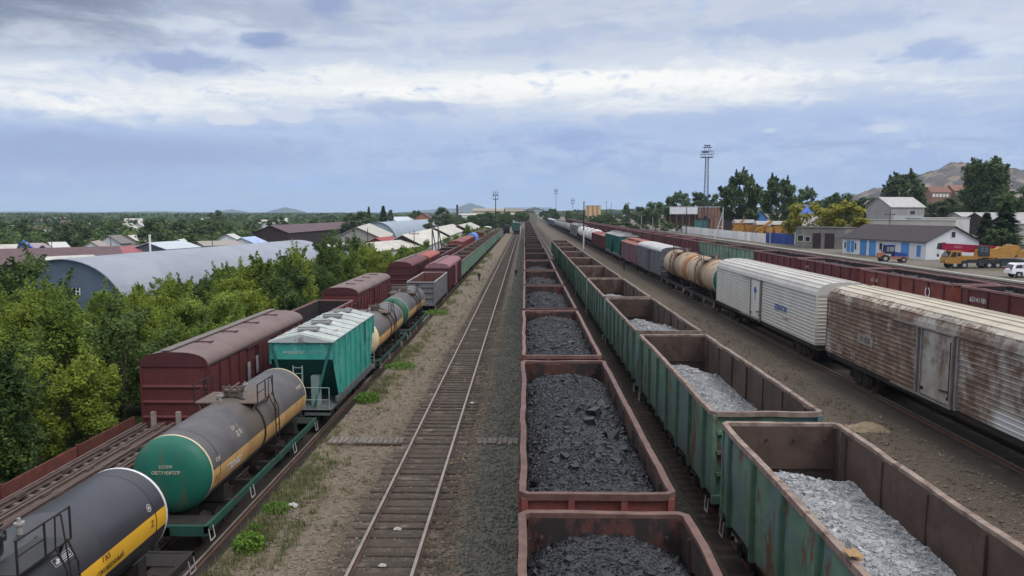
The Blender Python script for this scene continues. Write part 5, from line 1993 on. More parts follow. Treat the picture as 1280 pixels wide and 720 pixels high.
def tree_proto(seed, H, Rx, nleaf, ls, nclump, shape='broad', low=.12, spread=.36, shoots=0):
    """crown: leaf sized quads spread through overlapping clumps; trunk with limbs reaching the clumps"""
    rg = np.random.default_rng(seed)
    rd = random.Random(seed)
    cs, rs = [], []
    zc_ = H * (low + (1 - low) * .5)
    hz = H * (1 - low) * .5
    while len(cs) < nclump:
        d = rg.normal(size=3)
        d /= np.linalg.norm(d)
        r = rg.uniform(.45, 1.0) ** .6
        p = d * r
        f = 1.0
        if shape == 'broad':
            f = 1 - .35 * max(0, p[2]) ** 2
        elif shape == 'poplar':
            f = .55 * (1 - .5 * max(0, p[2]))
        elif shape == 'bush':
            f = 1.1
        c = np.array([p[0] * Rx * f, p[1] * Rx * f, zc_ + p[2] * hz * .86])
        rr_ = Rx * spread * rg.uniform(.55, 1.1)
        cs.append(c)
        rs.append(rr_)
    cs, rs = np.array(cs), np.array(rs)
    wgt = rs ** 2 / (rs ** 2).sum()
    ci = rg.choice(nclump, nleaf, p=wgt)
    d = rg.normal(size=(nleaf, 3))
    d /= np.linalg.norm(d, axis=1)[:, None]
    d[:, 2] = np.where(rg.random(nleaf) < .3, np.abs(d[:, 2]), d[:, 2])
    rad = rs[ci] * (rg.random(nleaf) ** .45) * rg.uniform(.8, 1.25, nleaf)
    p = cs[ci] + d * rad[:, None] * np.array([1, 1, .72])
    p[:, 2] = np.maximum(p[:, 2], .15)
    if shoots:
        # leafy shoots that stick out of the crown and break its outline
        k = int(nleaf * .36)
        ns = shoots
        sc_ = rg.integers(0, nclump, ns)
        o = rg.normal(size=(ns, 3))
        o[:, 2] = np.abs(o[:, 2]) * .9 + .25
        o /= np.linalg.norm(o, axis=1)[:, None]
        base = cs[sc_] + o * rs[sc_][:, None] * .55
        ln = rg.uniform(.55, 1.25, ns) * Rx * (.42 if Rx < 4.5 else .2)
        si = rg.integers(0, ns, k)
        tt = rg.random(k) ** .8
        up = o[si] * np.array([.75, .75, 1.0]) + np.array([0, 0, .35])
        q = base[si] + up * (ln[si] * tt)[:, None] + rg.normal(0, 1, (k, 3)) * (.16 * (1.15 - tt) * ln[si])[:, None]
        q[:, 2] -= .12 * ln[si] * tt ** 2
        p[:k] = q
        ci[:k] = sc_[si]
    nrm = d * .55 + rg.normal(0, .5, (nleaf, 3)) + np.array([0, 0, .75])
    nrm /= np.linalg.norm(nrm, axis=1)[:, None]
    u = np.cross(nrm, rg.normal(size=(nleaf, 3)))
    u /= np.linalg.norm(u, axis=1)[:, None]
    v = np.cross(nrm, u)
    s = ls * rg.uniform(.6, 1.3, nleaf)[:, None]
    V = np.stack([p - u * s * .62, p + v * s * .33 - nrm * s * .08, p + u * s * .62 - nrm * s * .12, p - v * s * .33], 1).reshape(-1, 3)
    ct = rg.random(nclump)
    tint = np.clip(ct[ci] * .5 + rg.random(nleaf) * .5 + .12 * d[:, 2], 0, 1)  # upper leaves of each clump tinted lighter, as if lit from above
    crown = fast_mesh('crown', V, np.arange(nleaf * 4).reshape(-1, 4), None or [leaf_light], tint)
    b = MB()
    tr = max(.07, H * .016)
    n = 6
    tp = [(0, 0, -.3)]
    x = y = 0
    for k in range(1, n + 1):
        x += rd.uniform(-.035, .035) * H * .5
        y += rd.uniform(-.035, .035) * H * .5
        tp.append((x, y, H * .82 * k / n))
    b.rope(tp, [tr * (1.25 if k == 0 else 1 - .85 * k / n) for k in range(n + 1)], 7)
    order = list(range(nclump))
    rd.shuffle(order)
    for k in order[:min(nclump, 16)]:
        c = Vector(cs[k])
        zb = min(max(c.z * rd.uniform(.35, .7), H * .1), H * .7)
        f = zb / (H * .82) * n
        i0 = min(int(f), n - 1)
        base = Vector(tp[i0]).lerp(Vector(tp[i0 + 1]), f - i0)
        mid = base.lerp(c, .5) + Vector((rd.uniform(-.1, .1), rd.uniform(-.1, .1), rd.uniform(.0, .12))) * H * .3
        r0 = tr * (1 - .8 * zb / H) * .6
        b.rope([base, mid, c], [r0, r0 * .6, r0 * .2], 5)
    return b.mesh('trunk', bark), crown


def spruce_proto(seed, H, Rx, n):
    rg = np.random.default_rng(seed)
    t = rg.random(n) ** .75
    z = H * (.06 + .93 * t)
    lay = np.floor(t * 16) / 16
    r = Rx * (1 - t) ** .85 * (.35 + .75 * rg.random(n)) * (1 + .25 * np.sin(40 * t))
    a = rg.uniform(0, 2 * PI, n)
    a = a + .35 * np.sin(a * 5 + lay * 30)
    p = np.stack([r * np.cos(a), r * np.sin(a), z - r * .28], -1)
    out = np.stack([np.cos(a), np.sin(a), -.35 + 0 * a], -1)
    side = np.stack([-np.sin(a), np.cos(a), rg.normal(0, .3, n)], -1)
    s = H * .035 * rg.uniform(.7, 1.5, n)[:, None]
    V = np.stack([p - out * s, p + side * s * .45, p + out * s, p - side * s * .45], 1).reshape(-1, 3)
    crown = fast_mesh('crown', V, np.arange(n * 4).reshape(-1, 4), [needle], rg.random(n))
    b = MB()
    b.rope([(0, 0, -.3), (0, 0, H * .5), (0, 0, H * .96)], [H * .014, H * .009, H * .002], 6)
    return b.mesh('trunk', bark), crown


def with_leaf(me, m):
    c = me.copy()
    c.materials.clear()
    c.materials.append(m)
    return c


def plant_tree(meshes, name, label, loc, rz, s, group=None, cat='tree'):
    t = thing(name, label, cat, loc, rz, group)
    t.scale = s if isinstance(s, tuple) else (s, s, s)
    link('trunk', meshes[0], t)
    link('crown', meshes[1], t)
    return t


rt = random.Random(77)
belt = [tree_proto(100 + k, [8.2, 7.4, 8.8, 7.8, 8.4, 7.0][k], [3.0, 2.8, 3.0, 3.3, 2.5, 3.0][k], 26000, .175, [46, 40, 50, 44, 42, 38][k], ['broad', 'bush', 'poplar', 'broad', 'poplar', 'bush'][k], .04, [.29, .32, .35, .3, .38, .32][k], 120) for k in range(6)]
belt_yel = [(a, with_leaf(c, leafmat('bright_maple_leaves', (.10, .15, .02), (.33, .40, .06), .45))) for a, c in belt]
belt_mid = [(a, with_leaf(c, leaf_mid)) for a, c in belt]
belt_dark = (belt[1][0], with_leaf(belt[1][1], leaf_mid))
protos = {}
BELT = 'leafy maples of the tree belt beside the left siding'
firsts = {}


def belt_tree(k, x, y, s, label=None, meshes=None, sub=0):
    z = gz(x) - .1
    q = P(656, 300, 50)
    rz = rt.uniform(0, 6.28)
    lab = label or ('light green' if k < 6 else 'mid green' if k < 12 else 'bright yellow green') + ' leafy maple in the dense belt left of the maroon wagons'
    if meshes is None and k in firsts:
        return dup(firsts[k], (x, y, z), lab, BELT, rz, (s * rt.uniform(.9, 1.1), s * rt.uniform(.9, 1.1), s * rt.uniform(.92, 1.06)))
    t = plant_tree(meshes or (belt[k] if k < 6 else belt_mid[k - 6] if k < 12 else belt_yel[k - 12]), 'maple_tree', lab, (x, y, z), rz, s, BELT)
    if meshes is None:
        firsts[k] = t
    return t


HANG = [(-60, 90), (-48, 160)]
for (row, x0, ya, yb, st, s0, s1) in [(0, -20.6, 22, 150, 3.9, .72, .95), (1, -24.0, 26, 150, 4.2, .8, 1.0), (2, -28.0, 30, 135, 4.6, .78, .98), (3, -32.5, 36, 120, 5.0, .74, .95), (4, -37.5, 42, 112, 5.4, .72, .92), (5, -43, 50, 100, 6.0, .7, .9)]:
    y = ya
    while y < yb:
        x = x0 + rt.uniform(-1.2, .7)
        if y > 62 and row >= 3:
            s = rt.uniform(.45, .62)
        elif y > 108:
            s = rt.uniform(.42, .62)
        elif y > 40 and row >= 1:
            s = rt.uniform(.55, .86)
        else:
            s = rt.uniform(.62, 1.0)
        belt_tree(rt.randrange(15), x + rt.uniform(-.6, .6), y + rt.uniform(-1.4, 1.4), s)
        y += st * rt.uniform(.85, 1.5)
q = P(28, 330, 60)
t = plant_tree(belt_dark, 'maple_tree', 'dark green round tree at the left edge in front of the hangar', (q.x, q.y, gz(q.x) - .1), 1.0, (1.25, 1.25, 1.2))
for (px_, zc_, s, lab) in [(322, 60, .95, 'tall light green maple standing above the belt before the zinc roof, taller of two'), (297, 57, .82, 'tall light green maple standing above the belt before the zinc roof, shorter of two'), (205, 50, .82, 'light green maple rising in front of the hangar end wall'), (362, 72, .85, 'light green maple rising before the far end of the zinc roof')]:
    q = P(px_, 300, zc_)
    belt_tree([2, 14, 4, 16][int(px_) % 4], q.x, q.y, s, lab)
q = P(430, 300, 112)
plant_tree(belt_dark, 'maple_tree', 'large dark leafy tree at the far end of the belt before the white roofs', (q.x, q.y, gz(q.x) - .1), 2.0, (1.35, 1.35, 1.12))
for (px_, zc_, s) in [(470, 118, .62), (492, 128, .6), (505, 140, .62), (522, 155, .6), (533, 165, .66), (585, 235, .8), (597, 255, .8), (574, 215, .66), (606, 290, .75), (560, 205, .55)]:
    q = P(px_, 300, zc_)
    belt_tree(rt.randrange(6), q.x, q.y, s, 'low light green bush along the far fence side of the left siding')

# distant trees: fewer, larger leaf clumps
far_b = [tree_proto(200 + k, 10, [3.6, 4.2, 3.2, 4.6, 3.8][k], 3600, .58, [34, 40, 28, 42, 32][k], ['broad', 'broad', 'poplar', 'broad', 'bush'][k], .1, .3) for k in range(5)]
far_m = [(a, with_leaf(c, leaf_mid)) for a, c in far_b]
far_d = [(a, with_leaf(c, leaf_dark)) for a, c in far_b]
far_y = [(a, with_leaf(c, leaf_yel)) for a, c in far_b]
spru = [spruce_proto(300 + k, 10, [2.3, 1.9][k], 2600) for k in range(2)]
big_b = [tree_proto(400 + k, 16, [6.0, 5.2, 5.6][k], 14000, .62, [70, 60, 64][k], ['broad', 'poplar', 'broad'][k], .08, [.27, .36, .26][k], 90) for k in range(3)]
big_d = [(a, with_leaf(c, leaf_dark)) for a, c in big_b]


def far_tree(meshes, base_h, px_, ytop, zc_, wpx, label, name='broadleaf_tree', group=None, base_w=None, rz=None):
    q = P(px_, 265, zc_)
    z0 = gz(q.x)
    H = CZ - (ytop - 265) * zc_ / FPX - z0
    sz = H / base_h
    sx_ = wpx * zc_ / FPX / base_w if wpx else sz
    return plant_tree(meshes, name, label, (q.x, q.y, z0 - .1), rt.uniform(0, 6.28) if rz is None else rz, (sx_, sx_, sz), group)


for a in [
    (big_d[0], 16, 926, 209, 235, 54, 'tall dark tree right of the light tower, taller of a close pair', 'broadleaf_tree', None, 12.5),
    (big_d[2], 16, 972, 214, 242, 46, 'dark tree behind the blue gabled shed, right one of the close pair', 'broadleaf_tree', None, 12.5),
    (far_d[1], 10, 1008, 231, 300, 34, 'dark tree behind the left yellow bush', 'broadleaf_tree', None, 9),
    (far_d[3], 10, 1047, 238, 270, 44, 'dark rounded tree behind the yellow bushes', 'broadleaf_tree', None, 10),
    (big_d[0], 16, 1130, 211, 290, 54, 'broad dark tree against the rocky hill behind the grey barn', 'broadleaf_tree', None, 12.5),
    (big_d[1], 16, 1215, 194, 262, 34, 'tallest dark poplar on the right, left stem of two', 'poplar_tree', None, 8),
    (big_d[1], 16, 1240, 192, 258, 40, 'tallest dark poplar on the right, right stem of two', 'poplar_tree', None, 8),
    (far_d[3], 10, 1275, 230, 270, 55, 'dark tree at the right edge below the hill', 'broadleaf_tree', None, 10),
    (far_m[1], 10, 1255, 240, 235, 40, 'mid green tree in front of the tall poplars', 'broadleaf_tree', None, 9),
    (far_m[3], 10, 1280, 243, 228, 40, 'mid green tree above the grey roofed shed at the right edge', 'broadleaf_tree', None, 10),
    (far_d[0], 10, 1185, 245, 275, 40, 'dark bush below the brick houses on the hill', 'broadleaf_tree', None, 8),
    (far_d[2], 10, 1165, 250, 280, 24, 'dark bush between grey barn and brick houses', 'broadleaf_tree', None, 8),
    (far_d[1], 10, 850, 237, 360, 34, 'dark tree left of the light tower behind the timber store', 'broadleaf_tree', None, 9),
    (far_d[0], 10, 872, 238, 365, 34, 'dark tree directly behind the light tower', 'broadleaf_tree', None, 8),
    (far_d[4], 10, 885, 236, 370, 28, 'dark tree just right of the light tower behind the timber store', 'broadleaf_tree', None, 8),
    (far_d[2], 10, 838, 240, 370, 28, 'thin crowned dark tree third left of the light tower', 'broadleaf_tree', None, 7),
    (far_d[3], 10, 820, 250, 330, 44, 'wide dark bushy tree left of the timber store', 'broadleaf_tree', None, 10),
    (far_d[2], 10, 783, 251, 400, 16, 'slim dark tree above the far maroon wagons', 'broadleaf_tree', None, 7),
    (far_d[0], 10, 800, 257, 420, 26, 'small dark tree left of the wide bushy tree', 'broadleaf_tree', None, 8),
    (far_y[3], 10, 1011, 250, 178, 64, 'yellow green bush behind the grey garage, left one of two', 'yellow_tree', None, 10),
    (far_y[1], 10, 1055, 248, 172, 62, 'yellow green bush behind the grey garage, right one of two', 'yellow_tree', None, 9),
    (spru[0], 10, 1258, 252, 128, 54, 'dark spruce behind the truck crane', 'spruce_tree', None, 4.6),
    (spru[1], 10, 1234, 265, 132, 40, 'shorter dark spruce left of the one behind the crane', 'spruce_tree', None, 4.0),
    (far_d[3], 10, 1250, 283, 126, 44, 'dark bush at the foot of the spruces behind the crane', 'broadleaf_tree', None, 10),
    (spru[0], 10, 479, 257, 330, 22, 'tall dark spruce left of the pale hangar', 'spruce_tree', None, 4.6),
    (far_d[0], 10, 452, 262, 345, 32, 'dark tree clump left of the tall spruce', 'broadleaf_tree', None, 8),
    (far_d[1], 10, 437, 264, 350, 24, 'rounded dark tree above the long brown barn', 'broadleaf_tree', None, 9),
    (spru[1], 10, 461, 258, 352, 12, 'thin spruce just behind the dark tree clump', 'spruce_tree', None, 4),
    (far_d[2], 10, 488, 257, 400, 13, 'narrow tree just right of the tall spruce', 'broadleaf_tree', None, 7),
    (far_d[3], 10, 92, 274, 235, 40, 'big dark tree behind the blue gabled houses', 'broadleaf_tree', None, 10),
    (far_d[0], 10, 72, 281, 300, 34, 'dark tree behind and left of the big dark one', 'broadleaf_tree', None, 8),
    (far_d[1], 10, 192, 270, 225, 42, 'big dark tree beside the white chimney pipe', 'broadleaf_tree', None, 9),
    (far_d[3], 10, 270, 261, 520, 24, 'tall rounded tree rising above the town on the left', 'broadleaf_tree', None, 10),
    (far_m[0], 10, 238, 290, 225, 22, 'mid green tree behind the zinc hangar roof', 'broadleaf_tree', None, 8),
    (far_d[3], 10, 418, 284, 205, 32, 'dark bushy tree in front of the long brown barn', 'broadleaf_tree', None, 10),
    (far_d[0], 10, 552, 257, 420, 26, 'dark tree behind the gabled white roofs', 'broadleaf_tree', None, 8),
    (far_d[3], 10, 520, 261, 440, 22, 'dark tree behind the pale hangar end', 'broadleaf_tree', None, 10),
    (far_d[0], 10, 541, 271, 300, 28, 'dark leafy tree between pale hangar and white roofs', 'broadleaf_tree', None, 8),
    (far_m[3], 10, 590, 268, 420, 30, 'mid green tree before the far factory wall', 'broadleaf_tree', None, 10),
    (far_m[1], 10, 612, 264, 480, 22, 'mid green tree left of the far lamp mast', 'broadleaf_tree', None, 9),
    (far_m[0], 10, 632, 268, 520, 18, 'round tree between far lamp mast and concrete wall', 'broadleaf_tree', None, 8),
    (far_m[3], 10, 650, 263, 560, 20, 'round tree left of the far concrete wall', 'broadleaf_tree', None, 10),
]:
    far_tree(a[0], a[1], a[2], a[3], a[4], a[5], a[6], a[7], a[8], a[9])

tf = {}


def town_tree(kind, meshes, px_, zc_, H, label, group):
    q = P(px_, 265, zc_)
    s = H / 10
    sc3 = (s * rt.uniform(.85, 1.25), s * rt.uniform(.85, 1.25), s)
    if kind in tf:
        return dup(tf[kind], (q.x, q.y, gz(q.x) - .1), label, group, rt.uniform(0, 6.28), sc3)
    tf[kind] = plant_tree(meshes, 'broadleaf_tree', label, (q.x, q.y, gz(q.x) - .1), 0, sc3, group)
    return tf[kind]


TG, TL = 'trees of the distant town on the left', 'distant dark green tree among the town houses on the left'
n = 0
while n < 120:
    px_ = rt.uniform(-25, 600)
    zc_ = 250 + 800 * rt.random() ** 1.25
    if px_ > 300 and zc_ < 330 + (px_ - 300) * .45:
        continue
    if px_ < 330 and zc_ < 300 and rt.random() < .6:
        continue
    k = rt.randrange(5)
    mm = far_d if rt.random() < .72 else far_m
    town_tree(('d' if mm is far_d else 'm') + str(k), mm[k], px_, zc_, rt.uniform(6.5, 10.8) + zc_ * .0012, TL, TG)
    n += 1
for i in range(46):
    px_ = rt.uniform(690, 812)
    zc_ = rt.uniform(330, 800)
    q = P(px_, 265, zc_)
    if q.x < 32:
        continue
    k = rt.randrange(5)
    mm = far_d if rt.random() < .5 else far_m
    town_tree(('d' if mm is far_d else 'm') + str(k), mm[k], px_, zc_, rt.uniform(3.5, 8.5), 'green bush or tree in the hedge beyond the far maroon wagons', 'hedge trees beyond the far right track')
for i in range(34):
    px_ = rt.uniform(985, 1300)
    zc_ = rt.uniform(290, 430)
    k = rt.randrange(5)
    town_tree('d' + str(k), far_d[k], px_, zc_, rt.uniform(8, 13), 'dark tree in the grove at the foot of the rocky hill', 'grove at the foot of the rocky hill')
for (px_, ytop, zc_, w_) in [(755, 268, 420, 26), (772, 272, 330, 30), (800, 276, 300, 22), (830, 272, 290, 24), (741, 268, 480, 18), (722, 268, 520, 18), (845, 274, 300, 16), (856, 276, 310, 14)]:
    far_tree(far_m[4], 10, px_, ytop + 2, zc_, w_, 'low mid green bush along the far edge of the maroon wagons', 'bush', 'low bushes along the far right track', 8)

for i in range(0):
    px_ = rt.uniform(596, 712)
    zc_ = rt.uniform(660, 900)
    k = rt.randrange(5)
    town_tree('m' + str(k), far_m[k], px_, zc_, rt.uniform(6, 12), 'mid green tree closing the far end of the yard', 'trees at the far end of the yard')
for i in range(52):
    if i < 34:
        px_, zc_ = rt.uniform(560, 634), rt.uniform(470, 640)
    else:
        px_, zc_ = rt.uniform(636, 724), rt.uniform(585, 690)
    k = rt.randrange(5)
    town_tree('m' + str(k), far_m[k], px_, zc_, rt.uniform(7.5, 12.5), 'mid green tree closing the far end of the yard', 'trees at the far end of the yard')
# far wood up to the horizon: one mass
rgw = np.random.default_rng(9)
nw = 1500
zz = 1050 + 3200 * rgw.random(nw) ** 1.6
px_ = np.concatenate([rgw.uniform(-60, 640, nw - 420), rgw.uniform(690, 1330, 420)])
ang = (px_ - 656) / FPX
cx, cy = ang * zz, zz
hh = rgw.uniform(7, 12, nw)
rw_ = rgw.uniform(6, 16, nw) * (1 + (zz - 1000) / 2500)
per = 34
ii = np.repeat(np.arange(nw), per)
m_ = len(ii)
d = rgw.normal(size=(m_, 3))
d /= np.linalg.norm(d, axis=1)[:, None]
d[:, 2] = np.abs(d[:, 2])
p = np.stack([cx[ii] + d[:, 0] * rw_[ii], cy[ii] + d[:, 1] * rw_[ii], np.interp(cx[ii], GX, GZ) + d[:, 2] * hh[ii] * .9], -1)
nrm = d + rgw.normal(0, .4, (m_, 3))
nrm /= np.linalg.norm(nrm, axis=1)[:, None]
u = np.cross(nrm, rgw.normal(size=(m_, 3)))
u /= np.linalg.norm(u, axis=1)[:, None]
v = np.cross(nrm, u)
s = (rw_[ii] * .33 * rgw.uniform(.6, 1.3, m_))[:, None]
V = np.stack([p - u * s, p - v * s * .7, p + u * s, p + v * s * .7], 1).reshape(-1, 3)
V[:, 2] = np.minimum(V[:, 2], np.repeat(np.interp(cx[ii], GX, GZ) + hh[ii], 4))
def greenery(name, n, z0, z1, pa, pb, h0, h1, r0, r1, m, lab, seed, skip=None):
    rgw = np.random.default_rng(seed)
    zz = z0 + (z1 - z0) * rgw.random(n) ** 1.2
    px_ = rgw.uniform(pa, pb, n)
    keep = ~((px_ > 300) & (zz < 340 + (px_ - 300) * .5))
    zz, px_ = zz[keep], px_[keep]
    n = len(zz)
    cx, cy = (px_ - 656) / FPX * zz, zz
    hh, rw_ = rgw.uniform(h0, h1, n), rgw.uniform(r0, r1, n)
    ii = np.repeat(np.arange(n), 90)
    m_ = len(ii)
    d = rgw.normal(size=(m_, 3))
    d /= np.linalg.norm(d, axis=1)[:, None]
    d[:, 2] = np.abs(d[:, 2])
    d *= (rgw.random(m_) ** .4)[:, None] * rgw.uniform(.75, 1.25, m_)[:, None]
    p = np.stack([cx[ii] + d[:, 0] * rw_[ii], cy[ii] + d[:, 1] * rw_[ii], np.interp(cx[ii], GX, GZ) + d[:, 2] * hh[ii]], -1)
    nrm = d + rgw.normal(0, .5, (m_, 3)) + np.array([0, 0, .4])
    nrm /= np.linalg.norm(nrm, axis=1)[:, None]
    u = np.cross(nrm, rgw.normal(size=(m_, 3)))
    u /= np.linalg.norm(u, axis=1)[:, None]
    v = np.cross(nrm, u)
    s = (rw_[ii] * .16 * rgw.uniform(.6, 1.3, m_))[:, None]
    V = np.stack([p - u * s, p - v * s * .7, p + u * s, p + v * s * .7], 1).reshape(-1, 3)
    tint = np.clip(rgw.random(n)[ii] * .7 + rgw.random(m_) * .4, 0, 1)
    tag(link(name, fast_mesh(name, V, np.arange(m_ * 4).reshape(-1, 4), m, tint)), lab, name.replace('_', ' '), kind='stuff')


greenery('garden_greenery', 1500, 262, 1150, -60, 640, 3.0, 8.5, 3.0, 6.5, leaf_mid, 'gardens and shrubs between the town houses', 21)
tag(link('far_wood', fast_mesh('far_wood', V, np.arange(m_ * 4).reshape(-1, 4), leaf_dark, rgw.random(m_))), 'dark wood filling the plain up to the horizon', 'wood', kind='stuff')

# ------------------------------------------------------------------ buildings


def gable(name, label, loc, rz, w_, l, eave, ridge, wallm, roofm, openings=(), over=.35, gablem=None, cat='building', group=None, chimney=False, base=-.5, flat=False):
    """local x across (0..w), y along the ridge (0..l); openings: (face, u, z0, width, height, material, part name)"""
    t = thing(name, label, cat, loc, rz, group)
    b = MB()
    prof = [(0, base), (w_, base), (w_, eave), (w_ / 2, ridge), (0, eave)] if not flat else [(0, base), (w_, base), (w_, eave), (0, eave)]
    b.prism(prof, 0, l, 0, True, False, capmi=1)
    b.build('wall', [wallm, gablem or wallm], t)
    b = MB()
    if flat:
        b.box(-over, w_ + over, -over, l + over, eave + .002, eave + .22)
    else:
        sl = (ridge - eave) / (w_ / 2)
        th = .12
        z0 = eave - over * sl
        pr = [(-over, z0 + .02), (w_ / 2, ridge + .02), (w_ + over, z0 + .02), (w_ + over, z0 + .02 + th), (w_ / 2, ridge + .02 + th), (-over, z0 + .02 + th)]
        b.prism(pr, -over, l + over)
    rf = b.build('roof', roofm, t)
    if chimney:
        b = MB()
        b.box(w_ * .5 - .3, w_ * .5 + .3, l * .3, l * .3 + .6, ridge - .5, ridge + .9)
        b.build('chimney', brick, rf)
    for (face, uu, z0, ww, hh_, m, pn) in openings:
        b = MB()
        fr = MB()
        d = .04
        for (bb, a0, a1, zz0, zz1, o0, o1, mm) in ((b, uu, uu + ww, z0, z0 + hh_, -d, .02, m), (fr, uu - .08, uu + ww + .08, z0 - .08, z0, -d - .03, .02, None), (fr, uu - .08, uu + ww + .08, z0 + hh_, z0 + hh_ + .08, -d - .03, .02, None),
                                               (fr, uu - .08, uu, z0, z0 + hh_, -d - .03, .02, None), (fr, uu + ww, uu + ww + .08, z0, z0 + hh_, -d - .03, .02, None)):
            if face == 'x0':
                bb.box(o0, o1, a0, a1, zz0, zz1)
            elif face == 'x1':
                bb.box(w_ - o1, w_ - o0, a0, a1, zz0, zz1)
            elif face == 'y0':
                bb.box(a0, a1, o0, o1, zz0, zz1)
            else:
                bb.box(a0, a1, l - o1, l - o0, zz0, zz1)
        o = b.build(pn, m, t)
        fr.build('frame', white if m is glass else m, o)
    return t


def wt_(px_):
    k = (px_ - 656) / FPX
    return (66.1 - 125.7 * k) / (22.1 * k + 4.5) * 22.5


ops = []
for (za, zb_, z0, hh_, m, pn) in [(236, 245, 1.0, 1.2, glass, 'window'), (251, 265, .5, 1.9, bluep, 'door'), (274, 288, .5, 1.9, bluep, 'door'), (294, 303, .9, 1.3, glass, 'window'),
                                  (325, 356, .05, 2.6, bluep, 'gate'), (375, 407, .05, 2.6, bluep, 'gate'), (430, 445, 1.2, 1.2, glass, 'window'), (553, 592, .05, 2.6, bluep, 'gate'), (640, 657, .6, 1.7, bluep, 'door')]:
    ya, yb = sorted((wt_(1000 + za / 4.5), wt_(1000 + zb_ / 4.5)))
    ops.append(('x0', ya, z0, yb - ya, hh_, m, pn))
ops.append(('y0', 4.6, 3.75, .75, .95, glass, 'window'))
gable('white_workshop', 'whitewashed workshop with dark slate roof and sky blue doors', (66.1, 125.7, 1.05), math.atan2(4.5, 22.1), 10, 22.5, 3.1, 5.5, whitewash, slate, ops, over=.45)

# garage, gate and fence along the yard
gdoor = mat('dark_brown_door', (.05, .03, .03), (.035, .022, .022))
gable('grey_garage', 'grey concrete garage with two dark brown gates beside the workshop', (60.2, 169.3, 1.0), math.atan2(-7, 7.5), 10.6, 6, 4.5, 4.5, mat('stained_concrete', (.24, .225, .205), (.17, .16, .145), scale=.8, rust=(.11, .1, .09), rust_amt=.3), mat('tar_roof', (.15, .14, .135), (.11, .10, .10)),
      [('y0', 3.9, .05, 1.6, 3.3, gdoor, 'gate'), ('y0', 6.5, .05, 1.9, 3.3, gdoor, 'gate'), ('y0', .5, 1.6, 1.2, 1.3, glass, 'window'), ('y0', 2.2, 1.6, 1.0, 1.0, glass, 'window')], flat=True, over=.2)
t = thing('steel_gate', 'dark blue steel gate between white fence and grey garage', 'gate', (62.4, 196.5, 1.0), 0)
for k in range(4):
    a, c = Vector((0, 0, 0)).lerp(Vector((2.6, -12.8, 0)), k / 4), Vector((0, 0, 0)).lerp(Vector((2.6, -12.8, 0)), (k + 1) / 4 - .008)
    b = MB()
    b.bar((a.x, a.y, 1.35), (c.x, c.y, 1.35), .06, 2.7)
    b.build('panel', bluegate, t)
for k in range(5):
    a = Vector((0, 0, 0)).lerp(Vector((2.6, -12.8, 0)), k / 4)
    b = MB()
    b.cyl((a.x - .08, a.y, 0), (a.x - .08, a.y, 2.95), .07, 8)
    b.build('post', bluegate, t)
t = thing('concrete_fence', 'long whitewashed concrete panel fence before the timber store', 'fence', (62.2, 0, 1.0))
fm = mat('white_fence', (.74, .73, .73), (.62, .61, .61), scale=.7, rust=(.3, .28, .27), rust_amt=.22, streak=3, rough=.9)
for k in range(44):
    b = MB()
    y = 197.2 + 3.1 * k
    b.box(-.05, .05, y, y + 3.02, 0, 2.35)
    b.box(-.085, .085, y + .2, y + 2.8, 1.1, 1.2)
    b.build('panel', fm, t)
for k in range(45):
    b = MB()
    b.box(-.11, .11, 197.1 + 3.1 * k - .06, 197.1 + 3.1 * k + .08, 0, 2.5)
    b.build('post', fm, t)

# timber store with a white gable band
t = thing('timber_store', 'open timber store with white fascia and brown plank walls behind the white fence', 'building', (62.5, 330, 1.1))
b = MB(); b.box(0, 25.5, 0, 14, 9.9, 10.25); b.build('roof', greyroof, t)
b = MB(); b.box(.2, 12.2, -.1, .1, 7.0, 9.9); b.build('fascia', whitewash, t)
b = MB()
for k in range(9):
    b.box(12.6 + k * 1.4, 13.8 + k * 1.4, .1, .25, 5.2 + .5 * (k % 3), 9.7)
b.box(.4, 25, 8, 8.2, 0, 9.8)
b.box(18, 25, .3, .5, 1, 6.2)
b.build('plank_wall', mat('red_brown_planks', (.23, .12, .085), (.15, .08, .06), scale=3, stretch=(1, 1, .3)), t)
for k in range(10):
    b = MB(); b.box(.4 + 2.7 * k, .75 + 2.7 * k, 0, .35, -.2, 9.9); b.build('post', mat('brown_post', (.14, .085, .07), (.1, .06, .05)), t)
tag(MB().box(-2.5, 2.5, -1, 1, 0, 4.2).box(-2.6, 2.6, -1.1, 1.1, 4.2, 4.4).box(-.8, .8, -1.06, -1.0, .2, 2.6).build('teal_hut', mat('teal_hut_paint', (.05, .17, .15), (.04, .14, .12)), None, (P(874, 275, 322).x, 322, 1.1)), 'teal hut inside the open timber store', 'hut')
q = P(939, 265, 272)
gable('dark_shed', 'dark roofed shed with a blue gable behind the orange machines', (q.x, q.y, 1.2), R(20), 7, 17, 5.6, 8.2, plankdark, mat('weathered_dark_roof', (.13, .115, .105), (.10, .09, .08)), gablem=mat('blue_gable', (.05, .17, .42), (.04, .14, .36)))
orange = mat('orange_machine_paint', (.42, .21, .04), (.27, .125, .03), rust=(.2, .1, .05), rust_amt=.4)
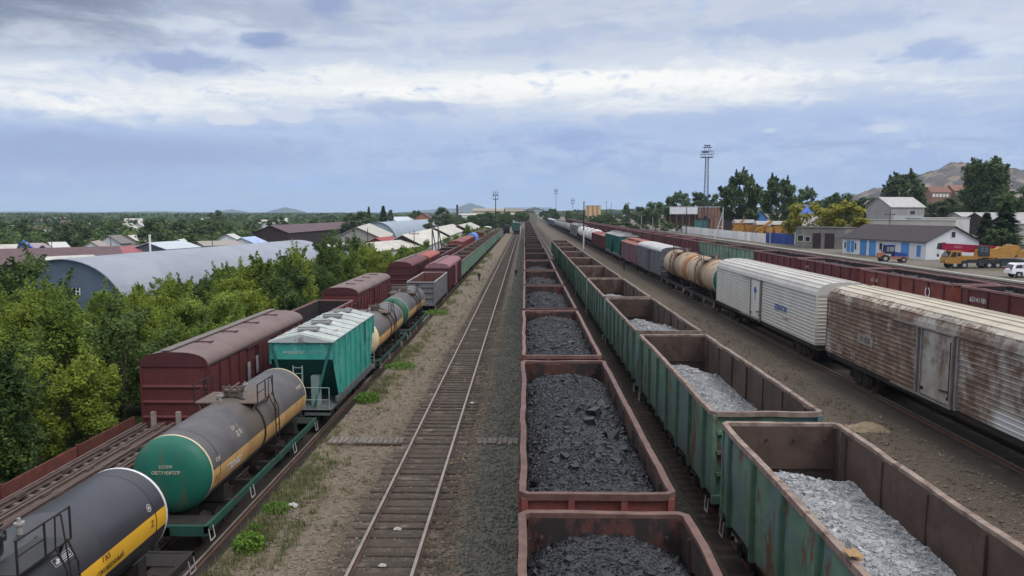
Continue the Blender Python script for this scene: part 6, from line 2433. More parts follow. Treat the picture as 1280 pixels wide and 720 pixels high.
for (pa, pb, zc_, lab, hh_) in [(919, 944, 226, 'shorter orange hopper body with a pale cover behind the fence', 4.9), (946, 990, 222, 'long orange ribbed conveyor body behind the blue gate', 4.5)]:
    q, q2 = P(pa, 265, zc_), P(pb, 265, zc_)
    L_ = q2.x - q.x
    t = thing('orange_machine', lab, 'machine', (q.x, q.y, 1.1))
    b = MB()
    nb = max(2, int(L_ / 2.3))
    for k in range(nb):
        x0, x1 = L_ * k / nb, L_ * (k + .93) / nb
        b.prism([(x0 + .5, 1.7), (x1 - .5, 1.7), (x1, 2.6), (x1, hh_ - (.9 if k % 3 == 1 else .1)), (x0, hh_ - (.5 if k % 3 == 1 else .1))], 0, 3)
        b.box(x0 - .06, x0 + .1, -.14, 0, 1.9, hh_)
    b.box(-.2, L_ + .2, .1, 2.9, 2.5, 2.8)
    b.bar((-.6, -.2, 2.2), (L_ * .45, -.25, hh_ + .9), .35, .5)
    b.build('body', orange, t)
    b = MB()
    b.prism([(-.35, -.3), (3.3, -.3), (2.6, .5), (1.5, .75), (.3, .5)], 0, L_, axis='x')
    o = b.build('cover', greyroof, t, (0, 0, hh_))
    b = MB()
    for x in (.5, L_ * .33, L_ * .66, L_ - .5):
        for y in (.3, 2.7):
            b.box(x - .12, x + .12, y - .12, y + .12, -.1, 2.3)
    b.build('leg', under, t)
q = P(1002, 265, 290)
gable('blue_roofed_hut', 'hut with bright blue roof left of the yellow bushes', (q.x - 4, q.y, 2.0), R(-80), 6, 10, 6.5, 9.6, whitewash, blueroof)

# buildings up the slope on the right
q = P(1083, 265, 236)
barn_wall = mat('barn_grey_wall', (.32, .31, .31), (.26, .25, .25), scale=.6, rust=(.2, .18, .17), rust_amt=.25)
gable('grey_barn', 'grey sheet barn with a row of dark windows under the hill', (q.x, q.y, gz(q.x)), R(-72), 10, 12.5, 7.7, 10.6, barn_wall, greyroof,
      [('x1', 7.0, 5.4, 2.0, 1.2, glass, 'window'), ('x1', 1.0, 3.4, 10.5, 1.6, mat('pale_sheet', (.42, .46, .5), (.36, .4, .44)), 'cladding')], cat='barn')
q = P(1133, 265, 196)
brdoor = mat('tan_door', (.30, .19, .12), (.24, .15, .1))
gable('white_store', 'long low white store with tan doors before the grey barn', (q.x, q.y, gz(q.x)), R(-80), 6, 13.5, 4.9, 4.9, mat('offwhite_wall', (.55, .54, .51), (.46, .45, .43), scale=.5), greyroof,
      [('x1', .7, 1.2, 1.3, 2.8, brdoor, 'door'), ('x1', 2.4, 1.2, 1.6, 2.8, brdoor, 'door'), ('x1', 4.8, 1.2, 1.5, 2.8, brdoor, 'door'), ('x1', 7.6, 1.6, 2.2, 1.9, glass, 'window')], flat=True, over=.15, cat='store')
q = P(1199, 265, 205)
gable('grey_roofed_shed', 'long shed with pale grey sheet roof and dark gable at the right edge', (q.x, q.y, gz(q.x)), R(-84), 13, 40, 2.9, 5.6, concrete, greyroof, gablem=plankdark, cat='shed')
q = P(1186, 265, 212)
gable('pent_shed', 'small pale roofed shed left of the dark gable', (q.x, q.y, gz(q.x)), R(-80), 5, 5, 4.6, 5.6, concrete, greyroof, cat='shed')
b = MB()
q, q2 = P(1080, 265, 172), P(1197, 265, 160)
b.bar((q.x, q.y, 4.0), (q2.x, q2.y, 4.0), 1.6, 6.4)
b.bar((q.x, q.y, 7.26), (q2.x, q2.y, 7.26), 2.0, .1)
for k in range(7):
    f = (k + .5) / 7
    b.bar((q.x + (q2.x - q.x) * f, q.y + (q2.y - q.y) * f - .9, 3), (q.x + (q2.x - q.x) * f, q.y + (q2.y - q.y) * f - .9, 7.1), .3, .2)
tag(b.build('low_store', mat('pale_low_wall', (.52, .49, .44), (.42, .39, .35), scale=.5)), 'long low pale store roof behind the white workshop', 'store')
for (pa, hh_, lab, zc_, n_, w_) in [(1150, 23.5, 'orange brick house on the hill, left one of two', 445, 5, 12), (1178, 24.6, 'orange brick house on the hill, right one of two', 450, 6, 16)]:
    q = P(pa, 265, zc_)
    gable('brick_house', lab, (q.x, q.y, gz(q.x)), R(-86), 10, w_, hh_ - gz(q.x) - 3.2, hh_ - gz(q.x), mat('orange_brick_wall', (.23, .125, .085), (.18, .10, .07)), mat('orange_roof', (.21, .10, .07), (.17, .08, .055)),
          [('x1', 1 + k * (w_ - 2) / n_, hh_ - gz(q.x) - 5.8, 1.3, 1.7, white, 'window') for k in range(n_)], cat='house')
q = P(732, 265, 800)
t = gable('orange_flats', 'small block of orange and yellow flats above the far hedge', (q.x, q.y, 2), R(-90), 10, 15, 13.5, 13.5, mat('yellow_block_wall', (.5, .36, .18), (.45, .32, .16)), mat('orange_block_roof', (.4, .18, .1), (.33, .15, .09)),
          [('x1', 1.0 + 4.8 * k, 2, 1.6, 11.4, mat('orange_panel', (.42, .17, .09), (.36, .15, .08)), 'panel') for k in range(3)], flat=True, cat='flats')

# ------------------------------------------------------------------ hangars and barns on the left


def hangar(name, label, A, B, a, H, zg, roofm, endm, over=.35, window=None, cat='hangar'):
    """semi-elliptic vault from end point A to end point B (x, y)"""
    d = Vector((B[0] - A[0], B[1] - A[1], 0))
    L_ = d.length
    t = thing(name, label, cat, (A[0], A[1], zg), math.atan2(-d.x, d.y))
    n = 28
    pr = [(a * math.cos(PI * k / n), H * math.sin(PI * k / n)) for k in range(n + 1)]
    out = [(x * (1 + .012), z + .1) for x, z in pr]
    b = MB()
    prof = out + list(reversed(pr))
    b.prism(prof, -over, L_ + over, 0, True, False)
    b.build('roof', roofm, t)
    b = MB()
    b.prism([(x * .995, z * .995 - .02) for x, z in pr], .05, .25)
    b.build('end_wall', endm, t)
    b = MB()
    b.prism([(x * .995, z * .995 - .02) for x, z in pr], L_ - .25, L_ - .05)
    b.build('end_wall', endm, t)
    if window:
        b = MB()
        x0, z0, w_, h_, n_ = window
        b.box(x0, x0 + w_, .0, .04, z0, z0 + h_)
        o = b.build('window', glass, t)
        b = MB()
        for k in range(n_ + 1):
            x = x0 + w_ * k / n_
            b.box(x - .07, x + .07, -.04, .0, z0, z0 + h_)
        b.box(x0, x0 + w_, -.05, -.01, z0 + h_ * .5 - .05, z0 + h_ * .5 + .05)
        b.build('glazing_bars', white, o)
    return t


A, Bq = P(79, 324.5, 95), P(372, 300.6, 159)
hangar('zinc_hangar', 'large vaulted hangar with pale zinc roof and blue grey end wall behind the tree belt', (A.x, A.y), (Bq.x, Bq.y), 8.7, A.z + 4.0, -4.0, zinc, zincend, window=(-.5, 2.6, 2.6, .9, 5))
A, Bq = P(472, 278, 285), P(534, 275, 400)
hangar('pale_hangar', 'smaller pale blue vaulted hangar with white window beyond the white roofs', (A.x, A.y), (Bq.x, Bq.y), 7.6, A.z + 4.0, -4.0, zincpale, mat('pale_blue_end', (.26, .32, .38), (.22, .28, .34)), window=(-1.6, 5.6, 3.2, 1.4, 4))


def along(px_, yr, zc_, px2, yr2, zc2, w_, eave, label, wallm, roofm, gablem=None, name='barn', openings=(), cat='barn', over=.5):
    """gabled building whose ridge runs between two points seen in the photograph"""
    a, c = P(px_, yr, zc_), P(px2, yr2, zc2)
    zg = min(gz(a.x), gz(c.x))
    d = Vector((c.x - a.x, c.y - a.y, 0))
    rz = math.atan2(-d.x, d.y)
    ox = Vector((math.cos(rz), math.sin(rz), 0)) * (w_ / 2)
    zr = (a.z + c.z) / 2
    return gable(name, label, (a.x - ox.x, a.y - ox.y, zg), rz, w_, d.length, zr - zg - eave, zr - zg, wallm, roofm, openings, over, gablem, cat)


along(338, 282, 278, 456, 276.3, 420, 13, 2.6, 'long brown plank barn with a brown roof beyond the zinc hangar', plankdark, brownroof, name='brown_barn')
along(-12, 313, 158, 146, 307.5, 172, 15, 2.7, 'wide low brown roofed barn behind the zinc hangar at the left', plankdark, brownroof, name='brown_roofed_barn')
along(52, 323, 118, 112, 318.5, 124, 3, .3, 'narrow cream flat roof just behind the zinc hangar front', mat('cream_wall', (.5, .44, .36), (.42, .37, .3)), paleroof, name='cream_roofed_lean_to', cat='lean to')
along(136, 309, 172, 176, 308, 182, 9, 1.6, 'pinkish red roofed barn behind the zinc hangar', brick, mat('pinkish_red_roof', (.30, .10, .11), (.24, .085, .09)), name='red_roofed_barn')
along(186, 303.5, 178, 228, 301.5, 190, 9, 1.4, 'low building with pale blue sheet roof and a white chimney pipe', zincend, mat('pale_blue_roof', (.42, .46, .5), (.36, .4, .44)), name='pale_roofed_building', cat='building')
q = P(187, 295, 176)
b = MB(); b.cyl((0, 0, 0), (0, 0, q.z + 4.0), .22, 10); b.cyl((0, 0, q.z + 4.0), (0, 0, q.z + 4.3), .3, 10)
tag(b.build('chimney_pipe', white, None, (q.x, q.y, -4.0)), 'thin white chimney pipe beside the pale blue roof', 'chimney')
along(446, 283, 196, 462, 280.5, 260, 15, 3.4, 'large white roofed shed in front of the pale hangar', concrete, paleroof, None, name='white_roofed_shed', cat='shed')
along(438, 304, 146, 505, 301.5, 170, 8, 1.3, 'low white roof behind the leafy bushes', whitewash, paleroof, name='low_white_shed', cat='shed')
along(470, 297.5, 186, 489, 296.2, 200, 5, 1.2, 'small dark red roof between the white roofs', brick, redroof, name='red_roofed_shed', cat='shed')
along(503, 293, 168, 541, 286.5, 236, 9.5, 2.4, 'white roofed shed with a dark plank gable', whitewash, paleroof, plankdark, name='dark_gabled_shed', cat='shed')
along(543, 284, 232, 566, 281, 300, 9, 2.2, 'white roofed shed with dark gable behind two wooden poles', whitewash, paleroof, plankdark, name='dark_gabled_shed', cat='shed')
along(573, 281, 290, 588, 278.5, 370, 9, 2.0, 'white roofed shed farthest along the siding', whitewash, paleroof, plankdark, name='white_roofed_shed', cat='shed')
along(486, 271.5, 420, 512, 270.8, 440, 12, 2.6, 'long pale blue roof behind the pale hangar', whitewash, mat('pale_blue_sheet', (.46, .5, .56), (.4, .44, .5)), name='pale_roofed_hall', cat='hall')
along(528, 266, 430, 532, 266, 470, 9, 3.2, 'orange brick gable end between the dark trees', mat('orange_gable', (.42, .18, .10), (.35, .15, .09)), brownroof, name='orange_house', cat='house')
along(403, 306, 165, 425, 304, 176, 8, .8, 'pale flat shed at the far end of the zinc hangar', zincend, paleroof, name='pale_shed', cat='shed')
blueg = mat('deep_blue_gable', (.03, .06, .32), (.025, .05, .26))
for (pa, ya, za, pb, yb, zb_, w_, ev, lab, wm, rm, gm) in [
    (-8, 306.5, 205, 20, 305.5, 207, 8, 1.5, 'pale roofed house at the left edge of the town', whitewash, paleroof, None),
    (27, 302, 214, 30, 301, 226, 5.5, 2.0, 'house with deep blue gable and bright blue roof', blueg, blueroof, blueg),
    (53, 306.3, 198, 56, 305, 209, 5, 2.0, 'small deep blue gable beside the big dark tree', blueg, mat('grey_pink_roof', (.32, .25, .26), (.26, .2, .21)), blueg),
    (36, 304.5, 222, 52, 304, 224, 7, 1.4, 'house with greyish pink roof between the blue gables', whitewash, MATS['grey_pink_roof'], None),
    (62, 303.5, 226, 80, 302.5, 229, 7, 1.5, 'white roofed house left of the big dark tree', whitewash, mat('bright_white_roof', (.50, .49, .47), (.4, .39, .37)), None),
    (114, 302, 215, 124, 301, 226, 6, 2.0, 'beige roofed cottage right of the big dark tree', whitewash, mat('beige_roof', (.36, .31, .27), (.3, .26, .22)), None),
    (136, 294.5, 250, 150, 294, 256, 8, 2.4, 'house with large grey brown roof and pale gable in the town', concrete, mat('grey_brown_roof', (.22, .19, .19), (.18, .15, .15)), whitewash),
    (160, 294.5, 268, 170, 294, 276, 7, 2.2, 'house with pale cream roof next to the big grey brown one', concrete, mat('cream_roof', (.52, .48, .42), (.44, .4, .36)), None),
    (223, 299.5, 226, 230, 299, 232, 5, 1.4, 'tiny brick house with a white roof behind the zinc hangar', brick, whitetank, brick),
    (248, 302.5, 205, 292, 300.5, 212, 8, 1.0, 'long low beige shed behind the zinc hangar', mat('beige_wall', (.36, .3, .26), (.3, .25, .22)), mat('beige_grey_roof', (.3, .27, .25), (.25, .22, .2)), None),
    (284, 293, 250, 292, 292.5, 256, 6, 1.6, 'small white roofed house above the long beige shed', whitewash, MATS['bright_white_roof'], None),
    (302, 297, 224, 318, 296, 236, 7, 1.6, 'house with blue and white sheet roof left of the brown barn', whitewash, mat('blue_white_roof', (.5, .55, .66), (.2, .3, .6), scale=.4, stretch=(1, 4, 1)), None),
]:
    d = MB()
    along(pa, ya, za, pb, yb, zb_, w_, ev, lab, wm, rm, gm, name='town_house', cat='house', openings=[('x1', 1.0, 1.0, .9, 1.1, glass, 'window'), ('x1', 3.2, 1.0, .9, 1.1, glass, 'window')] if abs(pb - pa) < 14 else [('x1', 2, 1.0, .9, 1.1, glass, 'window'), ('y0', 1, 1.0, .9, 1.1, glass, 'window')])
roofs = [paleroof, MATS['bright_white_roof'], MATS['beige_roof'], brownroof, MATS['grey_brown_roof'], greyroof, redroof]
rl = ['pale', 'white', 'beige', 'brown', 'grey brown', 'grey', 'red']
hp_ = {}
cnt = 0
while cnt < 20:
    px_ = rt.uniform(-5, 400)
    zc_ = rt.uniform(400, 900)
    if px_ > 320 and zc_ < 480:
        continue
    k = rt.choice([0, 0, 1, 1, 2, 3, 4, 5, 6])
    q = P(px_, 265, zc_)
    lab = f'tiny {rl[k]} roofed house among the far town trees'
    rz = rt.choice([R(-80), R(-95), R(10), R(-5)]) + rt.uniform(-.15, .15)
    if k in hp_:
        dup(hp_[k], (q.x, q.y, gz(q.x)), lab, f'far {rl[k]} roofed town houses', rz, rt.uniform(.85, 1.25))
    else:
        hp_[k] = gable('town_house', lab, (q.x, q.y, gz(q.x)), rz, 8, 11, 3.4, 6.2, whitewash, roofs[k], [('x1', 2, 1.2, 1.1, 1.3, glass, 'window'), ('x1', 6, 1.2, 1.1, 1.3, glass, 'window'), ('y0', 3.4, 1.2, 1.1, 1.3, glass, 'window')], chimney=True, cat='house', group=f'far {rl[k]} roofed town houses')
    cnt += 1

# far end of the yard: factory walls, overbridge, concrete wall
q, q2 = P(574, 266, 700), P(643, 266, 700)
gable('factory_hall', 'long pale factory hall at the far end of the left siding', (q.x, q.y + 8, -3), R(-90), 14, q2.x - q.x, 9.2, 10.6, whitewash, paleroof, cat='factory')
q = P(592, 262, 900)
gable('factory_roof', 'tan roofed factory hall behind the pale one', (q.x, q.y, -3), R(-90), 16, 60, 13.4, 16, mat('tan_wall', (.4, .33, .26), (.34, .28, .22)), mat('tan_roof', (.36, .30, .24), (.3, .25, .2)), cat='factory')
q = P(657, 265, 620)
b = MB()
b.prism([(0, -2), (11, -2), (10, 7.5), (1, 9.0)], 0, 14)
tag(b.build('concrete_bunker', mat('tan_concrete', (.27, .25, .21), (.2, .185, .155)), None, (q.x - 1, q.y, 0)), 'pale concrete bunker behind the end of the coal train', 'bunker')
t = thing('pipe_bridge', 'high pipe bridge crossing far behind the coal train', 'bridge', (0, 640, 0))
xa, xb = P(630, 265, 640).x, P(690, 265, 640).x
b = MB()
b.box(xa, xb, -.8, .8, 11.2, 11.7)
b.box(xa, xb, -.7, .7, 12.6, 12.75)
for k in range(11):
    x = xa + (xb - xa) * k / 10
    b.bar((x, 0, 11.6), (x + (2 if k < 10 else 0), 0, 12.6), .12, .12)
b.build('girder', under, t)
for x in (xa + .5, (xa + xb) / 2, xb - .5):
    b = MB(); b.box(x - .35, x + .35, -.5, .5, -3, 11.2); b.build('pier', under, t)
q = P(571.5, 256, 600)
b = MB(); b.cyl((0, 0, 0), (0, 0, q.z + 4), 1.1, 14, r2=.8); b.cyl((0, 0, q.z + 3.4), (0, 0, q.z + 4.02), .95, 14)
tag(b.build('factory_chimney', mat('dark_brick', (.08, .06, .06), (.06, .045, .045)), None, (q.x, q.y, -4)), 'dark factory chimney left of the far blue hill', 'chimney')

# ------------------------------------------------------------------ poles, masts, signals
t = thing('light_tower', 'tall lattice light tower with lamp platform right of centre', 'light tower', (P(880, 265, 300).x, 300, 1.1))
H = 33.3
b = MB()


def leg(s1, s2, z):
    f = z / 29
    w_ = .95 - .45 * f
    return (s1 * w_, s2 * w_, z)


for s1 in (-1, 1):
    for s2 in (-1, 1):
        b.bar(leg(s1, s2, 0), leg(s1, s2, 29), .13, .13)
for k in range(20):
    z, z2 = 29 * k / 20, 29 * (k + 1) / 20
    for (p_, q_) in (((-1, -1), (1, -1)), ((1, -1), (1, 1)), ((1, 1), (-1, 1)), ((-1, 1), (-1, -1))):
        b.bar(leg(*p_, z), leg(*q_, z2), .07, .07)
        b.bar(leg(*q_, z), leg(*q_, z), .05, .05) if False else b.bar(leg(*p_, z2), leg(*q_, z2), .06, .06)
bluegrey = mat('blue_grey_steel', (.05, .065, .095), (.04, .05, .075))
b.build('lattice', bluegrey, t)
b = MB()
b.box(-2.2, 2.2, -1.4, 1.4, 29, 29.25)
for x in (-2.15, -.8, .8, 2.15):
    for y in (-1.35, 1.35):
        b.box(x - .05, x + .05, y - .05, y + .05, 29.25, 31.6 if abs(x) > 1 else 33.0)
for z in (30.3, 31.55):
    for y in (-1.35, 1.35):
        b.box(-2.2, 2.2, y - .05, y + .05, z - .05, z + .05)
    for x in (-2.15, 2.15):
        b.box(x - .05, x + .05, -1.35, 1.35, z - .05, z + .05)
b.box(-1.5, 1.6, -.9, .9, 32.9, 33.1)
b.build('platform', bluegrey, t)
for k in range(7):
    q = MB()
    x = -1.8 + .6 * k if k < 4 else -1.1 + .8 * (k - 4)
    z = 30.6 if k < 4 else 33.1
    q.cyl((x, -1.45, z + .4), (x, -1.0, z + .55), .32, 10)
    q.cyl((x, -1.0, z + .55), (x, -.8, z + .6), .2, 8)
    q.build('floodlight', bluegrey, t)


def mast(px_, ytop, zc_, label, r=.16, top='lamp', m=None, name='lamp_mast', cat='mast', z0=None, split=None):
    q = P(px_, ytop, zc_)
    z0 = gz(q.x) if z0 is None else z0
    H = q.z - z0
    t = thing(name, label, cat, (q.x, q.y, z0 - .2))
    b = MB()
    b.cyl((0, 0, 0), (0, 0, H * (split or 1)), r, 8, r2=r * (.6 if not split else .9))
    b.build('pole', m or concrete, t)
    if split:
        b = MB(); b.cyl((0, 0, H * split), (0, 0, H + .2), r * .88, 8, r2=r * .7); b.build('pole_top', under, t)
    if top == 'lamp':
        w_ = r * 4.2
        b = MB()
        b.box(-w_, w_, -w_ * .7, w_ * .7, H - w_ * 1.7, H - w_ * 1.45)
        for x in (-w_, 0, w_):
            for y in (-w_ * .7, w_ * .7):
                b.box(x - .08, x + .08, y - .08, y + .08, H - w_ * 1.5, H + w_ * 1.4)
        b.box(-w_, w_, -w_ * .7, w_ * .7, H + w_ * 1.3, H + w_ * 1.45)
        b.build('lamp_platform', bluegrey, t)
        for x in (-w_ * .6, w_ * .6):
            b = MB(); b.cyl((x, -w_ * .8, H + .2), (x, -w_ * .4, H + .5), w_ * .3, 8); b.build('lamp', bluegrey, t)
    elif top == 'cross':
        b = MB()
        b.box(-1.1, 1.1, -.06, .06, H - .8, H - .66)
        for x in (-1, -.4, .4, 1):
            b.cyl((x, 0, H - .66), (x, 0, H - .4), .06, 6)
        b.build('crossarm', woodold, t)
    elif top == 'arm':
        b = MB(); b.pipe([(0, 0, H), (.8, 0, H + .5), (1.9, 0, H + .55)], .06, 6); b.build('arm', m or concrete, t)
        b = MB(); b.cbox((2.1, 0, H + .52), (.7, .25, .16)); b.build('lamp', bluegrey, t)
    return t


mast(619.5, 244, 480, 'dark lamp mast with a lamp cage left of the track vanishing point', .38, m=under)
mast(695, 239, 620, 'tall thin pale lamp mast above the far grey wagons', .3, m=mat('pale_steel', (.3, .32, .36), (.25, .27, .31)))
mast(716, 251, 800, 'small far lamp mast right of the tall thin one', .4, m=MATS['pale_steel'])
mast(730, 251.5, 172, 'pole with white lower half in the aisle beside the right train', .16, 'none', split=.42, m=whitewash, name='signal_pole', cat='pole')
wood = mat('dark_wooden_pole', (.055, .045, .04), (.04, .033, .03))
for a in [(785, 252, 330, 'dark wooden pole before the slim dark tree', 'cross', wood), (858.5, 257, 275, 'thin dark pole in front of the timber store', 'none', wood), (802, 269, 300, 'pale concrete pole left of the white fence', 'none', concrete),
          (816, 271, 290, 'pale concrete pole second left of the white fence', 'none', concrete), (824, 273, 285, 'pale concrete pole nearest the end of the white fence', 'none', concrete), (744, 264, 430, 'pale pole below the orange flats', 'none', concrete),
          (963, 284, 176, 'short pale pole in front of the blue gate', 'none', concrete), (1113, 263, 165, 'leaning dark pole behind the white workshop', 'cross', wood),
          (517.5, 287, 165, 'wooden pole with a crossarm before the dark gabled shed', 'cross', wood), (459.5, 284, 150, 'wooden pole above the leafy bushes', 'none', wood), (28, 0, 0, None, None, None),
          (64, 294, 215, 'dark pole between the blue gable and the big dark tree', 'none', wood), (138, 294, 205, 'dark pole in front of the grey brown roof', 'none', wood), (265, 295, 195, 'dark pole behind the zinc hangar', 'none', wood), (36, 296, 200, 'dark pole beside the bright blue roof', 'none', wood),
          (706, 262, 400, 'thin pole among the far grey tanks', 'none', concrete), (688, 272, 520, 'pale pole at the far end of the right train', 'none', concrete), (758, 251, 520, 'thin far pole left of the slim dark tree', 'cross', wood), (764, 253, 540, 'thin far pole second left of the slim dark tree', 'none', wood)]:
    if a[3]:
        mast(a[0], a[1], a[2], a[3], .13 if a[2] < 250 else .2, a[4], a[5], 'utility_pole', 'pole')
for (pa, lab) in [(540, 'double wooden pole with crossarm beside the white roofs, left one'), (547.5, 'double wooden pole leaning on a strut beside the white roofs, right one')]:
    q = P(pa, 276, 172)
    H = q.z - gz(q.x)
    t = thing('utility_pole', lab, 'pole', (q.x, q.y, gz(q.x) - .2))
    b = MB(); b.cyl((0, 0, 0), (0, 0, H + .2), .15, 8, r2=.11); b.build('pole', wood, t)
    b = MB(); b.cyl((1.3, 0, 0), (.1, 0, H * .8), .13, 8); b.build('strut', wood, t)
    b = MB(); b.box(-1, 1, -.06, .06, H - 1.0, H - .86); b.build('crossarm', wood, t)
q = P(904, 259, 232)
t = thing('utility_pole', 'white concrete A-frame pole at the white fence', 'pole', (q.x, q.y, 1.0))
H = q.z - 1.0
b = MB(); b.bar((0, 0, -.1), (0, 0, H), .22, .22); b.build('pole', whitewash, t)
b = MB(); b.bar((-2.4, 0, -.1), (-.1, 0, H * .85), .2, .2); b.build('strut', whitewash, t)
b = MB(); b.bar((-1.5, 0, H * .38), (0, 0, H * .38), .12, .12); b.build('brace', whitewash, t)


def dwarf_signal(px_, ybase, zc_, h, label):
    q = P(px_, ybase, zc_)
    z0 = gz(q.x)
    t = thing('dwarf_signal', label, 'signal', (q.x, q.y, z0 - .05))
    b = MB(); b.cyl((0, 0, 0), (0, 0, h * .6), .08, 8); b.box(-.16, .16, -.16, .16, 0, .1); b.build('post', under, t)
    b = MB(); b.box(-.19, .19, -.13, .13, h * .5, h); b.build('head', blackp, t)
    b = MB()
    for z in (h * .62, h * .86):
        b.cyl((0, -.13, z), (0, -.22, z), .1, 10)
    b.build('lens_hood', blackp, t)


dwarf_signal(780, 336, 112, 1.5, 'black dwarf signal in the aisle beside the mauve covered wagon')
dwarf_signal(645, 342, 108, .8, 'black dwarf signal between the empty track and the coal train')
dwarf_signal(599, 352, 100, 1.0, 'small black dwarf signal at the left of the empty track')
q = P(650.5, 292, 300)
b = MB(); b.cyl((0, 0, 0), (0, 0, 3.4), .13, 8); b.cyl((0, 0, 3.4), (0, 0, 3.5), .16, 8)
tag(b.build('marker_post', white, None, (q.x, q.y, -.05)), 'white marker post beside the small green wagon', 'post')

# ------------------------------------------------------------------ vehicles in the yard
yellowm = mat('crane_yellow', (.46, .235, .05), (.34, .17, .04), rough=.6, rust=(.22, .13, .07), rust_amt=.35, rust_scale=3)
crimson = mat('crane_boom_crimson', (.30, .012, .045), (.25, .012, .04), rough=.4)
tyre = mat('tyre_rubber', (.02, .02, .02), (.03, .03, .03), rough=.9)
rim = mat('wheel_rim', (.4, .4, .4), (.3, .3, .3), rough=.5)


def road_wheel(par, x, y, r, w_=.3):
    b = MB()
    b.cyl((x, y - w_ / 2, r), (x, y + w_ / 2, r), r, 20)
    o = b.build('wheel', tyre, par)
    b = MB()
    b.cyl((x, y - w_ / 2 - .012, r), (x, y + w_ / 2 + .012, r), r * .48, 14)
    b.cyl((x, y - w_ / 2 - .05, r), (x, y + w_ / 2 + .05, r), r * .2, 8)
    b.build('rim', rim, o)


# local: +x is the rear of the crane, the cab looks to -x; the near side is -y
q = P(1178, 336, 108)
t = thing('truck_crane', 'yellow truck crane with a dark red boom parked beside the workshop', 'truck crane', (q.x + .2, q.y, 1.02), R(-4))
t.scale = (.93, .95, .95)
b = MB()
b.box(1.4, 10.6, -1.2, 1.2, .85, 1.25)
b.box(2.6, 10.8, -1.25, 1.25, 1.25, 1.4)
b.box(4.4, 5.2, -1.28, -.6, .45, 1.2)
b.box(7.6, 9.2, -1.28, -.5, .45, 1.2)
b.box(10.5, 11.0, -1.25, 1.25, .5, 1.3)
b.build('chassis', mat('dark_chassis', (.04, .045, .05), (.03, .034, .04)), t)
b = MB()
b.prism([(-.1, .75), (-.15, 1.25), (.05, 1.75), (.55, 2.6), (1.9, 2.65), (1.95, 1.9), (4.2, 1.85), (4.2, 1.3), (1.9, 1.2), (1.85, .75)], -1.22, 1.22)
cab = b.build('cab', yellowm, t)
b = MB()
b.prism([(-.02, 1.78), (.47, 2.48), (.46, 2.52), (-.06, 1.8)], -1.05, 1.05)
for s in (-1, 1):
    b.prism([(.25, 1.75), (.62, 2.45), (1.15, 2.5), (1.15, 1.75)], s * 1.225 - .01, s * 1.225 + .01)
    b.box(1.3, 1.75, s * 1.225 - .01, s * 1.225 + .01, 1.85, 2.4)
b.build('window', glass, cab)
for s in (-1, 1):
    b = MB(); b.cyl((-.16, s * .95, 1.05), (-.1, s * .95, 1.05), .14, 10); b.build('headlight', white, cab)
b = MB()
b.prism([(4.0, 1.65), (4.2, 2.9), (6.9, 2.95), (7.4, 3.3), (9.9, 3.25), (10.0, 2.2), (9.4, 1.7)], -1.15, -.35)
b.prism([(5.0, 1.7), (5.2, 2.5), (9.4, 2.6), (9.6, 1.75)], -.35, 1.15)
b.cyl((6.6, 0, 1.4), (6.6, 0, 1.75), 1.0, 18)
b.build('superstructure', yellowm, t)
b = MB()
b.box(9.9, 11.6, -1.2, 1.2, 1.75, 2.75)
b.prism([(8.8, 2.9), (9.0, 3.5), (10.2, 3.5), (10.5, 2.75)], -1.0, 1.0)
b.build('counterweight', yellowm, t)
b = MB()
b.prism([(4.3, 1.85), (4.15, 2.5), (4.5, 3.35), (5.9, 3.4), (5.95, 1.85)], -1.22, -.42)
oc = b.build('operator_cab', mat('cab_black', (.03, .03, .035), (.04, .04, .045)), t)
b = MB()
b.box(4.55, 5.05, -1.235, -1.22, 2.45, 3.2)
b.box(5.2, 5.7, -1.235, -1.22, 2.45, 3.2)
b.build('window', mat('sky_glass', (.10, .13, .17), (.08, .11, .14), rough=.15), oc)
b = MB()
b.prism([(-.45, 2.75), (-.45, 3.75), (8.2, 3.3), (8.2, 2.6), (3.5, 2.35)], .0, .85)
bo = b.build('boom', crimson, t)
b = MB()
b.prism([(-.9, 2.85), (-.7, 3.75), (.1, 3.85), (.1, 2.8)], .05, .8)
b.build('boom_head', blackp, bo)
b = MB(); b.pipe([(-.8, .4, 2.9), (-.8, .4, 2.1)], .03, 6); b.cyl((-.8, .4, 2.1), (-.8, .4, 1.7), .16, 8); b.build('hook', blackp, t)
for x in (1.05, 2.4, 6.0, 7.2):
    for s in (-1, 1):
        road_wheel(t, x, s * 1.05, .54, .32)
text('lettering', 'КРАН', .42, mat('pale_boom_letter', (.5, .3, .33), (.42, .25, .28)), bo, (1.9, -.012, 3.15), (PI / 2, .05, 0))

# white off-road car
q = P(1259, 346, 93)
t = thing('offroad_car', 'white off-road car at the right edge in front of the crane', 'car', (q.x, q.y, 1.02), R(-6))
carw = mat('white_car_paint', (.74, .75, .78), (.70, .71, .74), rough=.25, coat=.4)


def car_body(prof, y0, y1, taper):
    b = MB()
    n = len(prof)
    vs = []
    for (yy, k) in ((y0, 1 - taper), (y0 * .93, 1.0), (0, 1.0), (y1 * .93, 1.0), (y1, 1 - taper)):
        cx_ = 2.2
        for (x, z) in prof:
            vs.append((cx_ + (x - cx_) * (1 - (1 - k) * .5), yy * (1 - .16 * max(0, (z - 1.0) / .8)), z))
    fs = []
    for j in range(4):
        for i in range(n):
            fs.append((j * n + i, j * n + (i + 1) % n, (j + 1) * n + (i + 1) % n, (j + 1) * n + i))
    fs += [tuple(reversed(range(n))), tuple(range(4 * n, 5 * n))]
    b.add(vs, fs, 0)
    return b


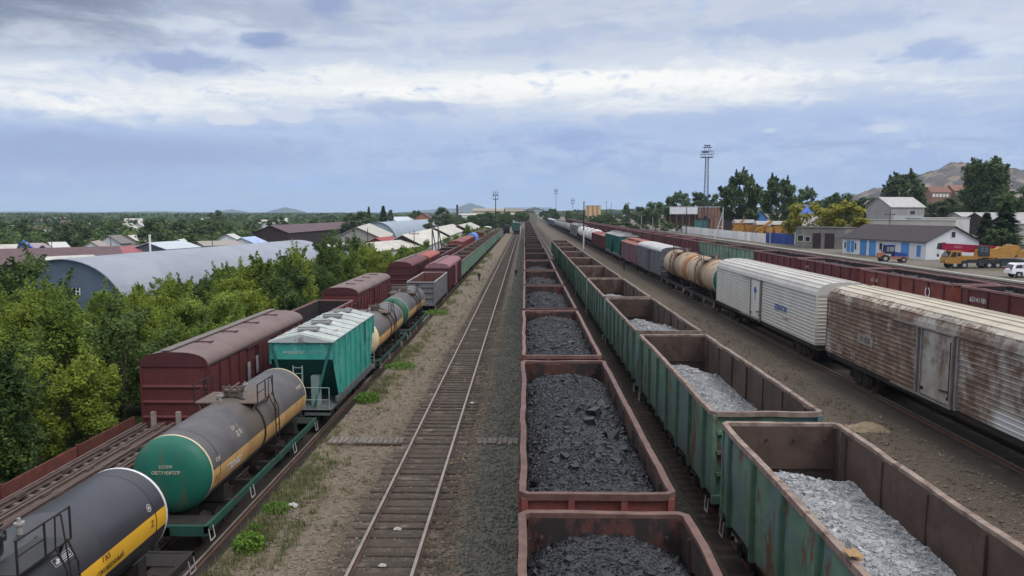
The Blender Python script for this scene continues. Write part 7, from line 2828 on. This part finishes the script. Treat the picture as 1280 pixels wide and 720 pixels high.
prof = [(0, .5), (-.02, .95), (.12, 1.12), (.35, 1.62), (.6, 1.76), (2.4, 1.78), (2.75, 1.7), (3.3, 1.16), (4.3, 1.02), (4.45, .85), (4.42, .45), (3.95, .42), (3.85, .75), (3.1, .75), (3.0, .38), (1.35, .38), (1.25, .75), (.5, .75), (.42, .45)]
bd = car_body(prof, -.93, .93, .06).build('body', carw, t)
for s in (-1, 1):
    b = MB()
    for poly in ([(.42, 1.15), (.58, 1.55), (1.25, 1.62), (1.25, 1.15)], [(1.33, 1.15), (1.33, 1.62), (2.05, 1.62), (2.05, 1.15)], [(2.13, 1.15), (2.13, 1.62), (2.45, 1.6), (2.95, 1.15)]):
        b.add([(x, s * (.925 - .16 * .93 * max(0, (z - 1.0) / .8) + .012), z) for x, z in poly], [(0, 1, 2, 3)])
    b.build('window', glass, bd)
    for x in (.88, 3.48):
        road_wheel(t, x, s * .83, .37, .24)
    b = MB(); b.box(2.65, 2.85, min(s * .93, s * 1.1), max(s * .93, s * 1.1), 1.12, 1.28); b.build('mirror', carw, bd)
    b = MB(); b.box(-.03, .08, min(s * .6, s * .88), max(s * .6, s * .88), .95, 1.2); b.build('tail_light', crimson, bd)
b = MB(); b.prism([(.1, 1.16), (.34, 1.58), (.3, 1.6), (.06, 1.18)], -.72, .72); b.build('rear_window', glass, bd)

# blue tractor with orange frame
q = P(1098, 327, 121)
t = thing('tractor', 'small blue tractor with orange wheels and frame before the workshop', 'tractor', (q.x, q.y, 1.02), R(-8))
trb = mat('tractor_blue', (.02, .06, .28), (.018, .045, .2), rough=.6, rust=(.1, .1, .12), rust_amt=.25, rust_scale=4)
tro = mat('tractor_orange', (.38, .16, .09), (.26, .11, .07), rough=.7)
b = MB()
b.prism([(2.1, .95), (2.0, 1.55), (2.4, 1.7), (3.9, 1.45), (4.1, 1.25), (4.1, .95)], -.62, .62)
b.build('bonnet', trb, t)
b = MB()
b.prism([(.75, 1.35), (.85, 2.7), (2.15, 2.7), (2.2, 1.35)], -.72, .72)
cb = b.build('cab', mat('navy_cab', (.02, .025, .07), (.018, .022, .06)), t)
b = MB()
for s in (-1, 1):
    b.box(.95, 1.3, s * .73 - .008, s * .73 + .008, 1.75, 2.5)
    b.box(1.4, 2.05, s * .73 - .008, s * .73 + .008, 1.75, 2.5)
b.build('window', mat('pale_glass', (.25, .28, .3), (.2, .23, .25), rough=.15), cb)
b = MB(); b.box(.7, 2.3, -.8, .8, 2.7, 2.8); b.build('cab_roof', trb, cb)
b = MB()
b.box(.2, 4.3, -.7, .7, .55, .95)
b.prism([(-.2, .8), (-.1, 1.5), (.7, 1.55), (.75, .8)], -.7, .7)
b.build('frame', tro, t)
for s in (-1, 1):
    road_wheel(t, .75, s * .8, .62, .4)
    road_wheel(t, 3.5, s * .8, .45, .3)
b = MB(); b.cyl((.55, .5, 1.5), (.55, .5, 2.9), .06, 8); b.build('exhaust', under, t)

# scraps lying between the rails
for k, (px_, py_, lab, m, s) in enumerate([(590, 500, 'small white scrap between the rails of the empty track, farthest of three', white, .14), (563, 574, 'small tan scrap between the rails beside the right rail', MATS['tan_sand'], .12),
                                            (497, 655, 'pale scrap beside the left rail of the empty track', concrete, .16), (478, 700, 'small pale stone left of the empty track at the bottom edge', concrete, .14), (366, 626, 'pale broken stone slab beside the tank wagon frame', concrete, .24)]):
    q = P(px_, py_, FPX * 8.85 / (py_ - 265))
    b = MB()
    b.grid(lambda u, v, k=k: ((u - .5) * s * 1.4, (v - .5) * s, .02 + s * .35 * math.sin(PI * u) * math.sin(PI * v) + s * .25 * noise.noise(Vector((u * 3, v * 3, k)))), 6, 5, smooth=False)
    b.grid(lambda u, v: ((u - .5) * s * 1.4, (v - .5) * s, -.05), 6, 5, flip=True)
    tag(b.build('scrap', m, None, (q.x, q.y, .03)), lab, 'scrap')

# low kerb strips of the yard road behind the open wagons
for k, (x, w_, lab) in enumerate([(51.3, .5, ''), (56.4, .6, '')]):
    b = MB()
    b.box(x - w_ / 2, x + w_ / 2, 40, 240, .8, 1.16)
    tag(b.build('kerb', concrete), kind='structure')

# ------------------------------------------------------------------ haze
b = MB()
b.box(-9400, 9400, -300, 9400, -60, 190)
hz = bpy.data.materials.new('haze')
hz.use_nodes = True
ht = hz.node_tree
ht.nodes.remove(ht.nodes['Principled BSDF'])
pv = ht.nodes.new('ShaderNodeVolumePrincipled')
pv.inputs['Color'].default_value = (.66, .82, 1.0, 1)
pv.inputs['Density'].default_value = .0001
ht.links.new(pv.outputs[0], ht.nodes['Material Output'].inputs['Volume'])
tag(b.build('haze', hz), kind='stuff')

# lettering is turned from font curves into plain meshes
bpy.context.view_layer.update()
dg = bpy.context.evaluated_depsgraph_get()
for o in [q for q in bpy.data.objects if q.type == 'FONT']:
    me = bpy.data.meshes.new_from_object(o.evaluated_get(dg))
    n_ = o.name
    o.name = 'old'
    k = bpy.data.objects.new(n_, me)
    C.objects.link(k)
    k.parent = o.parent
    k.location, k.rotation_euler, k.scale = o.location, o.rotation_euler, o.scale
    bpy.data.objects.remove(o)
